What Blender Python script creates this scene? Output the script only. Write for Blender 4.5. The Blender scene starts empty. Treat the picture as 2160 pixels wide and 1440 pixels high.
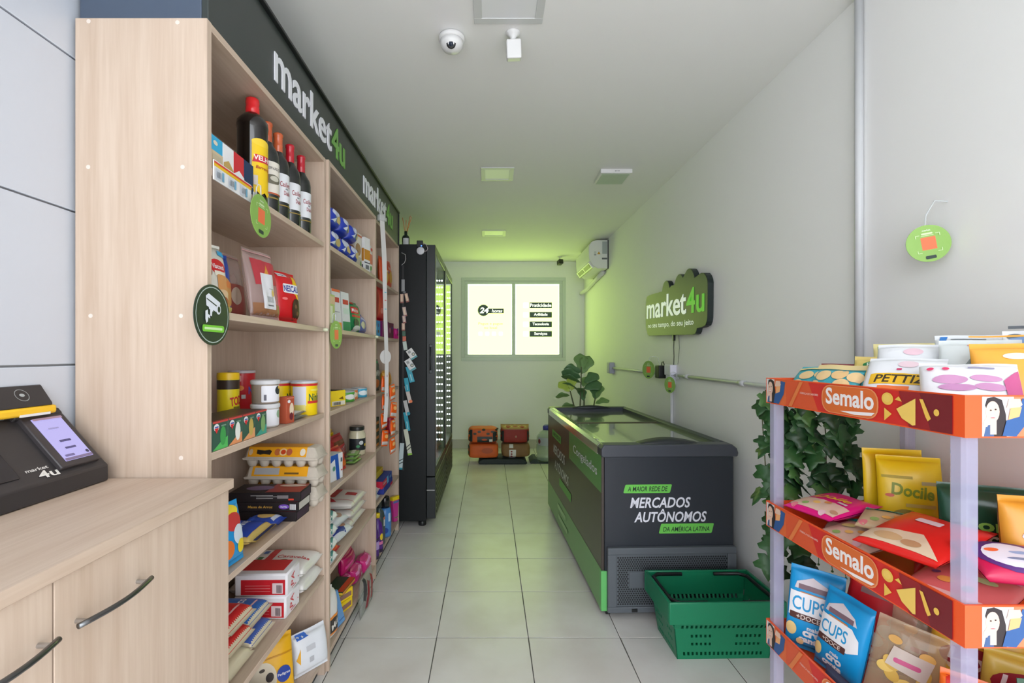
import bpy, bmesh, math, random
from mathutils import Vector, Matrix, Euler, noise
from mathutils.geometry import tessellate_polygon

SC = bpy.context.scene
COL = SC.collection
R = math.radians
PI = math.pi

# ------------------------------------------------------------------ camera
EYE = 1.395
cam_data = bpy.data.cameras.new('camera')
cam_data.sensor_width = 36.0
cam_data.lens = 36.0 * 1000.0 / 2160.0
cam_data.shift_x = 48.0 / 2160.0
cam_data.shift_y = 25.0 / 2160.0
cam_data.clip_start = 0.02
cam = bpy.data.objects.new('camera', cam_data)
cam.location = (0, 0, EYE)
cam.rotation_euler = (PI / 2, 0, 0)
COL.objects.link(cam)
SC.camera = cam

# ------------------------------------------------------------------ light and exposure
world = bpy.data.worlds.new('daylight')
SC.world = world
world.use_nodes = True
wbg = world.node_tree.nodes['Background']
wbg.inputs['Color'].default_value = (0.91, 0.95, 1.0, 1)
wbg.inputs['Strength'].default_value = 4.9
SC.view_settings.view_transform = 'Standard'
SC.view_settings.look = 'None'
SC.view_settings.gamma = 1.0
SC.view_settings.use_curve_mapping = False
SC.view_settings.exposure = 0.1
# the shop front behind the camera is open to the daylight: a portal helps the renderer find it
pd = bpy.data.lights.new('shop_front_portal', 'AREA')
pd.shape = 'RECTANGLE'; pd.size = 2.45; pd.size_y = 2.74
pd.cycles.is_portal = True
portal = bpy.data.objects.new('shop_front_portal', pd)
portal.location = (0.17, -1.14, 1.37)
portal.rotation_euler = (PI / 2, 0, 0)     # shines towards +Y
COL.objects.link(portal)
WINDOW_LIGHT = (1.20, 1.72, 0.34)
WINDOW_STRENGTH = 2.3

# ------------------------------------------------------------------ materials
def lin(c):
    c = c / 255.0
    return c / 12.92 if c <= 0.04045 else ((c + 0.055) / 1.055) ** 2.4
def rgb(c):
    return (lin(c[0]), lin(c[1]), lin(c[2]), 1)
_mats = {}
def mat(c, rough=0.45, metal=0.0, key=None, spec=0.5, bump=0.0, bscale=60.0, vary=0.04, emit=None, es=1.0, trans=0.0, alpha=1.0, coat=0.0):
    k = (key, tuple(c), rough, metal, spec, bump, bscale, vary, emit, es, trans, alpha, coat)
    if k in _mats: return _mats[k]
    m = bpy.data.materials.new(key or 'paint_%d_%d_%d' % tuple(c[:3]))
    m.use_nodes = True
    nt = m.node_tree; b = nt.nodes['Principled BSDF']
    b.inputs['Roughness'].default_value = rough
    b.inputs['Metallic'].default_value = metal
    b.inputs['Specular IOR Level'].default_value = spec
    b.inputs['Base Color'].default_value = rgb(c)
    if coat: b.inputs['Coat Weight'].default_value = coat; b.inputs['Coat Roughness'].default_value = 0.12
    if trans: b.inputs['Transmission Weight'].default_value = trans
    if alpha < 1: b.inputs['Alpha'].default_value = alpha
    if emit:
        b.inputs['Emission Color'].default_value = (*emit, 1); b.inputs['Emission Strength'].default_value = es
    if vary or bump:
        tc = nt.nodes.new('ShaderNodeTexCoord')
        nz = nt.nodes.new('ShaderNodeTexNoise'); nz.inputs['Scale'].default_value = bscale
        nz.inputs['Detail'].default_value = 3
        nt.links.new(tc.outputs['Object'], nz.inputs['Vector'])
        if vary:
            mx = nt.nodes.new('ShaderNodeMix'); mx.data_type = 'RGBA'
            r = rgb(c)
            mx.inputs[6].default_value = tuple(max(0, v * (1 - vary)) for v in r[:3]) + (1,)
            mx.inputs[7].default_value = tuple(min(1, v * (1 + vary)) for v in r[:3]) + (1,)
            nt.links.new(nz.outputs['Fac'], mx.inputs[0]); nt.links.new(mx.outputs[2], b.inputs['Base Color'])
        if bump:
            bp = nt.nodes.new('ShaderNodeBump'); bp.inputs['Strength'].default_value = bump; bp.inputs['Distance'].default_value = 0.003
            nt.links.new(nz.outputs['Fac'], bp.inputs['Height']); nt.links.new(bp.outputs['Normal'], b.inputs['Normal'])
    _mats[k] = m
    return m
def film(c): return mat(c, rough=0.32, spec=0.45, vary=0.03)          # plastic packaging film
def card(c): return mat(c, rough=0.5, spec=0.35, vary=0.03)           # printed carton, paper
def ink(c): return mat(c, rough=0.42, spec=0.4, vary=0.0)             # flat print
def glassy(c, alpha=0.35, rough=0.08): return mat(c, rough=rough, alpha=alpha, vary=0.0, spec=0.6, key='clear_plastic')

def wood(name, axis, light=(207, 187, 169), dark=(192, 169, 149)):
    m = bpy.data.materials.new(name); m.use_nodes = True
    nt = m.node_tree; b = nt.nodes['Principled BSDF']
    b.inputs['Roughness'].default_value = 0.48; b.inputs['Specular IOR Level'].default_value = 0.35
    g = nt.nodes.new('ShaderNodeNewGeometry')
    mp = nt.nodes.new('ShaderNodeMapping')
    s = {'Z': (14, 14, 0.7), 'Y': (14, 0.7, 14)}[axis]
    mp.inputs['Scale'].default_value = s
    nt.links.new(g.outputs['Position'], mp.inputs['Vector'])
    n1 = nt.nodes.new('ShaderNodeTexNoise'); n1.inputs['Scale'].default_value = 1.6; n1.inputs['Detail'].default_value = 3; n1.inputs['Distortion'].default_value = 0.6
    n2 = nt.nodes.new('ShaderNodeTexNoise'); n2.inputs['Scale'].default_value = 9; n2.inputs['Detail'].default_value = 4
    nt.links.new(mp.outputs[0], n1.inputs['Vector']); nt.links.new(mp.outputs[0], n2.inputs['Vector'])
    ad = nt.nodes.new('ShaderNodeMath'); ad.operation = 'MULTIPLY_ADD'; ad.inputs[1].default_value = 0.45
    nt.links.new(n2.outputs['Fac'], ad.inputs[0])
    ml = nt.nodes.new('ShaderNodeMath'); ml.operation = 'MULTIPLY'; ml.inputs[1].default_value = 0.6
    nt.links.new(n1.outputs['Fac'], ml.inputs[0]); nt.links.new(ml.outputs[0], ad.inputs[2])
    cr = nt.nodes.new('ShaderNodeValToRGB')
    cr.color_ramp.elements[0].position = 0.36; cr.color_ramp.elements[0].color = rgb(dark)
    cr.color_ramp.elements[1].position = 0.66; cr.color_ramp.elements[1].color = rgb(light)
    nt.links.new(ad.outputs[0], cr.inputs['Fac']); nt.links.new(cr.outputs['Color'], b.inputs['Base Color'])
    return m
M_WOODV = wood('oak_laminate_vertical', 'Z')
M_WOODY = wood('oak_laminate_lengthwise', 'Y')
M_EDGE = mat((205, 187, 160), key='oak_edge_band', vary=0.05)

# ------------------------------------------------------------------ mesh building
class MB:
    def __init__(s): s.v = []; s.f = []; s.m = []; s.cur = 0
    def add(s, vs, fs, mi=None):
        o = len(s.v); s.v += [tuple(p) for p in vs]
        for f in fs: s.f.append(tuple(i + o for i in f)); s.m.append(s.cur if mi is None else mi)
        return s
    def box(s, x0, x1, y0, y1, z0, z1, mi=None):
        vs = [(x0,y0,z0),(x1,y0,z0),(x1,y1,z0),(x0,y1,z0),(x0,y0,z1),(x1,y0,z1),(x1,y1,z1),(x0,y1,z1)]
        return s.add(vs, [(0,3,2,1),(4,5,6,7),(0,1,5,4),(1,2,6,5),(2,3,7,6),(3,0,4,7)], mi)
    def lathe(s, prof, n=20, c=(0,0,0), mi=None, sx=1.0, sy=1.0):
        vs = []; fs = []; k = len(prof)
        for i in range(n):
            a = 2*PI*i/n
            for r, z in prof: vs.append((c[0]+r*sx*math.cos(a), c[1]+r*sy*math.sin(a), c[2]+z))
        for i in range(n):
            j = (i+1) % n
            for q in range(k-1): fs.append((i*k+q, j*k+q, j*k+q+1, i*k+q+1))
        if prof[0][0] > 1e-6: fs.append(tuple(i*k for i in reversed(range(n))))
        if prof[-1][0] > 1e-6: fs.append(tuple(i*k+k-1 for i in range(n)))
        return s.add(vs, fs, mi)
    def tube(s, pts, r, n=8, mi=None, cap=True):
        pts = [Vector(p) for p in pts]; vs = []; fs = []
        rs = r if isinstance(r, (list, tuple)) else [r]*len(pts)
        up = Vector((0,0,1)); prev = None
        for i, p in enumerate(pts):
            t = (pts[min(i+1,len(pts)-1)] - pts[max(i-1,0)]).normalized()
            if prev is None:
                a = t.cross(up)
                if a.length < 1e-3: a = t.cross(Vector((1,0,0)))
            else: a = prev - t*prev.dot(t)
            a.normalize(); prev = a; b = t.cross(a)
            for q in range(n):
                an = 2*PI*q/n; vs.append(p + (a*math.cos(an) + b*math.sin(an))*rs[i])
        for i in range(len(pts)-1):
            for q in range(n):
                w = (q+1) % n; fs.append((i*n+q, i*n+w, (i+1)*n+w, (i+1)*n+q))
        if cap:
            fs.append(tuple(reversed(range(n)))); fs.append(tuple((len(pts)-1)*n+q for q in range(n)))
        return s.add(vs, fs, mi)
    def prism(s, poly, a0, a1, axis='y', mi=None):
        # poly: 2d points; extruded from a0 to a1 along axis (x: poly=(y,z); y: poly=(x,z); z: poly=(x,y))
        def P(u, w, a):
            return {'x': (a,u,w), 'y': (u,a,w), 'z': (u,w,a)}[axis]
        n = len(poly)
        vs = [P(u,w,a0) for u, w in poly] + [P(u,w,a1) for u, w in poly]
        fs = [tuple(range(n)), tuple(reversed(range(n, 2*n)))] + [(i, i+n, (i+1)%n+n, (i+1)%n) for i in range(n)]
        return s.add(vs, fs, mi)
    def build(s, name, mats, parent=None, smooth=False, bevel=0.0, segs=2, loc=None, rot=None, fix=True):
        me = bpy.data.meshes.new(name); me.from_pydata(s.v, [], s.f)
        if not isinstance(mats, (list, tuple)): mats = [mats]
        for m in mats: me.materials.append(m)
        for p, mi in zip(me.polygons, s.m): p.material_index = mi
        if fix:
            bm = bmesh.new(); bm.from_mesh(me)
            bmesh.ops.recalc_face_normals(bm, faces=bm.faces); bm.to_mesh(me); bm.free()
        if smooth: me.shade_smooth()
        me.update()
        o = bpy.data.objects.new(name, me); COL.objects.link(o)
        if parent: o.parent = parent
        if loc: o.location = loc
        if rot: o.rotation_euler = rot
        if bevel:
            b = o.modifiers.new('edge_rounding', 'BEVEL'); b.width = bevel; b.segments = segs; b.limit_method = 'ANGLE'; b.angle_limit = R(40)
            b.harden_normals = False
            me.shade_smooth()
            try:
                me.set_sharp_from_angle(angle=R(35))
            except Exception: pass
        return o
def tag(o, label, cat, group=None):
    o['label'] = label; o['category'] = cat
    if group: o['group'] = group
    return o
def thing(name, label, cat, loc=(0,0,0), rot=(0,0,0), group=None):
    o = bpy.data.objects.new(name, None); COL.objects.link(o)
    o.empty_display_size = 0.05
    o.location = loc; o.rotation_euler = rot
    return tag(o, label, cat, group)
def struct(o): o['kind'] = 'structure'; return o
def copy_tree(o, parent=None):
    c = o.copy(); COL.objects.link(c)
    if parent is not None: c.parent = parent
    for ch in list(o.children): copy_tree(ch, c)
    return c

# ------------------------------------------------------------------ printed graphics mapped on surfaces
_txt = {}
def text_geo(s, bold=0.0, shear=0.0, ext=0.0):
    k = (s, bold, shear, ext)
    if k in _txt: return _txt[k]
    cu = bpy.data.curves.new('lettering', 'FONT'); cu.body = s; cu.size = 1; cu.resolution_u = 3
    cu.offset = bold; cu.shear = shear; cu.extrude = ext
    ob = bpy.data.objects.new('lettering', cu); COL.objects.link(ob)
    dg = bpy.context.evaluated_depsgraph_get()
    me = bpy.data.meshes.new_from_object(ob.evaluated_get(dg))
    vs = [tuple(v.co) for v in me.vertices]; me.calc_loop_triangles()
    ts = [tuple(t.vertices) for t in me.loop_triangles]
    bpy.data.objects.remove(ob); bpy.data.curves.remove(cu); bpy.data.meshes.remove(me)
    x0 = min(v[0] for v in vs); x1 = max(v[0] for v in vs); y0 = min(v[1] for v in vs); y1 = max(v[1] for v in vs)
    _txt[k] = ([((x-(x0+x1)/2), (y-(y0+y1)/2), z) for x, y, z in vs], ts, x1-x0, y1-y0)
    return _txt[k]
def _split(tri, g, out, depth=0):
    a, b, c = tri
    l = [math.dist(a[:2], b[:2]), math.dist(b[:2], c[:2]), math.dist(c[:2], a[:2])]
    m = max(l)
    if m <= g or depth > 9: out.append(tri); return
    i = l.index(m); p = [a, b, c]; q = p[i]; r = p[(i+1)%3]; t = p[(i+2)%3]
    h = tuple((q[k]+r[k])/2 for k in range(3))
    _split((q, h, t), g, out, depth+1); _split((h, r, t), g, out, depth+1)
def shape_tris(it):
    k = it[0]
    if k == 'r':
        _, u0, v0, u1, v1, c = it
        return [((u0,v0,0),(u1,v0,0),(u1,v1,0)), ((u0,v0,0),(u1,v1,0),(u0,v1,0))], c
    if k == 'rr':                     # rounded rect, optional skew
        _, u0, v0, u1, v1, rad, c = it[:7]; sk = it[7] if len(it) > 7 else 0
        pts = []
        for cx, cy, a0 in ((u1-rad, v1-rad, 0), (u0+rad, v1-rad, 90), (u0+rad, v0+rad, 180), (u1-rad, v0+rad, 270)):
            for q in range(5):
                a = R(a0+q*22.5); pts.append((cx+rad*math.cos(a), cy+rad*math.sin(a)))
        vm = (v0+v1)/2; pts = [(u+(v-vm)*sk, v) for u, v in pts]
        return shape_tris(('p', pts, c))
    if k == 'e':
        _, u, v, ru, rv, c = it[:6]; rot = R(it[6]) if len(it) > 6 else 0
        n = 20; cs, sn = math.cos(rot), math.sin(rot); P = []
        for i in range(n):
            x = ru*math.cos(2*PI*i/n); y = rv*math.sin(2*PI*i/n); P.append((u+x*cs-y*sn, v+x*sn+y*cs, 0))
        return [((u,v,0), P[i], P[(i+1)%n]) for i in range(n)], c
    if k == 'p':
        _, pts, c = it
        P = [Vector((a,b,0)) for a, b in pts]
        return [tuple(tuple(P[i]) for i in t) for t in tessellate_polygon([P])], c
    if k == 'a':                      # annulus
        _, u, v, r0, r1, c = it[:6]; n = 28; asp = it[6] if len(it) > 6 else 1.0; out = []
        for i in range(n):
            a, b = 2*PI*i/n, 2*PI*(i+1)/n
            p = [(u+r*asp*math.cos(t), v+r*math.sin(t), 0) for r, t in ((r0,a),(r1,a),(r1,b),(r0,b))]
            out += [(p[0],p[1],p[2]), (p[0],p[2],p[3])]
        return out, c
    if k == 't':
        _, s, u, v, h, c = it[:6]; o = it[6] if len(it) > 6 else {}
        vs, ts, w0, h0 = text_geo(s, o.get('bold', 0.012), o.get('shear', 0.0), o.get('ext', 0.0)/h if o.get('ext') else 0.0)
        sy = h/h0; sx = o['w']/w0 if 'w' in o else sy
        a = R(o.get('rot', 0)); cs, sn = math.cos(a), math.sin(a)
        P = [(u+x*sx*cs-y*sy*sn, v+x*sx*sn+y*sy*cs, z*sy) for x, y, z in vs]
        return [(P[a],P[b],P[c2]) for a, b, c2 in ts], c
def prints(parent, items, S, g=None, name='printed_label', d0=0.0006, dd=0.00035, rough=None):
    """flat printed shapes in (u, v) metres laid on the surface S(u, v, d)"""
    vs = []; fs = []; ms = []; mi = []; cols = []
    for k, it in enumerate(items):
        tris, c = shape_tris(it)
        if g:
            o = []
            for t in tris: _split(t, g, o)
            tris = o
        key = c if not isinstance(c, tuple) else ('c',)+c
        if key not in cols: cols.append(key); ms.append(c if not isinstance(c, tuple) else ink(c))
        ci = cols.index(key); seen = {}; d = d0 + dd*k
        for t in tris:
            idx = []
            for p in t:
                kk = (round(p[0],5), round(p[1],5), round(p[2],5))
                if kk not in seen:
                    seen[kk] = len(vs); vs.append(tuple(S(p[0], p[1], d+p[2])))
                idx.append(seen[kk])
            if len(set(idx)) == 3: fs.append(tuple(idx)); mi.append(ci)
    me = bpy.data.meshes.new(name); me.from_pydata(vs, [], fs)
    for m in ms: me.materials.append(m)
    me.polygons.foreach_set('material_index', mi)
    if g: me.shade_smooth()
    me.update()
    o = bpy.data.objects.new(name, me); COL.objects.link(o); o.parent = parent
    return o
# planes for prints
def S_front(y): return lambda u, v, d: (u, y-d, v)          # faces -Y, u to the right
def S_aisle(x): return lambda u, v, d: (x+d, u, v)           # faces +X, u = +Y
def S_wall(x): return lambda u, v, d: (x-d, -u, v)           # faces -X, u = -Y
# ================================================================== the room
XL, XR, YB, YF, ZC = -1.06, 1.395, 6.975, -1.15, 2.741
M_WALL = mat((249, 249, 248), rough=0.6, key='white_wall_paint', vary=0.015, bscale=3, bump=0.02)
M_CEIL = mat((244, 244, 243), rough=0.75, key='white_ceiling_paint', vary=0.015, bscale=2)
M_GROUT = mat((92, 90, 87), rough=0.8, key='tile_grout')
M_PANEL = mat((200, 206, 216), rough=0.3, key='white_wall_cladding', vary=0.01)
M_WHITE = mat((232, 232, 232), rough=0.35, key='white_plastic', vary=0.0)
M_BLACK = mat((26, 28, 30), rough=0.4, key='black_plastic', vary=0.0)
M_DARK = mat((40, 44, 48), rough=0.45, key='dark_grey_plastic', vary=0.0)
M_CHROME = mat((190, 192, 195), rough=0.2, metal=1.0, key='chrome', vary=0.0)

def tile_material():
    m = bpy.data.materials.new('glazed_floor_tile'); m.use_nodes = True
    nt = m.node_tree; b = nt.nodes['Principled BSDF']
    b.inputs['Roughness'].default_value = 0.28; b.inputs['Specular IOR Level'].default_value = 0.45
    g = nt.nodes.new('ShaderNodeNewGeometry'); n = nt.nodes.new('ShaderNodeTexNoise')
    n.inputs['Scale'].default_value = 3.5; n.inputs['Detail'].default_value = 5
    nt.links.new(g.outputs['Position'], n.inputs['Vector'])
    cr = nt.nodes.new('ShaderNodeValToRGB')
    cr.color_ramp.elements[0].position = 0.3; cr.color_ramp.elements[0].color = rgb((218, 214, 209))
    cr.color_ramp.elements[1].position = 0.6; cr.color_ramp.elements[1].color = rgb((230, 228, 225))
    nt.links.new(n.outputs['Fac'], cr.inputs['Fac']); nt.links.new(cr.outputs['Color'], b.inputs['Base Color'])
    return m
M_TILE = tile_material()

floor = struct(MB().box(XL, XR, YF, YB, -0.10, -0.0015).build('floor', M_GROUT))
floor['label'] = 'light grey square tiles laid on the shop floor'
def cuts(a, b, first, step):
    o = [a]; k = first + math.ceil((a-first)/step)*step
    while k < b - 1e-4:
        if k > a + 1e-4: o.append(k)
        k += step
    return o + [b]
JG = 0.0042
_tiles = {}
xs = cuts(XL, XR, -0.258, 0.45); ys = cuts(YF, YB, 2.327, 0.45)
for i in range(len(xs)-1):
    for j in range(len(ys)-1):
        w = round(xs[i+1]-xs[i]-JG, 4); l = round(ys[j+1]-ys[j]-JG, 4)
        if w < 0.02 or l < 0.02: continue
        loc = ((xs[i]+xs[i+1])/2, (ys[j]+ys[j+1])/2, 0)
        if (w, l) not in _tiles:
            o = MB().box(-w/2, w/2, -l/2, l/2, -0.008, 0).build('tile', M_TILE, floor, bevel=0.0012, segs=1)
            _tiles[(w, l)] = o
        else:
            o = _tiles[(w, l)].copy(); COL.objects.link(o)
        o.location = loc
ceiling = struct(MB().box(XL-0.1, XR+0.1, YF, YB+0.1, ZC, ZC+0.1).build('ceiling', M_CEIL))
wall_right = struct(MB().box(XR, XR+0.1, YF, YB, -0.1, ZC).build('wall_right', M_WALL))
# back wall with the window opening
WX0, WX1, WZ0, WZ1 = -0.36, 1.075, 1.335, 2.46
wall_back = struct(MB().box(XL-0.1, WX0, YB, YB+0.12, -0.1, ZC).box(WX1, XR+0.1, YB, YB+0.12, -0.1, ZC)
                   .box(WX0, WX1, YB, YB+0.12, -0.1, WZ0).box(WX0, WX1, YB, YB+0.12, WZ1, ZC).build('wall_back', M_WALL))
wall_left = struct(MB().box(XL-0.1, XL-0.009, YF, YB, -0.1, ZC).build('wall_left', mat((150, 152, 154), key='cladding_joint')))
z = 1.366 - 4*0.3905
while z < ZC:
    z0 = max(z+0.0025, 0); z1 = min(z+0.3905-0.0025, ZC)
    if z1 - z0 > 0.02: MB().box(XL-0.009, XL, YF, YB, z0, z1).build('panel', M_PANEL, wall_left, bevel=0.0015, segs=1)
    z += 0.3905
M_BASE = mat((206, 202, 194), rough=0.35, key='skirting_tile')
struct(MB().box(XL, XR, YB-0.01, YB, 0, 0.13).build('baseboard_back', M_BASE, bevel=0.002))
struct(MB().box(XR-0.01, XR, YF, YB-0.01, 0, 0.13).build('baseboard_right', M_BASE, bevel=0.002))
ground = struct(MB().box(-9, 9, -12, YF, -0.12, -0.02).build('floor_outside', mat((214, 212, 208), rough=0.8, key='pavement_concrete', vary=0.08, bscale=4)))

# ------------------------------------------------------------------ window
win = thing('window_1', 'two-pane window covered with backlit pale green film', 'window', (0, YB, 0)); struct(win)
del win['category']
M_FRAME = mat((214, 222, 216), rough=0.35, key='white_window_frame', vary=0.0)
fr = MB()
for x0, x1, z0, z1 in ((WX0, WX1, WZ1-0.045, WZ1), (WX0, WX1, WZ0, WZ0+0.045), (WX0, WX0+0.045, WZ0+0.045, WZ1-0.045), (WX1-0.045, WX1, WZ0+0.045, WZ1-0.045), (0.335, 0.384, WZ0+0.045, WZ1-0.045)):
    fr.box(x0, x1, 0.0, 0.07, z0, z1)
fr.build('window_frame', M_FRAME, win, bevel=0.003)
cs = MB()
for x0, x1, z0, z1 in ((WX0-0.05, WX1+0.05, WZ1, WZ1+0.05), (WX0-0.05, WX1+0.05, WZ0-0.05, WZ0), (WX0-0.05, WX0, WZ0, WZ1), (WX1, WX1+0.05, WZ0, WZ1)):
    cs.box(x0, x1, -0.012, 0.0, z0, z1)
cs.build('window_casing', M_FRAME, win, bevel=0.003)
M_FILM = bpy.data.materials.new('backlit_window_film'); M_FILM.use_nodes = True
nt = M_FILM.node_tree; nt.nodes.clear()
out = nt.nodes.new('ShaderNodeOutputMaterial'); em = nt.nodes.new('ShaderNodeEmission')
em.inputs['Color'].default_value = (*WINDOW_LIGHT, 1); em.inputs['Strength'].default_value = WINDOW_STRENGTH
nt.links.new(em.outputs[0], out.inputs['Surface'])
M_DAY = mat((255, 255, 255), key='bright_daylight_gap', emit=(0.9, 1.0, 1.05), es=1.6, vary=0)
DG = (78, 98, 92)
M_LIT = mat((255, 255, 250), key='light_through_cut_film', emit=(1.15, 1.3, 1.0), es=1.1, vary=0)
def pane(x0, x1, items):
    p = MB().box(x0, x1, 0.030, 0.036, WZ0+0.045, WZ1-0.045).build('pane', M_DAY, win)
    MB().box(x0+0.012, x1-0.006, 0.026, 0.0295, WZ0+0.048, WZ1-0.062).build('vinyl_film', M_FILM, p)
    prints(p, items, S_front(0.0255), name='window_lettering')
pane(-0.315, 0.335, [('e', -0.085, 2.03, 0.085, 0.085, DG), ('r', -0.03, 1.985, 0.215, 2.055, DG),
    ('t', '24', -0.075, 2.03, 0.085, M_LIT, {'bold': 0.03, 'shear': 0.2, 'w': 0.135}), ('t', 'horas', 0.115, 2.022, 0.05, M_LIT, {'bold': 0.02, 'shear': 0.2}),
    ('t', 'Pegue e pague', 0.02, 1.83, 0.045, mat((120, 150, 90), key='green_film_print', emit=(0.42, 0.60, 0.20), es=0.9, vary=0), {'w': 0.36}), ('t', 'no local', 0.02, 1.775, 0.035, mat((120, 150, 90), key='green_film_print', emit=(0.42, 0.60, 0.20), es=0.9, vary=0), {'w': 0.19})]
    + [('rr', -0.16+0.1*i, 1.655, -0.10+0.1*i, 1.715, 0.015, M_LIT) for i in range(4)])
its = []
for i, s in enumerate(('Praticidade', 'Agilidade', 'Tecnologia', 'Serviços')):
    zc = 2.105 - i*0.141
    its += [('r', 0.595, zc-0.042, 0.925, zc+0.042, DG), ('rr', 0.50, zc-0.04, 0.58, zc+0.04, 0.012, M_LIT), ('t', s, 0.76, zc, 0.052, M_LIT, {'bold': 0.02})]
pane(0.384, 1.03, its)

# ------------------------------------------------------------------ things on the ceiling
def ceiling_panel(x0, x1, y0, y1, label):
    t = thing('ceiling_light', label, 'light', ((x0+x1)/2, (y0+y1)/2, ZC), group='recessed square ceiling lights')
    w = (x1-x0)/2; l = (y1-y0)/2; b = 0.032
    MB().box(-w, w, -l, -l+b, -0.006, 0).box(-w, w, l-b, l, -0.006, 0).box(-w, -w+b, -l+b, l-b, -0.006, 0).box(w-b, w, -l+b, l-b, -0.006, 0).build('frame', mat((212, 214, 214), rough=0.4, key='light_frame', vary=0), t, bevel=0.0015)
    MB().box(-w+b, w-b, -l+b, l-b, -0.003, 0).build('diffuser', mat((236, 238, 240), rough=0.35, key='light_diffuser', vary=0), t)
ceiling_panel(-0.061, 0.215, 1.655, 1.931, 'square recessed ceiling light nearest the camera, above the motion sensor')
ceiling_panel(-0.062, 0.182, 3.43, 3.69, 'square recessed ceiling light in the middle of the room')
ceiling_panel(-0.082, 0.185, 5.18, 5.44, 'square recessed ceiling light nearest the window wall')

d = thing('dome_camera', 'white dome security camera on the ceiling', 'camera', (-0.159, 2.01, ZC))
MB().lathe([(0, -0.002), (0.044, -0.002), (0.054, -0.008), (0.055, -0.020), (0.050, -0.026), (0, -0.026)], 28).build('base', M_WHITE, d, smooth=True)
MB().lathe([(0.049, -0.026), (0.047, -0.042), (0.038, -0.058), (0.022, -0.068), (0, -0.071)], 28).build('dome', M_WHITE, d, smooth=True)
lens = MB().lathe([(0.0195, 0), (0.0195, 0.004), (0.015, 0.006), (0, 0.006)], 20).build('lens', M_BLACK, d, smooth=True, loc=(0, -0.031, -0.0535), rot=(R(118), 0, 0))
MB().lathe([(0.010, 0.006), (0.009, 0.008), (0, 0.0095)], 16).build('lens_glass', mat((40, 52, 70), rough=0.08, key='lens_glass', vary=0), lens, smooth=True)

s = thing('motion_sensor', 'white motion sensor on a swivel bracket under the ceiling', 'sensor', (0.1, 1.99, ZC))
MB().lathe([(0, 0), (0.030, 0), (0.030, -0.004), (0.022, -0.012), (0.012, -0.022), (0.009, -0.040), (0, -0.040)], 24).build('bracket', M_WHITE, s, smooth=True)
MB().box(-0.031, 0.031, -0.022, 0.022, -0.104, -0.030).build('housing', M_WHITE, s, bevel=0.006, segs=3, rot=(R(12), R(-3), 0))

e = thing('surface_ceiling_light', 'white square light box screwed onto the ceiling beside the wall', 'light', (0.93, 3.58, ZC))
MB().box(-0.115, 0.115, -0.12, 0.12, -0.030, 0).build('housing', M_WHITE, e, bevel=0.003)
MB().box(-0.10, 0.10, -0.105, 0.105, -0.032, -0.030).build('diffuser', mat((190, 205, 190), rough=0.4, key='unlit_diffuser', vary=0), e)
prints(e, [('r', -0.012+0.009*i, -0.019, -0.006+0.009*i, -0.011, (150, 150, 150)) for i in range(4)], S_front(-0.12), name='marking')

c = thing('security_camera', 'small black security camera hanging near the window', 'camera', (0.985, 6.62, ZC))
MB().lathe([(0, 0), (0.03, 0), (0.028, -0.006), (0.008, -0.010), (0.006, -0.05), (0, -0.05)], 16).build('mount', M_WHITE, c, smooth=True)
MB().box(-0.032, 0.032, -0.05, 0.05, -0.11, -0.045).build('housing', M_BLACK, c, bevel=0.01, segs=3, rot=(R(-8), 0, R(12)))

# ------------------------------------------------------------------ air conditioner
ac = thing('air_conditioner', 'white split air conditioner high on the wall beside the window', 'air conditioner', (XR, 5.536, 2.386))
prof = [(0, 0), (-0.115, 0.0), (-0.175, 0.035), (-0.213, 0.10), (-0.221, 0.17), (-0.221, 0.265), (-0.185, 0.315), (-0.13, 0.334), (0, 0.334)]
MB().prism([(x-0.012, zz) for x, zz in prof], 0, 0.81, 'y').build('body', M_WHITE, ac, bevel=0.006, segs=2)
MB().box(-0.012, 0, 0.004, 0.806, 0.0, 0.335).build('back_plate', M_DARK, ac)
lv = MB().prism([(-0.165, 0.02), (-0.213, 0.09), (-0.228, 0.085), (-0.232, 0.072), (-0.182, 0.004)], 0.02, 0.79, 'y').build('louver_frame', M_WHITE, ac, bevel=0.003)
def louv(t, n): return (-0.232+0.050*t-0.81*n, 0.072-0.068*t-0.60*n)
for k in range(2):
    MB().prism([louv(0.14, 0.003), louv(0.70, 0.003), louv(0.70, -0.004), louv(0.14, -0.004)], 0.06+0.37*k, 0.37+0.36*k, 'y').build('air_slot', M_BLACK, ac)
MB().prism([louv(0.88, 0.002), louv(1.0, 0.002), louv(1.0, -0.004), louv(0.88, -0.004)], 0.03, 0.78, 'y').build('flap_gap', M_BLACK, ac)
prints(ac, [('r', -0.075, 0.17, -0.018, 0.315, (172, 180, 180)), ('p', [(-0.135, 0.165), (-0.095, 0.165), (-0.115, 0.2)], (200, 150, 40)), ('r', -0.17, 0.155, -0.145, 0.2, (205, 208, 208)), ('r', -0.17, 0.155, -0.145, 0.162, (90, 95, 100)), ('r', -0.08, 0.105, -0.018, 0.125, (110, 116, 120))], S_front(0.0), name='printed_label')
MB().tube([(-0.03, 0.15, -0.02), (-0.032, 0.6, -0.055), (-0.035, 1.05, -0.10), (-0.05, 1.30, -0.115), (-0.05, 1.42, -0.115)], 0.026, 10).build('drain_pipe', M_WHITE, ac, smooth=True)

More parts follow.
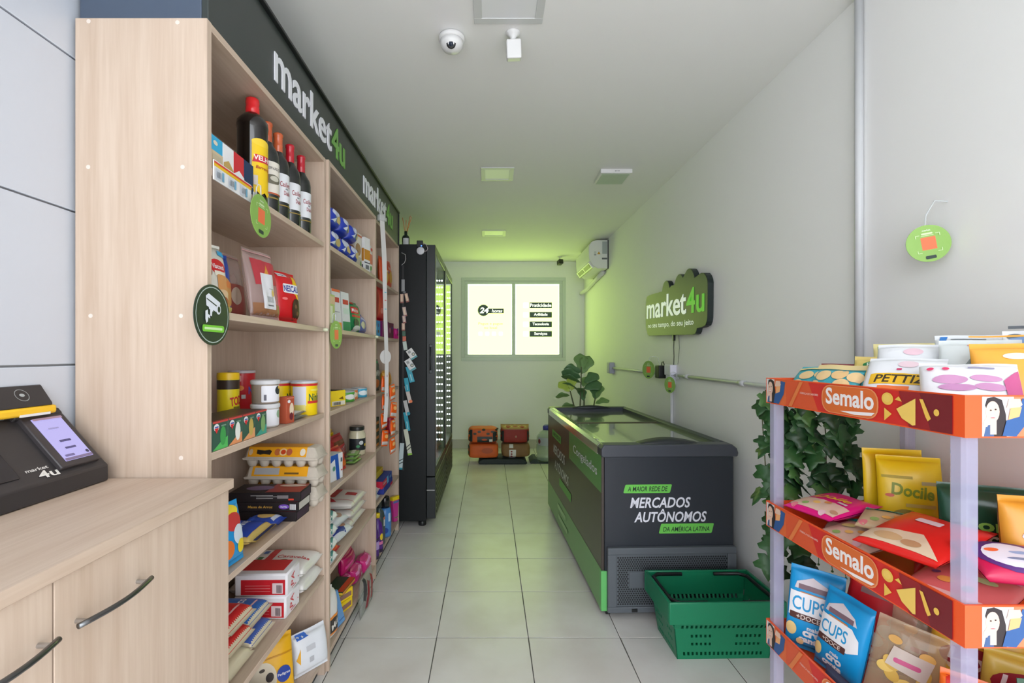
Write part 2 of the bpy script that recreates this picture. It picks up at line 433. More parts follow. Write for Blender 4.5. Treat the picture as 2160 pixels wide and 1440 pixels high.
# ------------------------------------------------------------------ conduits and outlets on the right wall
M_COND = mat((205, 207, 210), rough=0.35, key='grey_white_pvc', vary=0)
cv = MB().tube([(XR-0.015, 1.77, ZC), (XR-0.015, 1.77, 1.26)], 0.014, 12).build('conduit_pipe', M_COND, smooth=True)
tag(cv, 'white vertical conduit pipe running down the wall from the ceiling', 'pipe')
ch = MB().tube([(XR-0.013, 5.28, 1.232), (XR-0.013, 3.66, 1.232)], 0.0125, 12).build('conduit_pipe', M_COND, smooth=True)
tag(ch, 'horizontal wall conduit between the grey box and the socket box', 'pipe')
ch = thing('conduit_pipe', 'horizontal wall conduit from the socket box towards the snack rack', 'pipe', (XR-0.013, 0, 1.232))
MB().tube([(0, 3.52, 0), (0, 1.2, 0)], 0.0125, 12).build('pipe', M_COND, ch, smooth=True)
MB().tube([(0, 2.62, 0), (0, 2.56, 0)], 0.0165, 12).build('clamp', M_COND, ch, smooth=True)
MB().tube([(0, 3.36, 0), (0, 3.28, 0)], 0.016, 12).build('coupling', M_COND, ch, smooth=True)
bx = thing('junction_box', 'grey junction box at the far end of the wall conduit', 'box', (XR-0.026, 5.34, 1.232))
MB().box(-0.03, 0.026, -0.06, 0.06, -0.062, 0.062).build('box_body', mat((176, 176, 196), rough=0.4, key='grey_pvc_box', vary=0), bx, bevel=0.006)
MB().box(-0.034, -0.03, -0.045, 0.045, -0.047, 0.047).build('cover', mat((186, 186, 204), rough=0.4, key='grey_pvc_cover', vary=0), bx, bevel=0.002)
sk = thing('power_outlet', 'white power outlet boxes above the vertical conduit by the freezer', 'outlet', (XR-0.025, 3.585, 1.25))
MB().box(-0.025, 0.025, -0.06, 0.06, -0.02, 0.06).build('upper_box', mat((224, 224, 238), rough=0.35, key='outlet_white', vary=0), sk, bevel=0.005)
MB().box(-0.02, 0.025, -0.045, 0.045, -0.09, -0.02).build('lower_box', mat((224, 224, 238), rough=0.35, key='outlet_white', vary=0), sk, bevel=0.005)
MB().tube([(0.01, 0, -0.09), (0.01, 0, -0.8)], 0.0135, 10).build('drop_conduit', M_COND, sk, smooth=True)
ad = thing('power_adapter', 'black plug-in power adapter on the wall conduit', 'adapter', (XR-0.045, 3.735, 1.25))
MB().box(-0.03, 0.03, -0.045, 0.045, -0.05, 0.05).build('adapter_body', M_BLACK, ad, bevel=0.006)
MB().tube([(0, -0.02, 0.05), (0, -0.03, 0.075), (0, -0.06, 0.08), (0, -0.085, 0.05), (0.0, -0.085, 0.03)], 0.0035, 6).build('cable', M_BLACK, ad, smooth=True)
# ================================================================== shelving units
SX, BX = -0.715, -1.05          # shelf front and back
SH = [1.875, 1.507, 1.138, 0.785, 0.435, 0.085]
UY = [(1.2015, 2.075), (2.079, 2.952), (2.956, 3.76)]
ULAB = ['tall oak shelving unit nearest the counter with wine on top', 'middle oak shelving unit with blue packs on its top shelf', 'far oak shelving unit beside the black refrigerator']
T = 0.02
for k, (y0, y1) in enumerate(UY):
    u = thing('shelving_unit', ULAB[k], 'shelf', (SX, y0, 0), group='oak shelving units along the left wall')
    fx = 0.0 if k != 1 else 0.012
    w = y1 - y0; dpt = BX - SX
    for a, b, nm in ((0, T, 'side_panel'), (w-T, w, 'side_panel')):
        MB().box(dpt, fx, a, b, 0, 2.245).build(nm, M_WOODV, u, bevel=0.0012, segs=1)
    MB().box(dpt, fx-0.001, T, w-T, 2.245-T, 2.245).build('top_panel', M_WOODY, u, bevel=0.0012, segs=1)
    MB().box(dpt-0.004, dpt+0.008, T, w-T, 0.07, 2.225).build('back_panel', M_WOODV, u)
    for z in SH:
        MB().box(dpt+0.008, fx-0.001, T, w-T, z-T, z).build('shelf_board', M_WOODY, u, bevel=0.0012, segs=1)
    MB().box(dpt+0.1, fx-0.03, T, w-T, 0.0, SH[-1]-T).build('plinth', M_BLACK, u)
    if k == 0:
        for x, z in ((-0.30, 2.236), (-0.075, 2.233), (-0.301, 1.867), (-0.062, 1.867), (-0.295, 1.49), (-0.066, 1.49), (-0.29, 1.138), (-0.066, 1.130)):
            MB().lathe([(0.0, -0.0008), (0.0055, -0.0008), (0.0055, 0.0003), (0, 0.0003)], 12).build('screw_cap', mat((226, 214, 203), key='screw_cap', vary=0), u, loc=(x, -0.0004, z), rot=(R(90), 0, 0))
    if k < 2:
        MB().lathe([(0.0, 0), (0.008, 0), (0.008, 0.014), (0.005, 0.02), (0, 0.02)], 12).build('sensor_knob', mat((214, 220, 190), rough=0.25, key='pale_knob', vary=0), u, smooth=True, loc=(fx, w-0.03, 1.497), rot=(0, R(90), 0))
# ------------------------------------------------------------------ fascia with the shop name
fa = thing('shop_fascia', 'black fascia board with raised white and green lettering above the shelves', 'sign', (SX-0.004, 1.214, 2.246))
M_FAS = mat((52, 58, 56), rough=0.33, key='black_fascia_laminate', vary=0.02, spec=0.45)
FL = 3.745 - 1.214
MB().box(-0.018, 0, 0, FL, 0, 0.25).build('front_board', M_FAS, fa, bevel=0.002)
MB().box(-0.33, -0.018, 0, 0.015, 0, 0.25).build('end_board', mat((74, 86, 104), rough=0.3, key='blue_grey_board', vary=0.02), fa, bevel=0.002)
MB().box(-0.33, 0.014, -0.004, FL, 0.25, 0.262).build('top_trim', M_BLACK, fa, bevel=0.002)
MB().box(-0.018, 0.008, FL, FL+0.01, 0, 0.25).build('end_trim', M_BLACK, fa, bevel=0.002)
WL = (236, 237, 244); GL = (120, 176, 86)
def shop_name(par, S, u0, v0, L, ext=0.0013, xh=None, name='lettering', w=WL, g=GL):
    """'market' + '4u' starting at u0, baseline v0, total length L"""
    vs, ts, w1, h1 = text_geo('market', 0.013); vs, ts, w2, h2 = text_geo('4u', 0.013)
    sc = L/(w1+w2+0.03); hs = (xh or 1.0)
    prints(par, [('t', 'market', u0+sc*w1/2, v0+sc*hs*h1/2, sc*hs*h1, w, {'bold': 0.013, 'w': sc*w1, 'ext': ext}),], S, name=name)
    prints(par, [('t', '4u', u0+L-sc*w2/2, v0+sc*hs*h2/2, sc*hs*h2, g, {'bold': 0.013, 'w': sc*w2, 'ext': ext})], S, name=name)
shop_name(fa, S_aisle(0.0018), 1.582-1.214, 0.060, 0.77)
shop_name(fa, S_aisle(0.0018), 2.70-1.214, 0.060, 0.81)

# ================================================================== counter
ct = thing('counter', 'oak checkout counter with cabinet doors below the payment terminal', 'counter', (XL, 0, 0))
CX, CY0, CY1, CZ = -0.647, -0.25, 1.185, 1.083
o = MB().box(0.004, CX-XL-0.018, CY0+0.01, CY1-0.006, 0.06, CZ-0.024).build('body', M_WOODV, ct, bevel=0.001, segs=1)
MB().box(0.004, -0.638-XL, CY0, CY1, CZ-0.024, CZ).build('worktop', M_WOODY, ct, bevel=0.0015)
MB().box(0.02, CX-XL-0.05, CY0+0.01, CY1-0.02, 0, 0.06).build('plinth', M_DARK, ct)
for y0, y1 in ((0.7055, CY1-0.008), (0.232, 0.7025), (-0.24, 0.229)):
    dr = MB().box(CX-XL-0.018, CX-XL, y0, y1, 0.065, CZ-0.027).build('door', M_WOODV, ct, bevel=0.001, segs=1)
    ya, yb = (0.735, 0.885) if y0 > 0.6 else ((0.545, 0.695) if y0 > 0 else (-0.21, -0.06))
    if y0 > 0.6: ya, yb = 0.728, 0.886
    h = MB().tube([(CX-XL+0.022, ya+(yb-ya)*t/8, 0.976+0.0) for t in range(9)], 0.0045, 10)
    h = MB()
    pts = [(CX-XL+0.016+0.012*math.sin(PI*t/10), ya+(yb-ya)*t/10, 0.976) for t in range(11)]
    h.tube(pts, 0.0045, 10)
    hd = h.build('handle', mat((120, 122, 124), rough=0.3, metal=1.0, key='brushed_steel', vary=0), dr, smooth=True)
    for yy in (ya+0.015, yb-0.015): MB().tube([(CX-XL, yy, 0.976), (CX-XL+0.018, yy, 0.976)], 0.004, 8).build('handle_post', M_CHROME, dr)
# ================================================================== refrigerators
M_FR = mat((17, 21, 23), rough=0.42, key='black_fridge_steel', vary=0.02, spec=0.3)
M_FRD = mat((30, 35, 37), rough=0.35, key='black_fridge_door', vary=0)
M_GLASS = mat((200, 220, 205), rough=0.02, key='door_glass', vary=0, alpha=0.22, spec=0.8)
M_LED = mat((255, 255, 255), key='led_chip', emit=(0.85, 0.92, 1.0), es=9.0, vary=0)
M_INN = mat((150, 156, 158), rough=0.5, key='fridge_liner', vary=0)
FX0, FX1, FD = -1.045, -0.505, -0.433
fg = thing('refrigerator', 'tall black glass-door refrigerator next to the shelves', 'refrigerator', (0, 3.80, 0), group='black glass-door refrigerators')
FW = 0.855
b = MB()
b.box(FX0, FX1, 0, 0.035, 0.05, 2.27).box(FX0, FX1, FW-0.035, FW, 0.05, 2.27).box(FX0, FX0+0.03, 0.035, FW-0.035, 0.05, 2.27).box(FX0+0.03, FX1, 0.035, FW-0.035, 2.19, 2.27).box(FX0+0.03, FX1, 0.035, FW-0.035, 0.05, 0.42)
b.build('cabinet', M_FR, fg, bevel=0.004)
ln = MB().box(FX0+0.032, FX1-0.005, FW-0.039, FW-0.035, 0.42, 2.19).box(FX0+0.032, FX0+0.036, 0.036, FW-0.04, 0.42, 2.19).build('liner', M_INN, fg)
for k in range(5):
    sh = MB()
    for q in range(12): sh.box(FX0+0.04, FX1-0.03, 0.05+q*0.066, 0.054+q*0.066, 0, 0.005)
    sh.box(FX1-0.036, FX1-0.03, 0.045, FW-0.045, -0.004, 0.008).box(FX0+0.05, FX0+0.056, 0.045, FW-0.045, -0.004, 0.008)
    sh.build('wire_shelf', M_CHROME, fg, loc=(0, 0, 0.55+k*0.32))
dr = MB()
for y0, y1, z0, z1 in ((0.002, 0.06, 0.41, 2.265), (FW-0.012, FW-0.002, 0.41, 2.265), (0.06, FW-0.012, 2.20, 2.265), (0.06, FW-0.012, 0.41, 0.475)):
    dr.box(FX1+0.002, FD, y0, y1, z0, z1)
door = dr.build('door', M_FRD, fg, bevel=0.003)
MB().box(FD-0.012, FD-0.006, 0.06, FW-0.012, 0.475, 2.20).build('glass_pane', M_GLASS, door)
MB().box(FD-0.004, FD+0.0015, 0.062, 0.066, 0.475, 2.20).build('gasket', M_CHROME, door)
MB().box(FD-0.05, FD-0.022, -0.006, 0.006, 1.235, 1.47).build('handle_recess', mat((58, 64, 66), rough=0.3, key='handle_grey', vary=0), door, bevel=0.005, segs=3)
MB().tube([(FD-0.036, -0.012, 1.26), (FD-0.036, -0.012, 1.445)], 0.006, 8).build('handle', M_FRD, door, smooth=True)
gr = MB().box(FX1+0.002, FD+0.002, 0.002, FW-0.004, 0.07, 0.40).build('kick_grille', M_FRD, fg, bevel=0.004)
for k in range(6): MB().box(FD+0.002, FD+0.006, 0.06, FW-0.05, 0.10+k*0.045, 0.122+k*0.045).build('slat', M_FR, gr)
MB().box(FX1+0.004, FD-0.004, -0.002, 0.004, 0.295, 0.303).build('seam', M_CHROME, gr)
for x in (FX1-0.04, FX0+0.08):
    for y in (0.06, FW-0.06):
        MB().lathe([(0.028, 0), (0.032, 0.006), (0.03, 0.05), (0, 0.05)], 16).build('foot', M_BLACK, fg, smooth=True, loc=(x, y, 0))
for k in range(24):        # LED modules, three chips each, on the inner side wall beside the door
    z = 0.56 + k*0.067
    ld = MB().box(-0.036, 0.036, -0.006, 0, -0.008, 0.008).build('led_module', M_DARK, fg, loc=(FX1+0.022, FW-0.046, z))
    for q in range(3): MB().lathe([(0.0075, 0), (0.006, 0.004), (0, 0.005)], 8).build('led_chip', M_LED, ld, loc=(-0.024+q*0.024, -0.006, 0), rot=(R(90), 0, 0))
f2 = copy_tree(fg); f2.location.y = 3.80 + FW + 0.02
f2['label'] = 'far black glass-door refrigerator nearest the window wall'

# things on the refrigerator
df = thing('reed_diffuser', 'dark reed diffuser bottle with orange sticks on top of the refrigerator', 'diffuser', (-0.695, 3.95, 2.271))
MB().lathe([(0, 0), (0.066, 0), (0.07, 0.004), (0.066, 0.006), (0, 0.006)], 24).build('saucer', M_WHITE, df, smooth=True)
MB().lathe([(0, 0.006), (0.03, 0.006), (0.031, 0.012), (0.031, 0.085), (0.026, 0.1), (0.013, 0.108), (0.013, 0.14), (0, 0.14)], 20).build('bottle', mat((22, 34, 30), rough=0.12, key='dark_glass', vary=0), df, smooth=True)
prints(df, [('r', -0.018, 0.018, 0.03, 0.078, (214, 216, 218))], lambda u, v, d: ((0.031+d)*math.sin(u/0.031), -(0.031+d)*math.cos(u/0.031), v), g=0.008)
for a, l in ((-0.16, 0.235), (0.02, 0.215), (0.2, 0.25), (0.27, 0.24)):
    MB().tube([(0, 0, 0.1), (math.sin(a)*l*0.75, 0, 0.02+l)], 0.0025, 6).build('stick', mat((196, 112, 60), key='reed_stick'), df)
sn = thing('temperature_sensor', 'round white sensor with cable on the refrigerator side', 'sensor', (-0.55, 3.7985, 2.215))
MB().lathe([(0, 0), (0.031, 0), (0.031, 0.008), (0.027, 0.011), (0, 0.011)], 24).build('dial', mat((214, 216, 222), rough=0.4, key='sensor_white', vary=0), sn, smooth=True, rot=(R(90), 0, 0))
MB().box(-0.03, 0.02, -0.012, 0.0, 0.028, 0.082).build('control_box', M_BLACK, sn, bevel=0.004)
MB().lathe([(0.005, 0), (0.004, 0.003), (0, 0.0035)], 10).build('status_light', mat((40, 80, 255), key='blue_led', emit=(0.05, 0.15, 1.0), es=5, vary=0), sn, loc=(0.008, -0.012, 0.038), rot=(R(90), 0, 0))
MB().tube([(0.02, -0.006, 0.06), (0.045, -0.006, 0.05), (0.058, -0.006, 0.02), (0.05, -0.006, 0.0), (0.028, -0.006, -0.006)], 0.003, 6).build('cable', mat((190, 180, 182), key='pale_cable'), sn, smooth=True)

# ================================================================== chest freezer
fz = thing('chest_freezer', 'black and green chest freezer with sliding glass lids beside the wall', 'freezer', (0.59, 2.505, 0), (0, 0, R(1.9)))
ZW, ZL, ZT, ZB = 0.735, 1.80, 0.912, 0.034
M_FZ = mat((38, 44, 52), rough=0.42, key='navy_black_vinyl', vary=0.02)
M_FZS = mat((62, 54, 48), rough=0.3, key='brown_black_vinyl', vary=0.02)
M_LID = mat((62, 66, 74), rough=0.4, key='grey_lid_plastic', vary=0)
MB().box(0.02, ZW-0.02, 0, 0.02, ZB, 0.85).box(ZW-0.04, ZW-0.02, 0.02, ZL, ZB, 0.85).box(0.004, ZW-0.02, ZL-0.02, ZL, ZB, 0.85).box(0.02, ZW-0.04, 0.02, ZL-0.02, ZB, 0.30).build('cabinet', M_FZ, fz, bevel=0.006)
MB().box(0.004, 0.02, 0.006, ZL-0.02, ZB, 0.85).build('side_panel', M_FZS, fz, bevel=0.003)
GR1 = (94, 172, 92); GR2 = (92, 160, 84)
MB().box(0.0, 0.04, -0.004, 0.03, ZB, 0.245).build('corner_strip', mat((100, 186, 104), rough=0.4, key='green_vinyl', vary=0), fz, bevel=0.003)
# printed vinyl
WT = (226, 228, 238)
prints(fz, [('rr', 0.125, 0.655, 0.375, 0.70, 0.006, (108, 196, 82), 0.25), ('t', 'A MAIOR REDE DE', 0.25, 0.677, 0.026, (30, 36, 40), {'shear': 0.2, 'bold': 0.01, 'w': 0.215}),
    ('t', 'MERCADOS', 0.318, 0.604, 0.056, WT, {'shear': 0.22, 'bold': 0.022, 'w': 0.325}), ('t', 'AUTÔNOMOS', 0.372, 0.535, 0.070, WT, {'shear': 0.22, 'bold': 0.022, 'w': 0.39}),
    ('rr', 0.315, 0.44, 0.6, 0.492, 0.006, (108, 196, 82), 0.25), ('t', 'DA AMÉRICA LATINA', 0.457, 0.466, 0.032, (30, 36, 40), {'shear': 0.2, 'bold': 0.01, 'w': 0.25})], S_front(0.0), name='front_lettering')
SW = S_wall(0.004)
prints(fz, [('r', -0.85, 0.655, -0.006, 0.85, mat((84, 150, 78), rough=0.28, key='green_vinyl_side', vary=0)), ('r', -ZL+0.004, ZB, -0.006, 0.25, mat((92, 158, 84), rough=0.28, key='green_vinyl_band', vary=0)),
    ('t', 'Congelados', -0.40, 0.745, 0.07, WT, {'bold': 0.006, 'w': 0.62}),
    ('rr', -1.56, 0.69, -1.16, 0.75, 0.008, (104, 180, 84), 0.2), ('t', 'A MAIOR REDE DE', -1.36, 0.72, 0.03, (40, 44, 44), {'shear': 0.2, 'w': 0.33}),
    ('t', 'MERCADOS', -1.25, 0.60, 0.075, (205, 206, 206), {'shear': 0.22, 'bold': 0.02, 'w': 0.50}), ('t', 'AUTÔNOMOS', -1.15, 0.49, 0.09, (205, 206, 206), {'shear': 0.22, 'bold': 0.02, 'w': 0.58}),
    ('rr', -1.22, 0.36, -0.78, 0.42, 0.008, (104, 180, 84), 0.2),
    ('rr', -1.30, 0.165, -0.96, 0.20, 0.01, (176, 214, 160)), ('rr', -1.26, 0.09, -0.90, 0.125, 0.01, (176, 214, 160))], SW, name='side_lettering')
# lid frame
lf = MB()
pr = [(0.008, 0.0), (0.0, 0.01), (0.0, 0.045), (0.015, 0.066), (ZW-0.035, 0.066), (ZW-0.008, 0.045), (ZW, 0.02), (ZW-0.004, 0.0)]
def rail(y0, y1): lf.prism([(x, 0.846+zz) for x, zz in pr], y0, y1, 'y')
for ya, yb in ((-0.012, 0.075), (ZL-0.075, ZL+0.01)):
    lf = MB(); rail(ya, yb); lf.build('lid_end', M_LID, fz, bevel=0.006, segs=3)
MB().prism([(0.0, 0.846), (0.0, 0.893), (0.014, 0.911), (0.05, 0.911), (0.06, 0.89), (0.06, 0.846)], 0.075, ZL-0.075, 'y').build('side_rail', mat((205, 212, 204), rough=0.14, metal=0.9, key='polished_rail', vary=0), fz, bevel=0.003)
MB().prism([(ZW-0.07, 0.846), (ZW-0.07, 0.905), (ZW-0.05, 0.916), (ZW-0.012, 0.905), (ZW, 0.87), (ZW-0.004, 0.846)], 0.075, ZL-0.075, 'y').build('side_rail', M_LID, fz, bevel=0.003)
for yc in (0.055, ZL-0.055):     # raised curved grips of the lid ends
    g = MB(); N = 14; vs = []; fs = []
    for i in range(N+1):
        x = 0.215 + 0.33*i/N; t = math.sin(PI*i/N)
        for a, hh in ((-0.045-0.0*t, 0.910), (-0.012, 0.912+0.016*t), (0.03+0.02*t, 0.912+0.021*t), (0.035+0.035*t, 0.906), (0.0, 0.9)):
            vs.append((x, yc + (a if yc < 1 else -a), hh))
    for i in range(N):
        for q in range(5):
            w = (q+1) % 5; fs.append((i*5+q, i*5+w, (i+1)*5+w, (i+1)*5+q))
    fs += [tuple(range(5)), tuple(N*5+q for q in range(5))]
    g.add(vs, fs).build('lid_grip', M_DARK, fz, smooth=True)
M_LIN = mat((226, 230, 226), rough=0.5, key='freezer_liner', vary=0.03)
MB().box(0.06, ZW-0.07, 0.075, ZL-0.075, 0.33, 0.335).build('inner_floor', M_LIN, fz)
for x0, x1, y0, y1 in ((0.062, 0.066, 0.08, ZL-0.08), (ZW-0.076, ZW-0.072, 0.08, ZL-0.08), (0.066, ZW-0.076, 0.078, 0.082), (0.066, ZW-0.076, ZL-0.082, ZL-0.078)):
    MB().box(x0, x1, y0, y1, 0.335, 0.862).build('inner_wall', M_LIN, fz)
M_LG = mat((150, 162, 138), rough=0.02, key='lid_glass', vary=0, alpha=0.85, spec=1.0, coat=1.0)  # the reflected wall's pale green is put into the near-opaque base colour
for y0, y1, z in ((0.075, 0.96, 0.884), (0.90, ZL-0.075, 0.872)):
    gl = MB().box(0.058, ZW-0.068, y0, y1, z, z+0.005).build('glass_lid', M_LG, fz)
    MB().box(0.058, ZW-0.068, y1-0.03 if y0 < 0.5 else y0, y1 if y0 < 0.5 else y0+0.03, z-0.004, z+0.009).build('lid_edge', mat((70, 58, 44), rough=0.3, key='brown_lid_edge', vary=0), gl)
MB().box(0.018, 0.032, 0.16, 0.24, 0.895, 0.913).build('lock', M_CHROME, fz, bevel=0.002)
# ventilation grille at the front
vg = MB()
gx0, gx1, gz0, gz1 = 0.03, 0.715, 0.036, 0.375
for x0, x1, z0, z1 in ((gx0, gx1, gz1-0.035, gz1), (gx0, gx1, gz0, gz0+0.03), (gx0, gx0+0.045, gz0+0.03, gz1-0.035), (gx1-0.045, gx1, gz0+0.03, gz1-0.035)):
    vg.box(x0, x1, -0.028, 0.0, z0, z1)
M_GRL = mat((88, 94, 100), rough=0.5, key='grey_grille', vary=0)
vgo = vg.build('grille_frame', M_GRL, fz, bevel=0.003)
MB().box(gx0+0.045, gx1-0.045, -0.018, -0.002, gz0+0.03, gz1-0.035).build('grille_plate', M_GRL, vgo)
holes = MB(); nx = 46; st = (gx1-gx0-0.10)/nx; row = 0; z = gz0+0.042
while z < gz1-0.045:
    for i in range(nx):
        x = gx0+0.05+st*(i+0.5+(0.5 if row % 2 else 0))
        if x > gx1-0.05 or (0.14 < x < 0.5 and 0.165 < z < 0.25): continue
        holes.add([(x+0.0052*math.cos(R(60*q+30)), -0.0186, z+0.0052*math.sin(R(60*q+30))) for q in range(6)], [(0,1,2,3,4,5)])
    z += st*0.87; row += 1
ho = holes.build('perforation', mat((24, 27, 30), key='grille_hole', vary=0), vgo, fix=False); ho['kind'] = 'stuff'
MB().box(0.145, 0.495, -0.024, -0.0175, 0.17, 0.247).build('grille_badge', M_GRL, vgo, bevel=0.002)
MB().box(0.155, 0.185, -0.032, -0.028, 0.042, 0.058).build('grille_clip', M_BLACK, vgo)
for x in (0.045, ZW-0.06):
    for y in (0.035, ZL-0.08):
        cst = MB().tube([(x-0.011, y, 0.0195), (x+0.011, y, 0.0195)], 0.0195, 14).build('caster', M_BLACK, fz, smooth=False, bevel=0.002)
        MB().box(x-0.014, x+0.014, y-0.012, y+0.014, 0.028, 0.042).build('caster_fork', M_CHROME, cst)

# ================================================================== shopping basket
bk = thing('shopping_basket', 'green plastic shopping basket on the floor before the freezer', 'basket', (1.068, 2.285, 0), (0, 0, R(1)))
M_BK = mat((16, 122, 84), rough=0.38, key='green_basket_plastic', vary=0.03)
BW0, BD0, BW1, BD1, BH, TH = 0.425, 0.235, 0.50, 0.295, 0.280, 0.004
def basket_wall(side):
    """one wall with its slots as real openings, in (a along wall, z)"""
    mb = MB()
    L0 = BW0 if side in 'fb' else BD0; L1 = BW1 if side in 'fb' else BD1
    nrow = [0.0, 0.018, 0.034, 0.066, 0.079, 0.104, 0.118, 0.148, 0.166, 0.20, BH-0.006]
    slotted = {1: 1.0, 3: 0.55, 5: 0.55, 7: 1.0}
    ncol = 44 if side in 'fb' else 26
    def P(a, z, out):
        t = z/BH; l = (L0+(L1-L0)*t)/2
        dd = (BD0+(BD1-BD0)*t)/2 if side in 'fb' else (BW0+(BW1-BW0)*t)/2
        step = 0.012 if z >= 0.165 else 0.0
        dd += out + step*0.6; x = a*l*2*(1+step*0.02)
        return {'f': (x, -dd, z), 'b': (-x, dd, z), 'l': (-dd, -x, z), 'r': (dd, x, z)}[side]
    for r in range(len(nrow)-1):
        for c in range(ncol):
            a0 = -0.5+c/ncol; a1 = -0.5+(c+1)/ncol
            if r in slotted and c % 2 == 1 and 2 < c < ncol-3:
                f = abs((c+0.5)/ncol-0.5)*2
                if slotted[r] == 1.0 or (0.22 < f < 0.75): continue
            vs = [P(a0, nrow[r], 0), P(a1, nrow[r], 0), P(a1, nrow[r+1], 0), P(a0, nrow[r+1], 0), P(a0, nrow[r], -TH), P(a1, nrow[r], -TH), P(a1, nrow[r+1], -TH), P(a0, nrow[r+1], -TH)]
            mb.add(vs, [(0,1,2,3), (7,6,5,4), (0,4,5,1), (1,5,6,2), (2,6,7,3), (3,7,4,0)])
    return mb
for sd in 'fblr': basket_wall(sd).build('basket_side', M_BK, bk, fix=False)
MB().box(-BW0/2, BW0/2, -BD0/2, BD0/2, 0.0, 0.005).build('basket_floor', M_BK, bk)
rm = MB()
for x0, x1, y0, y1 in ((-BW1/2-0.016, BW1/2+0.016, -BD1/2-0.016, -BD1/2-0.002), (-BW1/2-0.016, BW1/2+0.016, BD1/2+0.002, BD1/2+0.016), (-BW1/2-0.016, -BW1/2-0.002, -BD1/2-0.002, BD1/2+0.002), (BW1/2+0.002, BW1/2+0.016, -BD1/2-0.002, BD1/2+0.002)):
    rm.box(x0, x1, y0, y1, BH-0.10, BH)
rm.build('rim', M_BK, bk, bevel=0.004)
# two folded black handles lying along the inside of the rim
for sgn in (-1, 1):
    x = 0.015*sgn; e = (BW1/2-0.012)*sgn; y = BD1/2-0.008
    pts = [(x*5.5, y, BH-0.012), (e-0.03*sgn, y, BH-0.012), (e, y-0.03, BH-0.012), (e, 0.03, BH-0.014), (e, -y+0.03, BH-0.012), (e-0.03*sgn, -y, BH-0.012), (x*5.5, -y, BH-0.012)]
    MB().tube(pts, 0.009, 8).build('handle', M_BLACK, bk, smooth=True)

# ================================================================== luminous wall sign
sg = thing('wall_sign', 'dark cloud-shaped shop sign with white and green lettering on the wall', 'sign', (XR, 3.53, 1.715), (R(1.6), 0, 0))
def blob(rects, circs, n=140):
    """outline around a set of shapes, star-shaped sampling from the centre"""
    pts = []
    for i in range(n):
        a = 2*PI*i/n; c, s_ = math.cos(a), math.sin(a); best = 0.02; t = 0.0
        for q in range(400):
            t = q*0.002; u, v = t*c, t*s_
            if any(u0-rr <= u <= u1+rr and v0-rr <= v <= v1+rr and math.hypot(max(u0-u, 0, u-u1), max(v0-v, 0, v-v1)) <= rr for u0, v0, u1, v1, rr in rects) or any(math.hypot(u-cu, v-cv) <= r for cu, cv, r in circs): best = t
        pts.append((best*c, best*s_))
    return pts
outl = blob([(-0.52, -0.09, 0.36, 0.10, 0.06), (0.0, -0.08, 0.53, 0.125, 0.06), (-0.50, -0.14, 0.40, 0.02, 0.045)], [(-0.115, 0.16, 0.075), (0.14, 0.165, 0.085), (0.30, 0.165, 0.10), (0.50, 0.12, 0.09)])
M_SGE = mat((28, 40, 40), rough=0.4, key='sign_edge', vary=0)
M_SGF = mat((66, 76, 60), rough=0.42, key='sign_face', vary=0.02, spec=0.6)
MB().prism([(-u, v) for u, v in outl], -0.038, -0.004, 'x').build('sign_body', M_SGE, sg)
MB().prism([(-u*0.992, v*0.985) for u, v in outl], -0.040, -0.038, 'x').build('sign_face', M_SGF, sg)
shop_name(sg, S_wall(-0.0408), -0.545, -0.042, 1.09, ext=0.0008, xh=0.84, w=mat((236, 240, 236), key='lit_white_letter', emit=(0.9, 1.0, 0.9), es=0.35, vary=0), g=mat((96, 190, 60), key='lit_green_letter', emit=(0.12, 0.5, 0.05), es=0.35, vary=0))
prints(sg, [('t', 'no seu tempo, do seu jeito', -0.06, -0.105, 0.052, mat((236, 240, 236), key='lit_white_letter', emit=(0.9, 1.0, 0.9), es=0.3, vary=0), {'w': 0.90, 'bold': 0.012})], S_wall(-0.0402), name='tagline')
MB().box(-0.030, -0.014, -0.02, -0.004, -0.225, -0.183).build('plug', M_BLACK, sg)
MB().tube([(-0.022, -0.012, -0.22), (-0.024, -0.014, -0.28), (-0.020, -0.012, -0.34), (-0.022, -0.012, -0.405)], 0.003, 6).build('cable', M_BLACK, sg, smooth=True)
MB().tube([(-0.010, -0.07, -0.18), (-0.010, -0.085, -0.28), (-0.010, -0.06, -0.40)], 0.0014, 5).build('wire', M_DARK, sg)

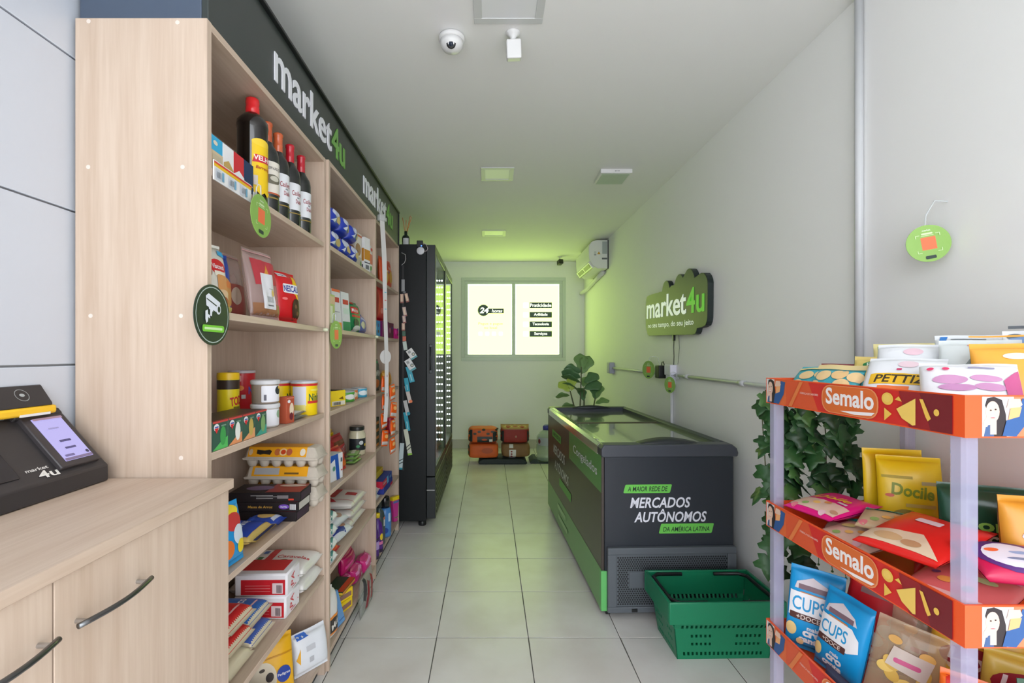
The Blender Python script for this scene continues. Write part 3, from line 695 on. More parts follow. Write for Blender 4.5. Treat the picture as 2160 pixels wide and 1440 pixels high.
# ================================================================== round tags (shelf wobblers)
G_TAG = (140, 182, 88)
def wobbler(loc, rot, label, dia=0.128, clip=None, name='price_tag_wobbler'):
    t = thing(name, label, 'sign', loc, rot, group='round green shelf tags')
    r = dia/2
    MB().lathe([(0, -0.0008), (r, -0.0008), (r, 0.0008), (0, 0.0008)], 40).build('disc', mat(G_TAG, rough=0.4, key='green_tag', vary=0), t, rot=(R(90), 0, 0))
    q = r/0.064; W = (210, 232, 180)
    its = [('r', -0.020*q, -0.022*q, 0.022*q, 0.022*q, (240, 118, 76)), ('t', 'market', 0.0, 0.046*q, 0.006*q, (235, 245, 225)), ('rr', -0.016*q, 0.031*q, 0.016*q, 0.037*q, 0.002*q, W), ('r', -0.018*q, 0.0265*q, 0.018*q, 0.0285*q, W),
           ('rr', -0.015*q, -0.054*q, 0.015*q, -0.043*q, 0.003*q, (44, 60, 56))]
    for sx in (-1, 1):
        for sy in (-1, 1):
            x, y = 0.034*q*sx, 0.031*q*sy
            its += [('r', min(x, x-0.012*q*sx), y-0.0008, max(x, x-0.012*q*sx), y+0.0008, W), ('r', x-0.0008, min(y, y-0.010*q*sy), x+0.0008, max(y, y-0.010*q*sy), W)]
    prints(t, its, S_front(-0.0008), name='tag_print', d0=0.0003, dd=0.0002)
    if clip:
        cx, cy, cz = clip
        MB().tube([(0, 0.002, r-0.004), (0.1*cx, 0.002+0.1*cy, r+0.03), (0.45*cx, 0.002+0.5*cy, max(cz, r)+0.035), (0.85*cx, 0.002+0.85*cy, max(cz, r)+0.025), (cx, cy, cz)], 0.0022, 6).build('clear_arm', glassy((225, 230, 232), 0.5), t, smooth=True)
        MB().box(cx-0.016, cx+0.016, cy-0.002, cy+0.002, cz-0.008, cz+0.012).build('clip', glassy((225, 230, 232), 0.5), t)
    return t
wobbler((-0.694, 1.442, 1.812), (0, R(3), R(90)), 'round green tag with an orange square below the wine bottles', clip=(0.0, 0.017, 0.058))
wobbler((-0.685, 2.122, 1.478), (0, R(-2), R(84)), 'round green tag hanging in front of the second shelving unit', clip=(0.0, 0.014, 0.03), dia=0.125)
wobbler((1.33, 1.436, 1.728), (0, R(-9), R(-18)), 'round green tag sticking out on the white wall above the snacks', dia=0.112, clip=(0.098, 0.03, 0.092))
wobbler((1.30, 3.87, 1.262), (0, 0, R(-68)), 'round green tag on the conduit left of the black adapter', dia=0.145, clip=(0.05, 0.07, 0.02))
wobbler((1.318, 3.46, 1.165), (0, 0, R(-72)), 'round green tag hanging right under the power outlet', dia=0.118, clip=(0.02, 0.05, 0.05))
# black camera notice
cs_ = thing('camera_notice', 'black oval notice with a white surveillance camera on the shelf edge', 'sign', (-0.701, 1.2, 1.492), (0, 0, R(90)))
MB().lathe([(0, -0.0012), (0.0765, -0.0012), (0.0765, 0.0012), (0, 0.0012)], 48).build('disc', mat((36, 50, 40), rough=0.35, key='notice_black', vary=0), cs_, rot=(R(90), 0, 0))
W2 = (224, 228, 238)
prints(cs_, [('a', 0, 0, 0.0685, 0.071, (176, 190, 186)),
    ('p', [(-0.030, 0.046), (-0.018, 0.053), (0.033, 0.034), (0.028, 0.013), (0.012, 0.009), (-0.028, 0.022)], W2), ('p', [(-0.027, 0.041), (0.022, 0.024), (0.020, 0.021), (-0.027, 0.038)], (36, 50, 40)),
    ('e', 0.024, 0.016, 0.011, 0.013, W2), ('e', 0.026, 0.016, 0.006, 0.008, (36, 50, 40)),
    ('p', [(-0.020, 0.022), (-0.002, 0.016), (0.0, 0.008), (-0.018, 0.014)], W2), ('p', [(-0.014, 0.014), (-0.004, 0.011), (-0.007, -0.004), (-0.024, 0.001), (-0.023, -0.006), (-0.014, -0.010)], W2),
    ('p', [(-0.034, 0.008), (-0.024, 0.012), (-0.022, -0.006), (-0.024, -0.018), (-0.030, -0.022), (-0.034, -0.012)], W2),
    ('rr', -0.046, -0.043, 0.048, -0.026, 0.005, (120, 200, 60)), ('rr', -0.038, -0.0375, 0.040, -0.0315, 0.002, (206, 240, 180))], S_front(-0.0012), name='notice_print', d0=0.0003, dd=0.0002)

# ================================================================== payment terminal on the counter
pt = thing('payment_terminal', 'black angled self-checkout terminal with a lit screen on the counter', 'terminal', (XL, 0, CZ+0.0008))
M_PT = mat((48, 46, 48), rough=0.45, key='terminal_black', vary=0.03)
M_PTG = mat((26, 30, 38), rough=0.1, key='terminal_black_glass', vary=0)
# profile in (x, z): front edge at x 0.125, slope up to the wall
pf = [(0.004, 0.0), (0.125, 0.0), (0.125, 0.040), (0.116, 0.047), (0.012, 0.166), (0.004, 0.166)]
MB().prism(pf, 0.50, 1.165, 'y').build('housing', M_PT, pt, bevel=0.004)
sl = math.atan2(0.119, 0.104)
def S_slope(u, v, d):      # v up along the slope from its lower edge, u = Y
    return (0.116 - v*math.cos(sl) + d*math.sin(sl), u, 0.047 + v*math.sin(sl) + d*math.cos(sl))
def slab(u0, u1, v0, v1, d0_, d1_):
    mb = MB(); vs = [S_slope(u, v, d) for d in (d0_, d1_) for u, v in ((u0, v0), (u1, v0), (u1, v1), (u0, v1))]
    return mb.add(vs, [(0,3,2,1), (4,5,6,7), (0,1,5,4), (1,2,6,5), (2,3,7,6), (3,0,4,7)])
slab(0.52, 0.962, 0.012, 0.16, -0.002, 0.003).build('display_glass', M_PTG, pt, bevel=0.002)
pos = slab(1.045, 1.15, 0.006, 0.165, -0.004, 0.010).build('card_terminal', mat((56, 52, 54), rough=0.4, key='pos_grey', vary=0), pt, bevel=0.003)
scr = slab(1.064, 1.136, 0.02, 0.142, 0.009, 0.0112).build('screen', mat((10, 10, 12), key='lavender_screen', emit=(0.52, 0.48, 0.90), es=0.92, vary=0, rough=0.15), pos)
DK = (88, 84, 130)
prints(pos, [('r', 1.064, 0.020, 1.136, 0.027, (130, 116, 150)), ('rr', 1.070, 0.030, 1.094, 0.036, 0.002, (120, 112, 160)), ('rr', 1.084, 0.050, 1.112, 0.0555, 0.002, DK), ('rr', 1.084, 0.070, 1.113, 0.076, 0.002, DK), ('rr', 1.082, 0.108, 1.108, 0.112, 0.001, (160, 156, 205)), ('e', 1.127, 0.033, 0.0045, 0.0045, (70, 66, 96)), ('r', 1.064, 0.136, 1.136, 0.142, (170, 140, 160))], lambda u, v, d: S_slope(u, v, d+0.0112), name='screen_print')
prints(pt, [('t', 'market', 1.005, 0.0245, 0.008, (214, 212, 208), {'w': 0.05, 'bold': 0.02}), ('t', '4u', 1.02, 0.008, 0.019, (226, 224, 218), {'w': 0.045, 'bold': 0.02})], lambda u, v, d: S_slope(u, v, d+0.0003), name='lettering')
# printer head with yellow bumper and contactless reader
slab(1.035, 1.150, 0.150, 0.168, -0.03, 0.012).build('printer_head', M_PT, pt, bevel=0.003)
yb_ = MB().box(0.002, 0.036, 0.985, 1.125, 0.171, 0.191).build('yellow_bumper', mat((246, 196, 40), rough=0.4, key='yellow_plastic', vary=0), pt, bevel=0.006, segs=3)
MB().box(0.034, 0.0375, 1.035, 1.105, 0.1705, 0.176).build('paper_strip', M_WHITE, yb_)
rd = MB().prism([(0.002, 0.191), (0.034, 0.191), (0.033, 0.197), (0.006, 0.238), (0.002, 0.238)], 0.978, 1.115, 'y').build('contactless_reader', M_PT, pt, bevel=0.003)
prints(rd, [('a', 0.0, 0.0, 0.014, 0.0155, (150, 156, 156)), ('e', 0, 0, 0.006, 0.004, (170, 176, 176))], lambda u, v, d: (0.0195-v*0.55+d*0.835, 1.055+u, 0.2175+v*0.835+d*0.55), name='contactless_mark')

# ================================================================== plant behind the freezer
def leaf_mesh(name, outline, curl, m, nv=6):
    """outline: half widths along the length 0..1; returns mesh of unit length along +Y, thickness by solidify"""
    n = len(outline); vs = []; fs = []
    for i, w in enumerate(outline):
        t = i/(n-1)
        for s_ in (-1, -0.5, 0, 0.5, 1):
            vs.append((w*s_, t, -curl*t*t + 0.18*abs(s_)*w + 0.02*math.sin(9*t+3*s_)))
    for i in range(n-1):
        for q in range(4): fs.append((i*5+q, i*5+q+1, (i+1)*5+q+1, (i+1)*5+q))
    o = MB().add(vs, fs).build(name, m, None, smooth=True, fix=False)
    sd = o.modifiers.new('leaf_thickness', 'SOLIDIFY'); sd.thickness = 0.012
    return o
fl = thing('potted_fiddle_leaf_fig', 'potted fiddle leaf fig standing behind the freezer', 'plant', (0.90, 4.78, 0))
MB().lathe([(0, 0), (0.12, 0), (0.15, 0.30), (0.16, 0.30), (0.16, 0.33), (0.145, 0.33), (0.135, 0.29), (0, 0.29)], 28).build('pot', M_DARK, fl, smooth=True)
M_STEM = mat((92, 96, 70), key='plant_stem', vary=0.15)
FG = [mat((116, 152, 92), rough=0.4, key='fig_leaf_mid', vary=0.2, bscale=8), mat((84, 122, 80), rough=0.4, key='fig_leaf_dark', vary=0.2, bscale=8), mat((176, 200, 80), rough=0.4, key='fig_leaf_light', vary=0.2, bscale=8)]
LF = []
for k, m in enumerate(FG):
    LF.append(leaf_mesh('leaf', [0.02, 0.13, 0.20, 0.21, 0.25, 0.33, 0.36, 0.32, 0.20, 0.02], 0.25 - 0.1*k, m))
used = [False]*3
def put_leaf(par, k, loc, rz, pitch, size, roll=0.0, proto=LF, usd=used):
    if usd[k]: o = proto[k].copy(); COL.objects.link(o)
    else: o = proto[k]; usd[k] = True
    o.parent = par; o.location = loc; o.scale = (size, size, size)
    o.rotation_euler = (Matrix.Rotation(rz, 3, 'Z') @ Matrix.Rotation(pitch, 3, 'X') @ Matrix.Rotation(roll, 3, 'Y')).to_euler()
    return o
stems = [[(0, 0, 0.29), (0.01, 0, 0.7), (0.02, -0.01, 1.0), (0.03, 0, 1.26)], [(0.02, 0.02, 0.29), (0.06, 0.02, 0.75), (0.06, 0.02, 1.05)], [(0, -0.02, 0.29), (-0.02, -0.03, 0.75), (-0.09, -0.03, 1.02)], [(0.04, 0, 0.29), (0.12, 0, 0.70), (0.17, 0, 0.95)]]
for st in stems: MB().tube(st, [0.011, 0.009, 0.006, 0.005][:len(st)], 8).build('stem', M_STEM, fl, smooth=True)
# (kind, x, z, heading, pitch up, size)
for k, x, z, rz, pi_, sz, rl in ((0, 0.03, 1.20, -5, 78, 0.21, 5), (0, 0.03, 1.19, -75, 64, 0.21, 60), (1, 0.03, 1.21, 84, 12, 0.18, 70), (1, 0.02, 1.15, 84, 22, 0.2, 60), (1, 0.02, 1.10, 78, 26, 0.2, 30), (1, 0.0, 1.03, 70, 28, 0.17, 20), (1, 0.06, 1.10, -70, 32, 0.19, 40), (1, 0.06, 1.04, -80, 18, 0.2, 55), (0, 0.05, 1.06, -30, 50, 0.16, 0),
                             (2, -0.09, 1.01, 60, 40, 0.15, -50), (2, -0.07, 1.02, -10, 70, 0.15, 10), (0, -0.09, 0.97, 85, 5, 0.14, 40), (1, 0.05, 0.92, 10, 65, 0.14, 0), (1, 0.17, 0.93, 30, 75, 0.16, 0), (0, 0.18, 0.94, -45, 65, 0.16, 10), (0, 0.17, 0.89, -85, 22, 0.15, 30), (0, 0.16, 0.86, -60, -15, 0.15, 30), (0, -0.03, 0.86, 85, 0, 0.15, 60), (1, 0.02, 1.0, 160, 30, 0.15, 0)):
    put_leaf(fl, k, (x, 0.0, z), R(rz), R(pi_), sz, R(rl))

# ================================================================== ivy hanging behind the snack rack
iv = thing('hanging_ivy', 'artificial ivy garland hanging on the wall behind the snack rack', 'plant', (1.135, 1.72, 1.25))
M_IV = [mat((32, 66, 36), rough=0.45, key='ivy_dark', vary=0.25, bscale=30), mat((44, 86, 44), rough=0.45, key='ivy_mid', vary=0.25, bscale=30), mat((70, 112, 56), rough=0.45, key='ivy_light', vary=0.25, bscale=30)]
def ivy_mesh(m):
    half = [(0.0, 0.0), (0.16, -0.10), (0.42, -0.06), (0.36, 0.16), (0.58, 0.34), (0.50, 0.50), (0.26, 0.54), (0.18, 0.72), (0.0, 1.0)]
    vs = []; fs = []
    for x, y in half: vs.append((0, max(0, y)*0.95 if x else y, 0.02*y))
    nb = len(half)
    for s_ in (1, -1):
        b0 = len(vs)
        for x, y in half[1:-1]: vs.append((x*s_, y, -0.30*x*x - 0.12*max(0, y)**2 + 0.05))
        mids = list(range(nb)); ed = [0] + [b0+i for i in range(nb-2)] + [nb-1]
        for i in range(nb-1):
            f = [mids[i], ed[i], ed[i+1], mids[i+1]]; f2_ = []
            for q in f:
                if q not in f2_: f2_.append(q)
            if len(f2_) > 2: fs.append(tuple(f2_ if s_ > 0 else reversed(f2_)))
    o = MB().add(vs, fs).build('leaf', m, None, smooth=True, fix=False)
    sd = o.modifiers.new('leaf_thickness', 'SOLIDIFY'); sd.thickness = 0.012
    return o
IVL = [ivy_mesh(m) for m in M_IV]; ivu = [False]*3
rnd = random.Random(5)
strands = []
for k in range(7):
    x0 = -0.16 + 0.045*k; ln_ = [0.50, 0.60, 0.44, 0.58, 0.42, 0.40, 0.30][k]
    pts = [(x0 + 0.03*math.sin(3*t/8+k), -0.02+0.03*math.sin(k*2.1+t/2), -ln_*t/8) for t in range(9)]
    strands.append(pts); MB().tube(pts, 0.002, 5).build('stem', M_STEM, iv)
    for t in range(20):
        a = t/19*8; i = min(7, int(a)); f = a-i
        p = Vector(pts[i])*(1-f) + Vector(pts[i+1])*f
        if rnd.random() < 0.12: continue
        put_leaf(iv, rnd.choice([0, 0, 1, 1, 2]) if k > 0 else rnd.choice([1, 1, 2]), p + Vector((rnd.uniform(-0.02, 0.02), rnd.uniform(-0.05, 0.0), 0)), R(180 + rnd.uniform(-75, 75)), R(-rnd.uniform(25, 80)), rnd.uniform(0.062, 0.09), R(rnd.uniform(-30, 30)), IVL, ivu)
for k in range(6):
    x = -0.10 + 0.045*k; zz = -0.52 - 0.05*((k*37) % 3)/2
    tw = MB().tube([(x, -0.02, zz), (x+0.008, -0.025, zz-0.05), (x+0.004*(k-2), -0.03, zz-0.085)], 0.0012, 5).build('twig', M_IV[2], iv)
    MB().lathe([(0, -0.005), (0.004, -0.002), (0.004, 0.002), (0, 0.005)], 8).build('bud', M_IV[2], tw, loc=(x+0.004*(k-2), -0.03, zz-0.087))
MB().box(-0.13, 0.259, -0.008, 0.008, 0.0, 0.012).build('hanger_bar', M_DARK, iv)

# ================================================================== luggage and water by the back wall
mt_ = MB().prism([(-0.29, 0), (0.29, 0), (0.31, 0.012), (0.29, 0.05), (0.24, 0.07), (-0.24, 0.07), (-0.30, 0.045), (-0.31, 0.012)], -0.17, 0.17, 'y').build('folded_case', mat((36, 48, 46), rough=0.6, key='dark_fabric', vary=0.15, bscale=30, bump=0.3), bevel=0.012, segs=3, loc=(0.17, 6.12, 0))
tag(mt_, 'flat dark folded case lying under the stacked bags', 'case')
def soft_bag(name, label, cat, w, d, h, loc, base, parts, rz=0, seed=0):
    t = thing(name, label, cat, loc, (0, 0, R(rz)), group='thermal bags stacked by the window wall')
    rn = random.Random(seed); mb = MB(); N = 10; vs = []; fs = []
    def P(a, b, c):     # cube point -> soft superellipsoid box
        q = (abs(a)**6+abs(b)**6+abs(c)**6)**(1/6); a, b, c = a/q, b/q, c/q
        k = 1 + 0.035*noise.noise((a*2+seed, b*2, c*2.5))
        return (a*w/2*k, b*d/2*k, h/2 + c*h/2*(1+0.05*noise.noise((a*3, b*3+seed, c))))
    idx = {}
    def V(a, b, c):
        key = (round(a, 4), round(b, 4), round(c, 4))
        if key not in idx: idx[key] = len(vs); vs.append(P(a, b, c))
        return idx[key]
    g = [-1+2*i/N for i in range(N+1)]
    for i in range(N):
        for j in range(N):
            a0, a1, b0, b1 = g[i], g[i+1], g[j], g[j+1]
            for s_ in (-1, 1):
                fs += [(V(a0, b0, s_), V(a1, b0, s_), V(a1, b1, s_), V(a0, b1, s_)), (V(a0, s_, b0), V(a1, s_, b0), V(a1, s_, b1), V(a0, s_, b1)), (V(s_, a0, b0), V(s_, a1, b0), V(s_, a1, b1), V(s_, a0, b1))]
    mb.add(vs, fs).build('bag_body', base, t, smooth=True)
    SF = lambda u, v, dd_: (u, -d/2*1.0*min(1, (max(1e-6, 1-abs(2*u/w)**6))**(1/6)*(max(1e-6, 1-abs(2*v/h-1)**6))**(1/6)) - 0.006 - dd_, v)
    prints(t, parts, SF, g=0.03, name='bag_panel')
    return t
M_OR = mat((214, 96, 38), rough=0.6, key='orange_fabric', vary=0.12, bscale=25, bump=0.25)
M_RED = mat((150, 44, 36), rough=0.6, key='red_fabric', vary=0.12, bscale=25, bump=0.25)
M_BRN = mat((134, 100, 62), rough=0.65, key='brown_fabric', vary=0.15, bscale=25, bump=0.25)
M_NVY = (40, 50, 52)
soft_bag('cooler_bag', 'plain orange bag at the lower left of the pile', 'bag', 0.38, 0.26, 0.18, (-0.075, 6.06, 0.078), M_OR, [('r', -0.195, 0.03, -0.17, 0.16, (44, 54, 50)), ('e', 0.05, 0.10, 0.07, 0.035, (176, 76, 34))], seed=1)
soft_bag('cooler_bag', 'orange patterned bag with black pocket, upper left of the pile', 'bag', 0.37, 0.26, 0.19, (-0.08, 6.07, 0.268), M_OR, [('r', -0.185, 0.02, -0.13, 0.17, M_NVY), ('r', 0.125, 0.02, 0.185, 0.15, M_NVY), ('r', -0.07, 0.012, 0.12, 0.085, M_NVY), ('e', 0.02, 0.045, 0.035, 0.012, (190, 80, 40)), ('r', 0.08, 0.02, 0.12, 0.05, (225, 225, 220))]
         + [('e', -0.10+0.055*i, 0.12+0.05*((i*7) % 3)/2, 0.022, 0.014, (60, 56, 44)) for i in range(6)], seed=2)
soft_bag('cooler_bag', 'brown bag with a white tag, lower right of the pile', 'bag', 0.36, 0.26, 0.17, (0.335, 6.07, 0.09), M_BRN, [('r', -0.085, 0.12, -0.035, 0.165, (214, 212, 208)), ('rr', -0.085, -0.02, 0.0, 0.10, 0.004, (226, 222, 220)), ('e', -0.055, 0.075, 0.012, 0.010, (140, 40, 40)), ('e', -0.055, 0.045, 0.012, 0.010, (140, 40, 40)), ('e', -0.055, 0.015, 0.012, 0.010, (140, 40, 40))], seed=3)
soft_bag('cooler_bag', 'dark red bag with a tan top, upper right of the pile', 'bag', 0.36, 0.26, 0.21, (0.325, 6.08, 0.266), M_RED, [('r', -0.18, 0.175, 0.18, 0.225, (176, 140, 84)), ('r', -0.182, 0.02, -0.14, 0.16, (44, 48, 48)), ('r', 0.15, 0.02, 0.182, 0.16, (44, 48, 48)), ('e', 0.01, 0.085, 0.012, 0.014, (170, 120, 90))], seed=4)
tr = MB().prism([(-0.02, 0), (0.42, 0), (0.42, 0.02), (0.08, 0.02), (0.06, 0.06), (0.02, 0.06), (-0.03, 0.02)], -0.15, 0.15, 'y').build('floor_stand', mat((44, 60, 58), rough=0.5, key='dark_green_stand'), loc=(0.545, 6.14, 0), bevel=0.004)
tag(tr, 'dark low stand under the big water bottle', 'stand')
wb = thing('water_jug', 'large clear water jug with a blue cap behind the freezer', 'bottle', (0.745, 6.14, 0.0215))
M_JUG = mat((186, 205, 196), rough=0.06, key='clear_blue_plastic', vary=0, alpha=0.45, spec=0.7)
MB().lathe([(0, 0), (0.125, 0), (0.135, 0.015), (0.135, 0.06), (0.128, 0.075), (0.135, 0.09), (0.135, 0.19), (0.128, 0.205), (0.135, 0.22), (0.13, 0.30), (0.09, 0.355), (0.045, 0.385), (0.04, 0.40), (0, 0.40)], 28).build('jug_body', M_JUG, wb, smooth=True)
MB().lathe([(0, 0.40), (0.05, 0.385), (0.052, 0.43), (0.03, 0.45), (0, 0.45)], 20).build('cap', mat((70, 70, 170), rough=0.4, key='blue_cap', vary=0), wb, smooth=True)
prints(wb, [('r', -0.14, 0.20, 0.0, 0.30, (186, 192, 204)), ('e', -0.12, 0.25, 0.02, 0.03, (130, 60, 70))], lambda u, v, d: ((0.136+d)*math.sin(u/0.136), -(0.136+d)*math.cos(u/0.136), v), g=0.02)
# ================================================================== product builders
def S_cyl(r): return lambda u, v, d: ((r+d)*math.sin(u/r), -(r+d)*math.cos(u/r), v)
def bag(name, label, cat, W, H, Tk, loc, rot, base, its=(), p=2.4, seal=0.012, seed=0, group=None, sag=1.0, wr=0.10, mb_=None, gloss=0.30, ground=False):
    o_m = mb_ or mat(base, rough=gloss, spec=0.5, vary=0.05, bscale=25)
    def half(u, v):
        a = min(1.0, abs(2*u/W)); vb = (v-seal)/(H-2*seal)
        if vb <= 0 or vb >= 1: return 0.0007
        b = abs(2*vb**sag-1)
        k = ((1-a**p)**(1/p))*((1-b**p)**(1/p))
        n = noise.noise((u*22+seed*3.1, v*16+seed, 0.3)) + 0.6*noise.noise((u*55, v*14+seed*2, 1.7))
        return max(0.0007, Tk/2*k*(1+wr*n))
    def bend(u, v): return 0.05*Tk*math.sin(7*u/W+seed)*max(0, v/H-0.7)*3
    nu, nv = 14, 16
    us = [-W/2*math.cos(PI*i/nu) for i in range(nu+1)]
    vs_ = [0.0] + [seal + (H-2*seal)*(1-math.cos(PI*i/nv))/2 for i in range(nv+1)] + [H]
    mb = MB(); nn = nu+1
    for sgn in (-1, 1):
        vs = [(u, sgn*half(u, v)+bend(u, v), v) for v in vs_ for u in us]
        fs = []
        for j in range(len(vs_)-1):
            for i in range(nu):
                f = (j*nn+i, j*nn+i+1, (j+1)*nn+i+1, (j+1)*nn+i)
                fs.append(f if sgn < 0 else tuple(reversed(f)))
        mb.add(vs, fs)
    if ground:
        rm_ = Euler(tuple(R(a) for a in rot)).to_matrix()
        loc = (loc[0], loc[1], loc[2] - min((rm_ @ Vector(q))[2] for q in mb.v))
    t = thing(name, label, cat, loc, tuple(R(a) for a in rot), group)
    mb.build('bag_body', o_m, t, smooth=True, fix=False)
    if its: prints(t, its, lambda u, v, d: (u, -half(u, v)+bend(u, v)-d, v), g=0.012, d0=0.0012, dd=0.0003)
    return t
def carton(name, label, cat, W, D, H, loc, rot, base, front=(), left=(), right=(), top=(), group=None, bev=0.001):
    t = thing(name, label, cat, loc, tuple(R(a) for a in rot), group)
    MB().box(-W/2, W/2, -D/2, D/2, 0, H).build('carton', card(base), t, bevel=bev, segs=1)
    for it, S, nm in ((front, lambda u, v, d: (u, -D/2-d, v), 'front_print'), (left, lambda u, v, d: (-W/2-d, -u, v), 'side_print'), (right, lambda u, v, d: (W/2+d, u, v), 'side_print'), (top, lambda u, v, d: (u, v, H+d), 'top_print')):
        if it: prints(t, it, S, name=nm)
    return t
def can(name, label, cat, r, h, loc, rz, base, its=(), lid=(196, 198, 204), lidh=0.01, group=None, metal=False, rim=True, body=None):
    t = thing(name, label, cat, loc, (0, 0, R(rz)), group)
    m = body or (mat(base, rough=0.3, vary=0.02) if not metal else mat(base, rough=0.25, metal=0.9, vary=0))
    MB().lathe([(0, 0), (r*0.97, 0), (r, 0.003), (r, h-lidh), (0, h-lidh)], 28).build('can_body', m, t, smooth=False, bevel=0.0008)
    MB().lathe([(0, h-lidh), (r*1.02, h-lidh), (r*1.03, h-lidh*0.5), (r*1.0, h), (r*0.93, h), (r*0.90, h-0.003), (0, h-0.003)], 28).build('lid', mat(lid, rough=0.35, vary=0), t, smooth=False, bevel=0.0008)
    if its: prints(t, its, S_cyl(r), g=0.010)
    return t
def bottle(name, label, cat, prof, capprof, loc, rz, glass, capc, its, rl, group=None, cols=None):
    t = thing(name, label, cat, loc, (0, 0, R(rz)), group)
    MB().lathe(prof, 26).build('bottle_body', glass, t, smooth=True)
    MB().lathe(capprof, 22).build('cap', mat(capc, rough=0.25, vary=0.02, coat=0.3), t, smooth=True)
    if its: prints(t, its, S_cyl(rl), g=0.010)
    return t
A_, B_, C_, D_, E_, F_ = SH
BRN = (150, 110, 70); CRM = (232, 224, 206); NAV = (34, 52, 120); YEL = (240, 200, 30); RED = (206, 32, 40); WHT = (234, 234, 236); TEAL = (0, 150, 160)

# ------------------------------------------------------------------ unit 1, top shelf: spirits, wine, small packs
pk = [((60, 170, 214), [('r', -0.027, 0, 0.027, 0.048, (206, 186, 152)), ('e', -0.008, 0.07, 0.01, 0.006, (220, 210, 190)), ('rr', -0.022, 0.008, 0.02, 0.04, 0.004, (190, 176, 150))], 'pack with a blue top half'),
      (WHT, [('p', [(-0.024, 0.0), (0.024, 0.0), (0.024, 0.03), (0.0, 0.048), (-0.024, 0.036)], (196, 164, 96))], 'white pack with a gold front'),
      ((206, 46, 56), [('p', [(-0.027, 0), (0.027, 0), (0.027, 0.03), (0.0, 0.042), (-0.027, 0.026)], WHT)], 'red pack with a white front'),
      ((36, 56, 92), [('r', 0.0, 0.02, 0.02, 0.023, (200, 180, 120)), ('e', -0.008, 0.016, 0.003, 0.003, (60, 160, 220))], 'dark blue pack')]
for i, (c, its, ds) in enumerate(pk):
    carton('small_carton', ds + ' at the front of the wine shelf', 'carton', 0.054, 0.022, 0.088, (-0.729, 1.250+0.0555*i, A_+0.001), (0, 0, 90), c, front=its, left=[('r', -0.011, 0, 0.011, 0.088, c)], group='small cartons before the bottles')
pr_ = thing('price_rail', 'white price strip with a red and yellow line on the wine shelf edge', 'price strip', (SX+0.0022, 1.225, A_-0.03), (0, 0, R(90)))
MB().box(0, 0.192, -0.0015, 0.0015, 0, 0.052).build('strip', card((232, 232, 232)), pr_)
prints(pr_, [('r', 0, 0.036, 0.192, 0.044, (236, 190, 40)), ('r', 0, 0.044, 0.192, 0.049, (214, 60, 50))] + [('r', 0.006+0.06*i, 0.004, 0.03+0.06*i, 0.032, (206, 212, 222)) for i in range(3)] + [('r', 0.034+0.06*i, 0.006, 0.044+0.06*i, 0.03, (120, 170, 200)) for i in range(3)] + [('r', 0.01+0.06*i+0.004*q, 0.008, 0.012+0.06*i+0.004*q, 0.024, (90, 96, 110)) for i in range(3) for q in range(4)], S_front(-0.0015), name='price_print')
M_DKGL = mat((22, 16, 14), rough=0.1, key='brown_black_glass', vary=0, coat=0.5)
M_WINE = mat((14, 20, 18), rough=0.08, key='dark_wine_glass', vary=0, coat=0.5)
bottle('spirit_bottle', 'large dark spirit bottle with red cap and yellow label', 'bottle',
    [(0, 0), (0.043, 0), (0.0455, 0.006), (0.0455, 0.235), (0.0475, 0.245), (0.046, 0.262), (0.03, 0.282), (0.0165, 0.292), (0.0155, 0.30), (0, 0.30)],
    [(0.0165, 0.288), (0.0205, 0.29), (0.021, 0.31), (0.0195, 0.312), (0.021, 0.322), (0.020, 0.336), (0.017, 0.339), (0, 0.339)], (-0.764, 1.53, A_+0.001), 30, M_DKGL, (222, 34, 40),
    [('r', -0.005, 0.035, 0.062, 0.188, YEL), ('e', 0.028, 0.188, 0.034, 0.012, (244, 208, 60)), ('p', [(-0.004, 0.122), (0.062, 0.128), (0.064, 0.150), (0.004, 0.147)], (204, 40, 60)), ('t', 'VELHO', 0.034, 0.138, 0.016, (244, 240, 230), {'bold': 0.02}), ('t', 'Barreiro', 0.03, 0.108, 0.010, (170, 50, 40), {'shear': 0.2}), ('r', 0.052, 0.075, 0.056, 0.12, (214, 120, 30)), ('r', 0.0, 0.05, 0.012, 0.08, (210, 200, 190)),
     ('p', [(0.0, 0.018), (0.01, 0.03), (0.02, 0.02), (0.034, 0.03), (0.046, 0.018), (0.06, 0.035), (0.0, 0.036)], YEL)], 0.0455)
def wine(y, x, capc, its, label, rz=50):
    bottle('wine_bottle', label, 'bottle',
        [(0, 0), (0.035, 0), (0.0372, 0.005), (0.0372, 0.185), (0.034, 0.205), (0.022, 0.225), (0.0145, 0.24), (0.0142, 0.245), (0, 0.245)],
        [(0.0142, 0.228), (0.0152, 0.232), (0.0152, 0.258), (0.0158, 0.260), (0.0152, 0.262), (0.0150, 0.292), (0.0165, 0.294), (0.0165, 0.304), (0.013, 0.307), (0, 0.307)], (x, y, A_+0.001), rz, M_WINE, capc, its, 0.0372, group='wine bottles on the top shelf')
CDD = [('r', -0.04, 0.055, 0.046, 0.155, (226, 228, 232)), ('t', 'Casillero', 0.012, 0.118, 0.018, (150, 40, 50), {'w': 0.045}), ('t', 'Diablo', 0.018, 0.088, 0.015, (150, 40, 50), {'w': 0.03}), ('t', 'del', 0.014, 0.103, 0.007, (60, 50, 60)), ('r', -0.03, 0.040, 0.036, 0.044, (150, 126, 60))]
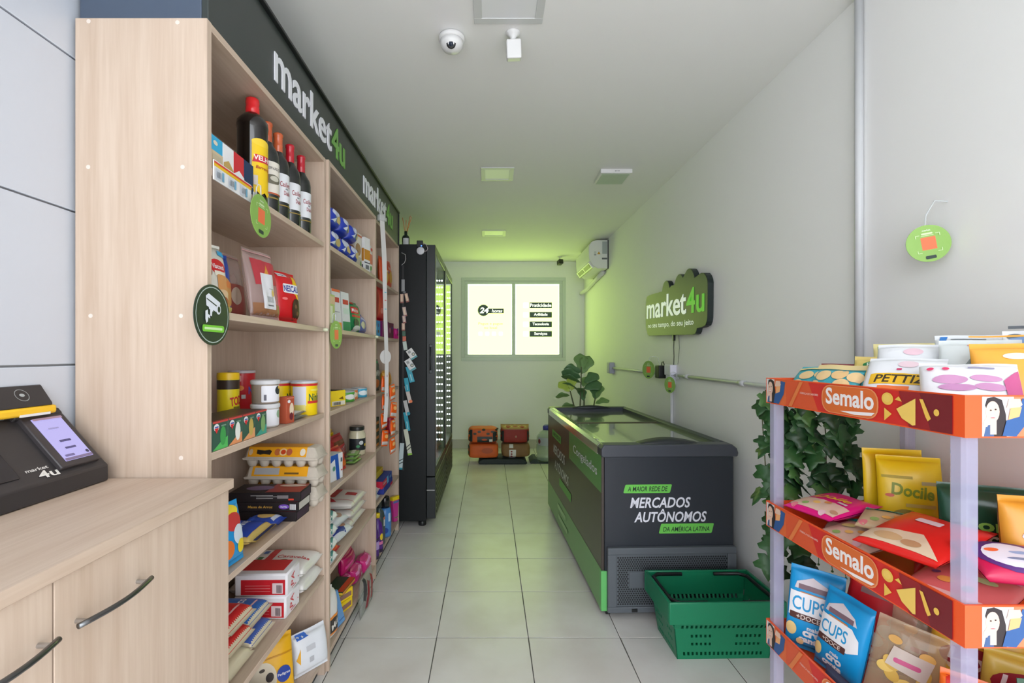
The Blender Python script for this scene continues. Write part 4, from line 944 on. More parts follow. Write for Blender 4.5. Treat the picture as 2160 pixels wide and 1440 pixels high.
wine(1.62, -0.758, (198, 92, 52), [('r', -0.04, 0.055, 0.046, 0.165, (226, 220, 208)), ('t', 'RESERVADO', 0.0, 0.142, 0.010, (60, 60, 60), {'w': 0.06}), ('e', 0.0, 0.105, 0.034, 0.016, (110, 106, 90)), ('e', 0.008, 0.108, 0.016, 0.009, (200, 196, 180)), ('r', -0.04, 0.055, 0.046, 0.060, (196, 90, 50)), ('r', -0.02, 0.040, 0.02, 0.045, (150, 126, 60))], 'copper-capped wine bottle with a cream reserve label beside the spirit bottle')
wine(1.702, -0.758, (206, 100, 58), CDD, 'copper-capped wine bottle with a plain white label')
wine(1.796, -0.755, (190, 26, 44), CDD, 'red-capped wine bottle, second from the right end')
wine(1.895, -0.752, (186, 24, 44), CDD, 'red-capped wine bottle at the right end of the row')

# ------------------------------------------------------------------ unit 1, second shelf: bagged snacks
bag('snack_bag', 'cream toast bag with a red oval logo beside the camera notice', 'bag', 0.165, 0.20, 0.07, (-0.79, 1.31, B_+0.002), (-8, 0, 78), (222, 218, 206),
    [('e', 0.035, 0.128, 0.034, 0.022, RED), ('t', 'Visconti', 0.035, 0.128, 0.014, WHT, {'w': 0.05, 'bold': 0.02}), ('r', 0.018, 0.10, 0.06, 0.115, CRM), ('e', -0.012, 0.108, 0.020, 0.018, (128, 66, 50)), ('t', '61', -0.012, 0.108, 0.016, WHT), ('rr', 0.025, 0.055, 0.062, 0.105, 0.006, (206, 146, 90)), ('e', 0.045, 0.045, 0.032, 0.018, (218, 186, 150)), ('e', 0.045, 0.028, 0.030, 0.016, (172, 74, 50)), ('p', [(0.045, 0.165), (0.07, 0.16), (0.072, 0.178), (0.05, 0.18)], (60, 170, 220)), ('r', -0.08, 0.192, 0.08, 0.2, (232, 230, 222))], seed=1, p=2.8)
bag('snack_bag', 'blue and orange cereal bag behind the toast bag', 'bag', 0.15, 0.20, 0.06, (-0.85, 1.45, B_+0.002), (-6, 0, 74), (44, 78, 176),
    [('e', 0.02, 0.07, 0.055, 0.055, (214, 160, 96)), ('e', 0.0, 0.03, 0.04, 0.022, (230, 200, 150)), ('e', 0.05, 0.10, 0.016, 0.012, (226, 140, 80)), ('e', -0.02, 0.165, 0.05, 0.014, (226, 110, 50)), ('p', [(-0.07, 0.1), (-0.02, 0.15), (0.0, 0.12), (-0.05, 0.08)], (220, 226, 236)), ('r', -0.07, 0.012, 0.07, 0.03, (216, 206, 120))], seed=2)
M_CLR = mat((206, 176, 172), rough=0.1, key='pinkish_clear_film', vary=0, alpha=0.45, spec=0.7)
bag('zip_pouch', 'clear zip pouch with a white label standing on the second shelf', 'bag', 0.15, 0.235, 0.05, (-0.755, 1.60, B_+0.002), (-9, 0, 80), (190, 160, 150),
    [('r', -0.07, 0.012, 0.068, 0.05, (150, 104, 72)), ('r', -0.074, 0.222, 0.074, 0.228, (206, 160, 160)), ('p', [(-0.055, 0.11), (0.06, 0.12), (0.062, 0.195), (-0.06, 0.20)], (186, 60, 70)), ('p', [(-0.02, 0.125), (0.01, 0.185), (0.016, 0.14)], (214, 150, 60)), ('rr', -0.03, 0.032, 0.035, 0.152, 0.003, (222, 222, 226)), ('r', -0.012, 0.055, 0.026, 0.075, (176, 178, 182)), ('r', 0.005, 0.10, 0.03, 0.102, (150, 150, 150)), ('r', -0.012, 0.042, 0.022, 0.046, (110, 110, 116)), ('e', 0.024, 0.088, 0.009, 0.012, (230, 196, 110))], seed=3, mb_=M_CLR, sag=0.75, wr=0.2)
bag('zip_pouch', 'clear reddish zip pouch behind the white-labelled pouch', 'bag', 0.14, 0.23, 0.05, (-0.88, 1.625, B_+0.002), (-7, 0, 84), (190, 150, 146),
    [('r', -0.065, 0.012, 0.065, 0.12, (170, 84, 76)), ('r', -0.068, 0.216, 0.068, 0.222, (200, 150, 150)), ('e', 0, 0.08, 0.03, 0.03, (214, 190, 170))], seed=4, mb_=M_CLR, sag=0.75, wr=0.2)
bag('cookie_bag', 'red chocolate cookie bag with blue lettering on a white stroke', 'bag', 0.125, 0.19, 0.055, (-0.76, 1.775, B_+0.002), (-5, 0, 76), (204, 20, 30),
    [('p', [(0.02, 0.18), (0.035, 0.18), (0.05, 0.13), (0.03, 0.135), (0.055, 0.06), (0.028, 0.105), (0.012, 0.11)], YEL), ('rr', -0.038, 0.108, 0.05, 0.142, 0.006, WHT), ('t', 'NESCAU', 0.006, 0.125, 0.024, (44, 60, 150), {'w': 0.082, 'bold': 0.03}), ('r', -0.05, 0.168, -0.008, 0.182, WHT), ('t', 'Nestlé', -0.028, 0.175, 0.009, (60, 60, 110)), ('e', 0.03, 0.05, 0.028, 0.04, (66, 40, 30)), ('e', 0.025, 0.06, 0.008, 0.008, (120, 80, 56)), ('e', 0.035, 0.035, 0.006, 0.008, (120, 80, 56)), ('e', -0.035, 0.085, 0.012, 0.005, (230, 120, 120))], seed=5, p=3)

# ------------------------------------------------------------------ unit 1, third shelf: cans, tubs, tea boxes
for i, (acc, acc2) in enumerate((((70, 160, 84), (90, 190, 100)), ((236, 236, 230), (226, 150, 100)), ((196, 170, 90), (226, 160, 110)), ((130, 170, 110), (70, 160, 140)))):
    its = [('r', -0.036, 0, 0.036, 0.062, (58, 92, 78)), ('p', [(-0.036, 0), (0.036, 0), (0.036, 0.03), (0.0, 0.018)], acc2), ('e', 0.012, 0.034, 0.014, 0.026, acc), ('r', -0.036, 0.071, 0.036, 0.076, (206, 70, 70)), ('e', -0.02, 0.060, 0.0125, 0.0095, WHT), ('p', [(-0.03, 0.058), (-0.01, 0.058), (-0.02, 0.044)], (214, 40, 50)), ('r', -0.028, 0.059, -0.012, 0.063, (70, 90, 170)), ('r', 0.0, 0.06, 0.024, 0.064, (120, 150, 130))]
    carton('tea_box', ('first', 'second', 'third', 'fourth')[i] + ' green tea box from the near shelf side, ' + ('bright green leaves', 'daisy flower', 'yellow grass', 'teal corner')[i] + ' on its front', 'box', 0.0735, 0.11, 0.076, (-0.776, 1.270+0.0757*i, C_+0.001), (0, 0, 90), (66, 96, 84), front=its, top=[('r', -0.037, -0.055, 0.037, -0.048, (206, 70, 70)), ('r', -0.037, -0.048, 0.037, 0.055, (72, 58, 48))], group='row of green tea boxes')
bag('cookie_pouch', 'brown cookie pouch with a teal label at the near shelf side', 'bag', 0.10, 0.215, 0.05, (-0.882, 1.30, C_+0.002), (-4, 0, 60), (178, 136, 104),
    [('r', -0.048, 0.012, 0.0, 0.10, (0, 140, 146)), ('r', -0.045, 0.06, -0.005, 0.085, (196, 40, 60)), ('e', 0.02, 0.06, 0.022, 0.05, (196, 158, 110)), ('e', 0.0, 0.14, 0.022, 0.014, (190, 186, 120)), ('r', -0.046, 0.17, 0.046, 0.20, (176, 172, 168))], seed=6)
can('chocolate_jar', 'yellow chocolate powder jar with a dark band and yellow lid', 'jar', 0.034, 0.19, (-0.89, 1.617, C_+0.001), 55, (236, 212, 34), [('r', -0.107, 0.135, 0.107, 0.166, (58, 44, 36)), ('t', 'TODDY', 0.026, 0.098, 0.03, (200, 40, 50), {'w': 0.072, 'bold': 0.03, 'rot': 10, 'shear': 0.2}), ('r', 0.0, 0.062, 0.04, 0.076, (120, 110, 30)), ('r', -0.02, 0.02, 0.03, 0.03, (160, 140, 30))], lid=(240, 196, 24), lidh=0.022)
can('chocolate_can', 'tall red chocolate drink can behind the stacked tubs', 'can', 0.047, 0.19, (-0.955, 1.83, C_+0.001), 50, (190, 26, 36), [('t', 'NESCAU', 0.05, 0.115, 0.03, (60, 80, 170), {'w': 0.09, 'bold': 0.03}), ('rr', -0.038, 0.15, -0.02, 0.172, 0.002, (220, 150, 150)), ('e', -0.025, 0.125, 0.014, 0.010, (226, 130, 40)), ('r', -0.02, 0.085, -0.006, 0.1, (190, 190, 190)), ('e', 0.05, 0.06, 0.02, 0.03, (210, 140, 70))], lid=(190, 180, 184))
tubp = [(0, 0), (0.041, 0), (0.043, 0.003), (0.0445, 0.068), (0, 0.068)]
def tub(z, label, its, c=(196, 192, 186)):
    t = thing('plastic_tub', label, 'tub', (-0.785, 1.662, z), (0, 0, R(48)), group='two stacked white tubs')
    MB().lathe(tubp, 28).build('tub_body', mat(c, rough=0.35, vary=0.02), t, bevel=0.0008)
    MB().lathe([(0, 0.066), (0.047, 0.066), (0.0482, 0.07), (0.0482, 0.078), (0.045, 0.0815), (0, 0.0815)], 28).build('lid', mat((214, 214, 216), rough=0.35, vary=0), t, bevel=0.001)
    prints(t, its, S_cyl(0.0445), g=0.01)
tub(C_+0.001, 'lower white tub under an identical tub', [('rr', -0.03, 0.006, 0.044, 0.062, 0.003, (228, 228, 234)), ('e', 0.034, 0.045, 0.012, 0.014, (150, 180, 150)), ('r', -0.024, 0.012, -0.014, 0.03, (120, 116, 130))])
tub(C_+0.0835, 'upper white tub with a silver lid on another tub', [('rr', -0.03, 0.006, 0.044, 0.062, 0.003, (230, 230, 236)), ('e', 0.03, 0.045, 0.014, 0.015, (44, 50, 56)), ('e', 0.034, 0.055, 0.004, 0.006, (230, 180, 60)), ('r', -0.022, 0.012, -0.014, 0.032, (90, 88, 100))], (150, 136, 122))
NIN = [('t', 'Ninho', 0.04, 0.075, 0.03, (40, 90, 60), {'w': 0.07, 'bold': 0.02}), ('r', 0.0, 0.05, 0.08, 0.06, (206, 50, 50)), ('r', -0.16, 0.122, 0.16, 0.131, (206, 40, 46)), ('e', 0.04, 0.105, 0.03, 0.005, (236, 220, 90))]
can('milk_can', 'yellow milk powder can with a white panel, beside the shelf end', 'can', 0.0525, 0.142, (-0.775, 1.985, C_+0.001), 36, (246, 212, 20), NIN + [('rr', -0.062, 0.04, -0.006, 0.12, 0.003, (214, 214, 224)), ('r', -0.06, 0.02, -0.008, 0.045, (226, 214, 120))], group='yellow milk powder cans')
can('milk_can', 'yellow milk powder can half hidden behind the tubs', 'can', 0.0515, 0.142, (-0.885, 1.985, C_+0.001), 60, (246, 212, 20), NIN, group='yellow milk powder cans')
carton('pudding_box', 'brown-red dessert box standing next to the tubs', 'box', 0.045, 0.03, 0.098, (-0.745, 1.745, C_+0.001), (0, 0, 76), (178, 84, 58), front=[('e', -0.008, 0.08, 0.008, 0.006, WHT), ('e', 0.006, 0.05, 0.012, 0.024, (226, 206, 180)), ('e', 0.004, 0.025, 0.01, 0.014, (110, 40, 50)), ('r', -0.022, 0.09, 0.022, 0.094, (206, 120, 100))])
for i in range(2):
    bag('seasoning_sachet', ('lower', 'upper')[i] + ' green and white sachet lying before the yellow can', 'sachet', 0.125, 0.10, 0.014, (-0.732, 1.848+0.004*i, C_+0.008+0.016*i), (-90, 0, 88+7*i), (214, 218, 214), [('p', [(-0.058, 0.07), (0.05, 0.065), (0.058, 0.092), (-0.058, 0.092)], (90, 160, 60)), ('r', -0.058, 0.055, 0.058, 0.066, (70, 84, 80)), ('r', -0.058, 0.002, 0.058, 0.010, (150, 140, 124))], seed=8+i, group='sachets on the can shelf', seal=0.008)

# ------------------------------------------------------------------ unit 1, fourth shelf: eggs, lasagne, pasta
M_PULP = mat((196, 186, 172), rough=0.85, key='egg_carton_pulp', vary=0.1, bscale=60, bump=0.2)
def egg_carton(z, label, its, dy=0.0):
    t = thing('egg_carton', label, 'egg carton', (-0.825, 1.93+dy, z), (0, 0, R(-2)), group='stacked egg cartons')
    b = MB(); b.prism([(-0.148, 0.028), (0.148, 0.028), (0.152, 0.037), (-0.152, 0.037)], -0.054, 0.054, 'y')
    tr = b.build('tray', M_PULP, t, bevel=0.002)
    for i in range(6):
        for j in (-1, 1):
            MB().lathe([(0, 0), (0.013, 0), (0.019, 0.012), (0.0235, 0.036), (0, 0.036)], 12).build('cup', M_PULP, tr, smooth=True, loc=(-0.123+0.0492*i, 0.027*j, 0))
    lp = [(-0.150, 0.037), (0.150, 0.037), (0.146, 0.044), (0.135, 0.073), (0.128, 0.077), (-0.128, 0.077), (-0.135, 0.073), (-0.146, 0.044)]
    vs = []; fs = []
    for y, k in ((-0.053, 0), (-0.036, 1), (0.036, 1), (0.053, 0)):
        for x, zz in lp: vs.append((x if True else 0, y, zz if k else 0.037+(zz-0.037)*0.08))
    n = len(lp)
    for a in range(3):
        for i in range(n): fs.append((a*n+i, a*n+(i+1) % n, (a+1)*n+(i+1) % n, (a+1)*n+i))
    fs += [tuple(range(n)), tuple(3*n+i for i in range(n))]
    MB().add(vs, fs).build('lid', M_PULP, t, bevel=0.003)
    sl_ = math.atan2(0.037, 0.017)
    S = lambda u, v, d: ((u, -0.053+0.017*v-d*0.9, 0.040+0.037*v+d*0.4) if v <= 1.0 else (u, -0.036+(v-1)*0.07, 0.077+d))
    prints(t, its, S, g=0.06, name='carton_label', d0=0.0015)
EGO = (240, 168, 30)
egl = [('r', -0.13, 0.05, 0.105, 1.0, EGO), ('r', -0.13, 1.0, 0.105, 2.0, EGO), ('p', [(-0.095, 0.35), (-0.08, 0.25), (-0.065, 0.32), (-0.04, 0.25), (-0.035, 0.6), (-0.045, 0.75), (-0.065, 0.66), (-0.095, 0.75)], (46, 40, 34)), ('e', -0.012, 0.52, 0.012, 0.33, (196, 110, 60)), ('e', 0.012, 0.52, 0.016, 0.36, (236, 206, 150)), ('e', 0.012, 0.52, 0.010, 0.24, (206, 70, 30)), ('e', 0.036, 0.52, 0.012, 0.33, (190, 96, 66)), ('e', 0.09, 0.5, 0.011, 0.36, (230, 220, 200)), ('e', -0.118, 0.5, 0.008, 0.3, (226, 200, 160)), ('a', 0.06, 0.6, 0.006, 0.008, (206, 130, 20)), ('a', 0.075, 0.6, 0.006, 0.008, (206, 130, 20))]
egb = [('r', -0.12, 0.05, 0.105, 1.0, EGO), ('r', -0.12, 1.0, 0.105, 2.0, EGO), ('r', -0.11, 0.2, -0.01, 0.85, (176, 176, 178)), ('r', 0.012, 0.25, 0.07, 0.42, (120, 90, 40))]
egg_carton(D_+0.001, 'lowest egg carton, its orange label partly hidden by black boxes', egl)
egg_carton(D_+0.080, 'middle egg carton with a grey stamp on its orange label', egb, 0.004)
egg_carton(D_+0.159, 'topmost egg carton with an egg picture on its orange label', egl, -0.006)
BLK = (34, 28, 30)
lasf = [('r', -0.115, 0.006, 0.03, 0.02, (40, 34, 36)), ('t', 'Massa de Arroz', -0.01, 0.017, 0.009, (206, 160, 70), {'w': 0.09, 'shear': 0.1}), ('e', 0.076, 0.018, 0.019, 0.009, (110, 70, 170)), ('t', 'DaVilla', 0.076, 0.018, 0.006, WHT)] 
las2 = [('r', -0.03+0.0, 0.018, 0.05, 0.02, (150, 146, 146)), ('r', -0.05, 0.022, 0.03, 0.0245, (160, 156, 156)), ('r', -0.03, 0.012, 0.03, 0.0145, (150, 146, 146)), ('r', 0.045, 0.012, 0.085, 0.024, (120, 114, 116)), ('rr', 0.085, 0.006, 0.105, 0.012, 0.002, (206, 60, 40))]
for i, (ff, lb) in enumerate((([], 'lowest black lasagne box, hidden under two others'), (lasf + [('r', 0.098+0.003*q, 0.008, 0.0995+0.003*q, 0.028, WHT) for q in range(8)], 'middle black lasagne box with a purple oval'), (las2, 'topmost black lasagne box before the egg cartons'))):
    carton('lasagne_box', lb, 'box', 0.255, 0.115, 0.034, (-0.825+0.004*i, 1.778, D_+0.001+0.0348*i), (0, 0, -2+2*i), BLK, front=ff, right=[('r', -0.05, 0.004, 0.05, 0.03, (196, 192, 184) if i == 1 else (60, 40, 60))], top=[('r', 0.0, -0.055, 0.125, 0.055, (150, 44, 50)), ('e', -0.04, 0.0, 0.05, 0.03, (110, 90, 130)), ('e', 0.07, 0.03, 0.05, 0.015, (206, 190, 180))], group='black lasagne boxes')
PST = (206, 176, 100)
def pasta(name, label, loc, rz, its, W=0.15, H=0.25, Tk=0.045, seed=0):
    bag(name, label, 'pasta bag', W, H, Tk, loc, (-90, 0, rz), PST, its, seed=seed, p=3.2, group='pasta bags lying on the fourth shelf', seal=0.02)
pasta('pasta_bag', 'blue penne bag lying at the front edge before the black boxes', (-0.728, 1.55, D_+0.024), 92, [('r', -0.07, 0.03, 0.072, 0.13, (36, 70, 170)), ('t', 'PENNE', 0.008, 0.085, 0.022, (226, 230, 240), {'bold': 0.02}), ('e', 0.0, 0.12, 0.05, 0.010, (196, 202, 226)), ('r', -0.07, 0.0, 0.07, 0.012, (40, 50, 96)), ('r', -0.07, 0.19, 0.07, 0.24, (44, 70, 150))], W=0.16, H=0.255, seed=11)
pasta('pasta_bag', 'dark blue semolina pasta bag beside the counter', (-0.785, 1.393, D_+0.024), 90, [('r', -0.06, 0.13, 0.06, 0.23, (44, 56, 110)), ('t', 'semolada', 0.0, 0.18, 0.022, (200, 204, 220), {'w': 0.12, 'shear': 0.2}), ('r', -0.07, 0.0, 0.07, 0.012, (60, 66, 96))], W=0.125, H=0.24, seed=12)
bag('pasta_bag', 'small blue pasta bag right of the penne bag', 'pasta bag', 0.075, 0.13, 0.035, (-0.728, 1.672, D_+0.02), (-90, 0, 92), (40, 70, 160), [('e', 0.01, 0.06, 0.03, 0.03, (214, 180, 110)), ('r', -0.05, 0.09, 0.05, 0.12, (56, 90, 186)), ('p', [(-0.03, 0.02), (0.03, 0.015), (0.04, 0.03), (-0.02, 0.035)], (200, 206, 220))], seed=13, group='pasta bags lying on the fourth shelf')
bag('candy_bag', 'bright blue bag with yellow cartoon lettering behind the counter corner', 'bag', 0.11, 0.175, 0.035, (-0.738, 1.357, D_+0.004), (-8, 0, 84), (40, 150, 214), [('e', 0.0, 0.15, 0.04, 0.02, (240, 214, 60)), ('e', 0.01, 0.12, 0.035, 0.026, (200, 60, 60)), ('e', 0.025, 0.08, 0.026, 0.028, (214, 226, 236)), ('e', 0.03, 0.045, 0.018, 0.02, (240, 210, 50)), ('e', -0.025, 0.05, 0.022, 0.026, (226, 120, 50))], seed=14)

# ------------------------------------------------------------------ unit 1, fifth shelf: flour, sugar, rice
flt = [('r', -0.09, -0.03, 0.07, 0.06, (206, 36, 42))]
flf = [('r', -0.07, 0.008, 0.088, 0.062, (200, 34, 44)), ('rr', 0.042, 0.012, 0.08, 0.05, 0.002, (226, 206, 208)), ('r', -0.055, 0.02, 0.035, 0.022, (226, 130, 134)), ('r', -0.055, 0.03, 0.035, 0.032, (226, 130, 134)), ('r', -0.055, 0.04, 0.035, 0.042, (226, 130, 134))] + [('r', 0.058+0.0025*q, 0.016, 0.0592+0.0025*q, 0.044, (60, 40, 50)) for q in range(8)]
for i in range(2):
    carton('flour_pack', ('lower', 'upper')[i] + ' red and white flour block of the stack of two', 'flour', 0.19, 0.12, 0.082, (-0.826+0.003*i, 1.768-0.004*i, E_+0.001+0.083*i), (0, 0, -1+2*i), (232, 230, 234), front=flf, top=flt, right=[('t', 'PA', -0.01, 0.045, 0.03, (206, 60, 70), {'rot': 80}), ('r', -0.02, 0.012, 0.02, 0.016, (206, 120, 126)), ('e', 0.04, 0.03, 0.003, 0.003, RED)], group='flour blocks', bev=0.006)
for i in range(2):
    bag('sugar_bag', ('lower', 'upper')[i] + ' white sugar bag lying behind the flour blocks', 'sugar', 0.19, 0.31, 0.062, (-1.024, 1.945-0.006*i, E_+0.034+0.065*i), (-90, 0, -90), (232, 230, 226), [('t', 'Caravelas', 0.0, 0.225, 0.026, (206, 60, 66), {'w': 0.13, 'rot': 90}), ('e', 0.04, 0.2, 0.012, 0.018, (60, 120, 80)), ('r', -0.08, 0.12, 0.08, 0.15, (206, 56, 60)), ('r', -0.05, 0.09, -0.02, 0.11, (60, 110, 190)), ('r', 0.01, 0.09, 0.05, 0.11, (60, 130, 80))] if i else [], seed=20+i, p=3.5, group='white sugar bags on the first unit', wr=0.06)
RICE = (214, 202, 176)
for i, (z, y, x, c, lb) in enumerate(((0.001, 1.567, -0.738, (60, 90, 170), 'rice bag with a blue front under the blue rice bag'), (0.0505, 1.418, -0.735, RED, 'red and beige rice bag under the topmost red one'), (0.05, 1.570, -0.75, (40, 100, 180), 'blue rice bag on top of another before the flour blocks'), (0.1, 1.42, -0.732, RED, 'red rice bag with white lettering on top of the pile'))):
    if i == 1:
        bag('rice_bag', 'beige rice bag at the very bottom of the red pile', 'rice', 0.14, 0.24, 0.056, (-0.735, 1.415, E_+0.03), (-90, 0, 90), RICE, [('r', -0.06, 0.15, 0.06, 0.235, (40, 60, 80))], seed=34, p=3.5, group='rice bags beside the counter')
    bag('rice_bag', lb, 'rice', 0.145, 0.25, 0.058, (x, y, E_+0.031+z*1.26), (-90, 0, 90), RICE, [('r', -0.07, 0.012, 0.07, 0.15, c), ('t', 'Branco', 0.0, 0.09, 0.03, (232, 228, 230), {'bold': 0.02, 'w': 0.10}), ('r', -0.05, 0.04, 0.05, 0.046, (230, 180, 180)), ('e', -0.03, 0.18, 0.05, 0.03, (200, 150, 120))], seed=30+i, p=3.5, group='rice bags beside the counter', wr=0.07)
# ------------------------------------------------------------------ unit 1, bottom shelf: pet food
bag('pet_food_bag', 'yellow dog food pouch with a blue round logo on the bottom shelf', 'pet food', 0.17, 0.235, 0.06, (-0.81, 1.76, F_+0.002), (-14, 0, 38), (236, 178, 24), [('e', -0.03, 0.10, 0.05, 0.06, (226, 214, 190)), ('e', -0.005, 0.105, 0.014, 0.016, (50, 40, 36)), ('e', -0.03, 0.135, 0.01, 0.006, (70, 60, 50)), ('e', -0.04, 0.06, 0.012, 0.01, (150, 60, 60)), ('e', 0.045, 0.10, 0.026, 0.028, (40, 70, 160)), ('t', 'Pedigree', 0.045, 0.10, 0.012, WHT, {'w': 0.045}), ('r', -0.08, 0.165, 0.08, 0.17, (200, 140, 20))], seed=40)
bag('pet_food_bag', 'yellow and maroon pet food pouch behind the dog food', 'pet food', 0.16, 0.25, 0.05, (-0.90, 1.85, F_+0.002), (-8, 0, 38), (228, 176, 30), [('r', -0.07, 0.02, -0.01, 0.14, (130, 40, 56)), ('r', 0.0, 0.17, 0.07, 0.2, (120, 90, 20))], seed=41, group=None)
bag('pet_food_bag', 'white pet food pouch at the aisle end of the bottom shelf', 'pet food', 0.15, 0.165, 0.06, (-0.735, 1.96, F_+0.002), (-10, 0, 52), (226, 230, 236), [('p', [(-0.06, 0.14), (-0.01, 0.145), (-0.02, 0.16), (-0.06, 0.16)], (60, 110, 200)), ('r', -0.03, 0.09, 0.01, 0.11, (196, 198, 204)), ('r', -0.02, 0.045, 0.0, 0.065, (186, 188, 194)), ('p', [(-0.07, 0.07), (-0.052, 0.11), (-0.056, 0.05)], (230, 170, 40))], seed=42, p=2.8)
bag('pet_food_bag', 'dark pet food pouch in the front corner of the bottom shelf', 'pet food', 0.18, 0.16, 0.06, (-0.76, 1.56, F_+0.002), (-20, 0, 50), (52, 50, 48), [('e', 0.03, 0.09, 0.05, 0.05, (200, 150, 130)), ('e', -0.05, 0.1, 0.02, 0.04, (60, 90, 60))], seed=43)
# ================================================================== unit 2 products (middle shelving unit)
BLU = (36, 62, 178)
# top shelf: blue biscuit packs in two layers, then cartons
for l in range(2):
    for i in range(3):
        bag('biscuit_pack', ('near', 'middle', 'far')[i] + ' blue biscuit pack of the ' + ('lower', 'upper')[l] + ' row on the top shelf', 'biscuits', 0.145, 0.105, 0.11, (-0.772, 2.245+0.153*i, A_+0.002+0.107*l), (0, 0, 88+6*l), BLU,
            [('e', -0.02, 0.07, 0.035, 0.02, (200, 206, 226)), ('e', 0.02, 0.045, 0.03, 0.018, (190, 170, 110)), ('p', [(-0.06, 0.03), (-0.02, 0.05), (-0.03, 0.025)], (214, 220, 236)), ('e', 0.04, 0.075, 0.014, 0.01, (220, 120, 60)), ('p', [(0.0, 0.085), (0.05, 0.09), (0.04, 0.096)], (120, 160, 220))], seed=50+3*l+i, p=3, group='blue biscuit packs in two rows', wr=0.16)
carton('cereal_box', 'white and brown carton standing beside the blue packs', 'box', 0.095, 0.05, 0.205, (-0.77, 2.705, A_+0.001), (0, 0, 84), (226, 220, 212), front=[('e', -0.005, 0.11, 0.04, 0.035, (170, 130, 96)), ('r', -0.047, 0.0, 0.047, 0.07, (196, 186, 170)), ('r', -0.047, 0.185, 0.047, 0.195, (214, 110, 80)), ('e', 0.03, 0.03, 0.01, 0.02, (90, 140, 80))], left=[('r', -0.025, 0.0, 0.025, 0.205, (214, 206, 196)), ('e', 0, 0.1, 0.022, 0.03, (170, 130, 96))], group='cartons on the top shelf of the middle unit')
carton('cereal_box', 'white carton with an amber panel and barcode', 'box', 0.07, 0.05, 0.20, (-0.745, 2.805, A_+0.001), (0, 0, 76), WHT, front=[('r', -0.034, 0.07, 0.034, 0.13, (206, 140, 40)), ('r', -0.034, 0.05, 0.034, 0.056, (60, 66, 90)), ('r', -0.02, 0.015, 0.02, 0.04, (110, 112, 120))], left=[('r', -0.024, 0.06, 0.024, 0.135, (190, 130, 50)), ('r', -0.018, 0.012, 0.018, 0.04, (70, 74, 90))], group='cartons on the top shelf of the middle unit')
bag('flour_bag', 'white bag with a red panel at the shelf end', 'flour', 0.075, 0.19, 0.05, (-0.745, 2.887, A_+0.001), (0, 0, 84), (224, 220, 214), [('r', -0.034, 0.06, 0.03, 0.12, (206, 110, 90)), ('e', 0.0, 0.035, 0.02, 0.014, (100, 150, 90)), ('e', 0.01, 0.15, 0.015, 0.01, (206, 60, 60))], seed=60, p=4, seal=0.008)
# second shelf
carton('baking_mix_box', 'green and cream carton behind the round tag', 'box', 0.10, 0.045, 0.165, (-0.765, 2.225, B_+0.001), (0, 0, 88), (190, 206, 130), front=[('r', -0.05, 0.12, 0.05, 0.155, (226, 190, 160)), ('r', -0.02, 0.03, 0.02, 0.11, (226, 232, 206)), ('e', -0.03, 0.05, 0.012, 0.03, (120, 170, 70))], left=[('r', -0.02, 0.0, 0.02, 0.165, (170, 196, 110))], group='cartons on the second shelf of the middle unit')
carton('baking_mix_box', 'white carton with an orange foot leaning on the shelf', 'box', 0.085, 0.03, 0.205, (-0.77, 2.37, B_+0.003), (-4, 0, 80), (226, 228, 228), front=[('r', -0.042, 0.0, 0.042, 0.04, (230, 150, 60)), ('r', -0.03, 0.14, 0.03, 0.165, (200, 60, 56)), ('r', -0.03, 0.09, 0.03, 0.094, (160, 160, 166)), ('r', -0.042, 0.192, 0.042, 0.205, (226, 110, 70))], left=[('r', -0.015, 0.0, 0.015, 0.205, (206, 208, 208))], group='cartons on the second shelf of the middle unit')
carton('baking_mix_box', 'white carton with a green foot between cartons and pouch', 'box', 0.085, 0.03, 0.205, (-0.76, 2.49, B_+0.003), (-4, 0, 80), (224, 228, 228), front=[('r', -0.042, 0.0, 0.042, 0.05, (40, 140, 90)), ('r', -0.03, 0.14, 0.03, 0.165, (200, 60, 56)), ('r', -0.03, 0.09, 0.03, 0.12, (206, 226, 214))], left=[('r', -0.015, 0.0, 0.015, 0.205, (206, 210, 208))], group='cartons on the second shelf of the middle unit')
bag('coffee_pouch', 'green pouch with a red label and cooking pot', 'pouch', 0.16, 0.175, 0.06, (-0.765, 2.665, B_+0.002), (-5, 0, 84), (26, 128, 74), [('rr', -0.065, 0.105, 0.03, 0.142, 0.006, (206, 44, 50)), ('t', 'Melitta', -0.018, 0.124, 0.02, WHT, {'w': 0.08, 'shear': 0.2}), ('r', -0.06, 0.085, 0.06, 0.097, (206, 60, 56)), ('e', -0.015, 0.055, 0.035, 0.022, (54, 58, 60)), ('e', 0.0, 0.022, 0.05, 0.018, (220, 226, 222)), ('r', -0.07, 0.16, 0.0, 0.172, (206, 44, 50))], seed=61, p=3)
bag('snack_pouch', 'deep blue pouch peeking out behind the green pouch', 'pouch', 0.16, 0.20, 0.05, (-0.875, 2.72, B_+0.002), (-6, 0, 80), (36, 60, 150), [('e', 0.0, 0.12, 0.04, 0.03, (200, 206, 226))], seed=62)
bag('snack_pouch', 'periwinkle blue bag lying against the shelf end', 'pouch', 0.13, 0.125, 0.06, (-0.765, 2.845, B_+0.002), (-12, 0, 88), (96, 110, 176), [('e', -0.02, 0.05, 0.03, 0.022, (206, 206, 170)), ('p', [(-0.03, 0.10), (0.04, 0.08), (0.03, 0.07), (-0.04, 0.085)], (196, 200, 226))], seed=63)
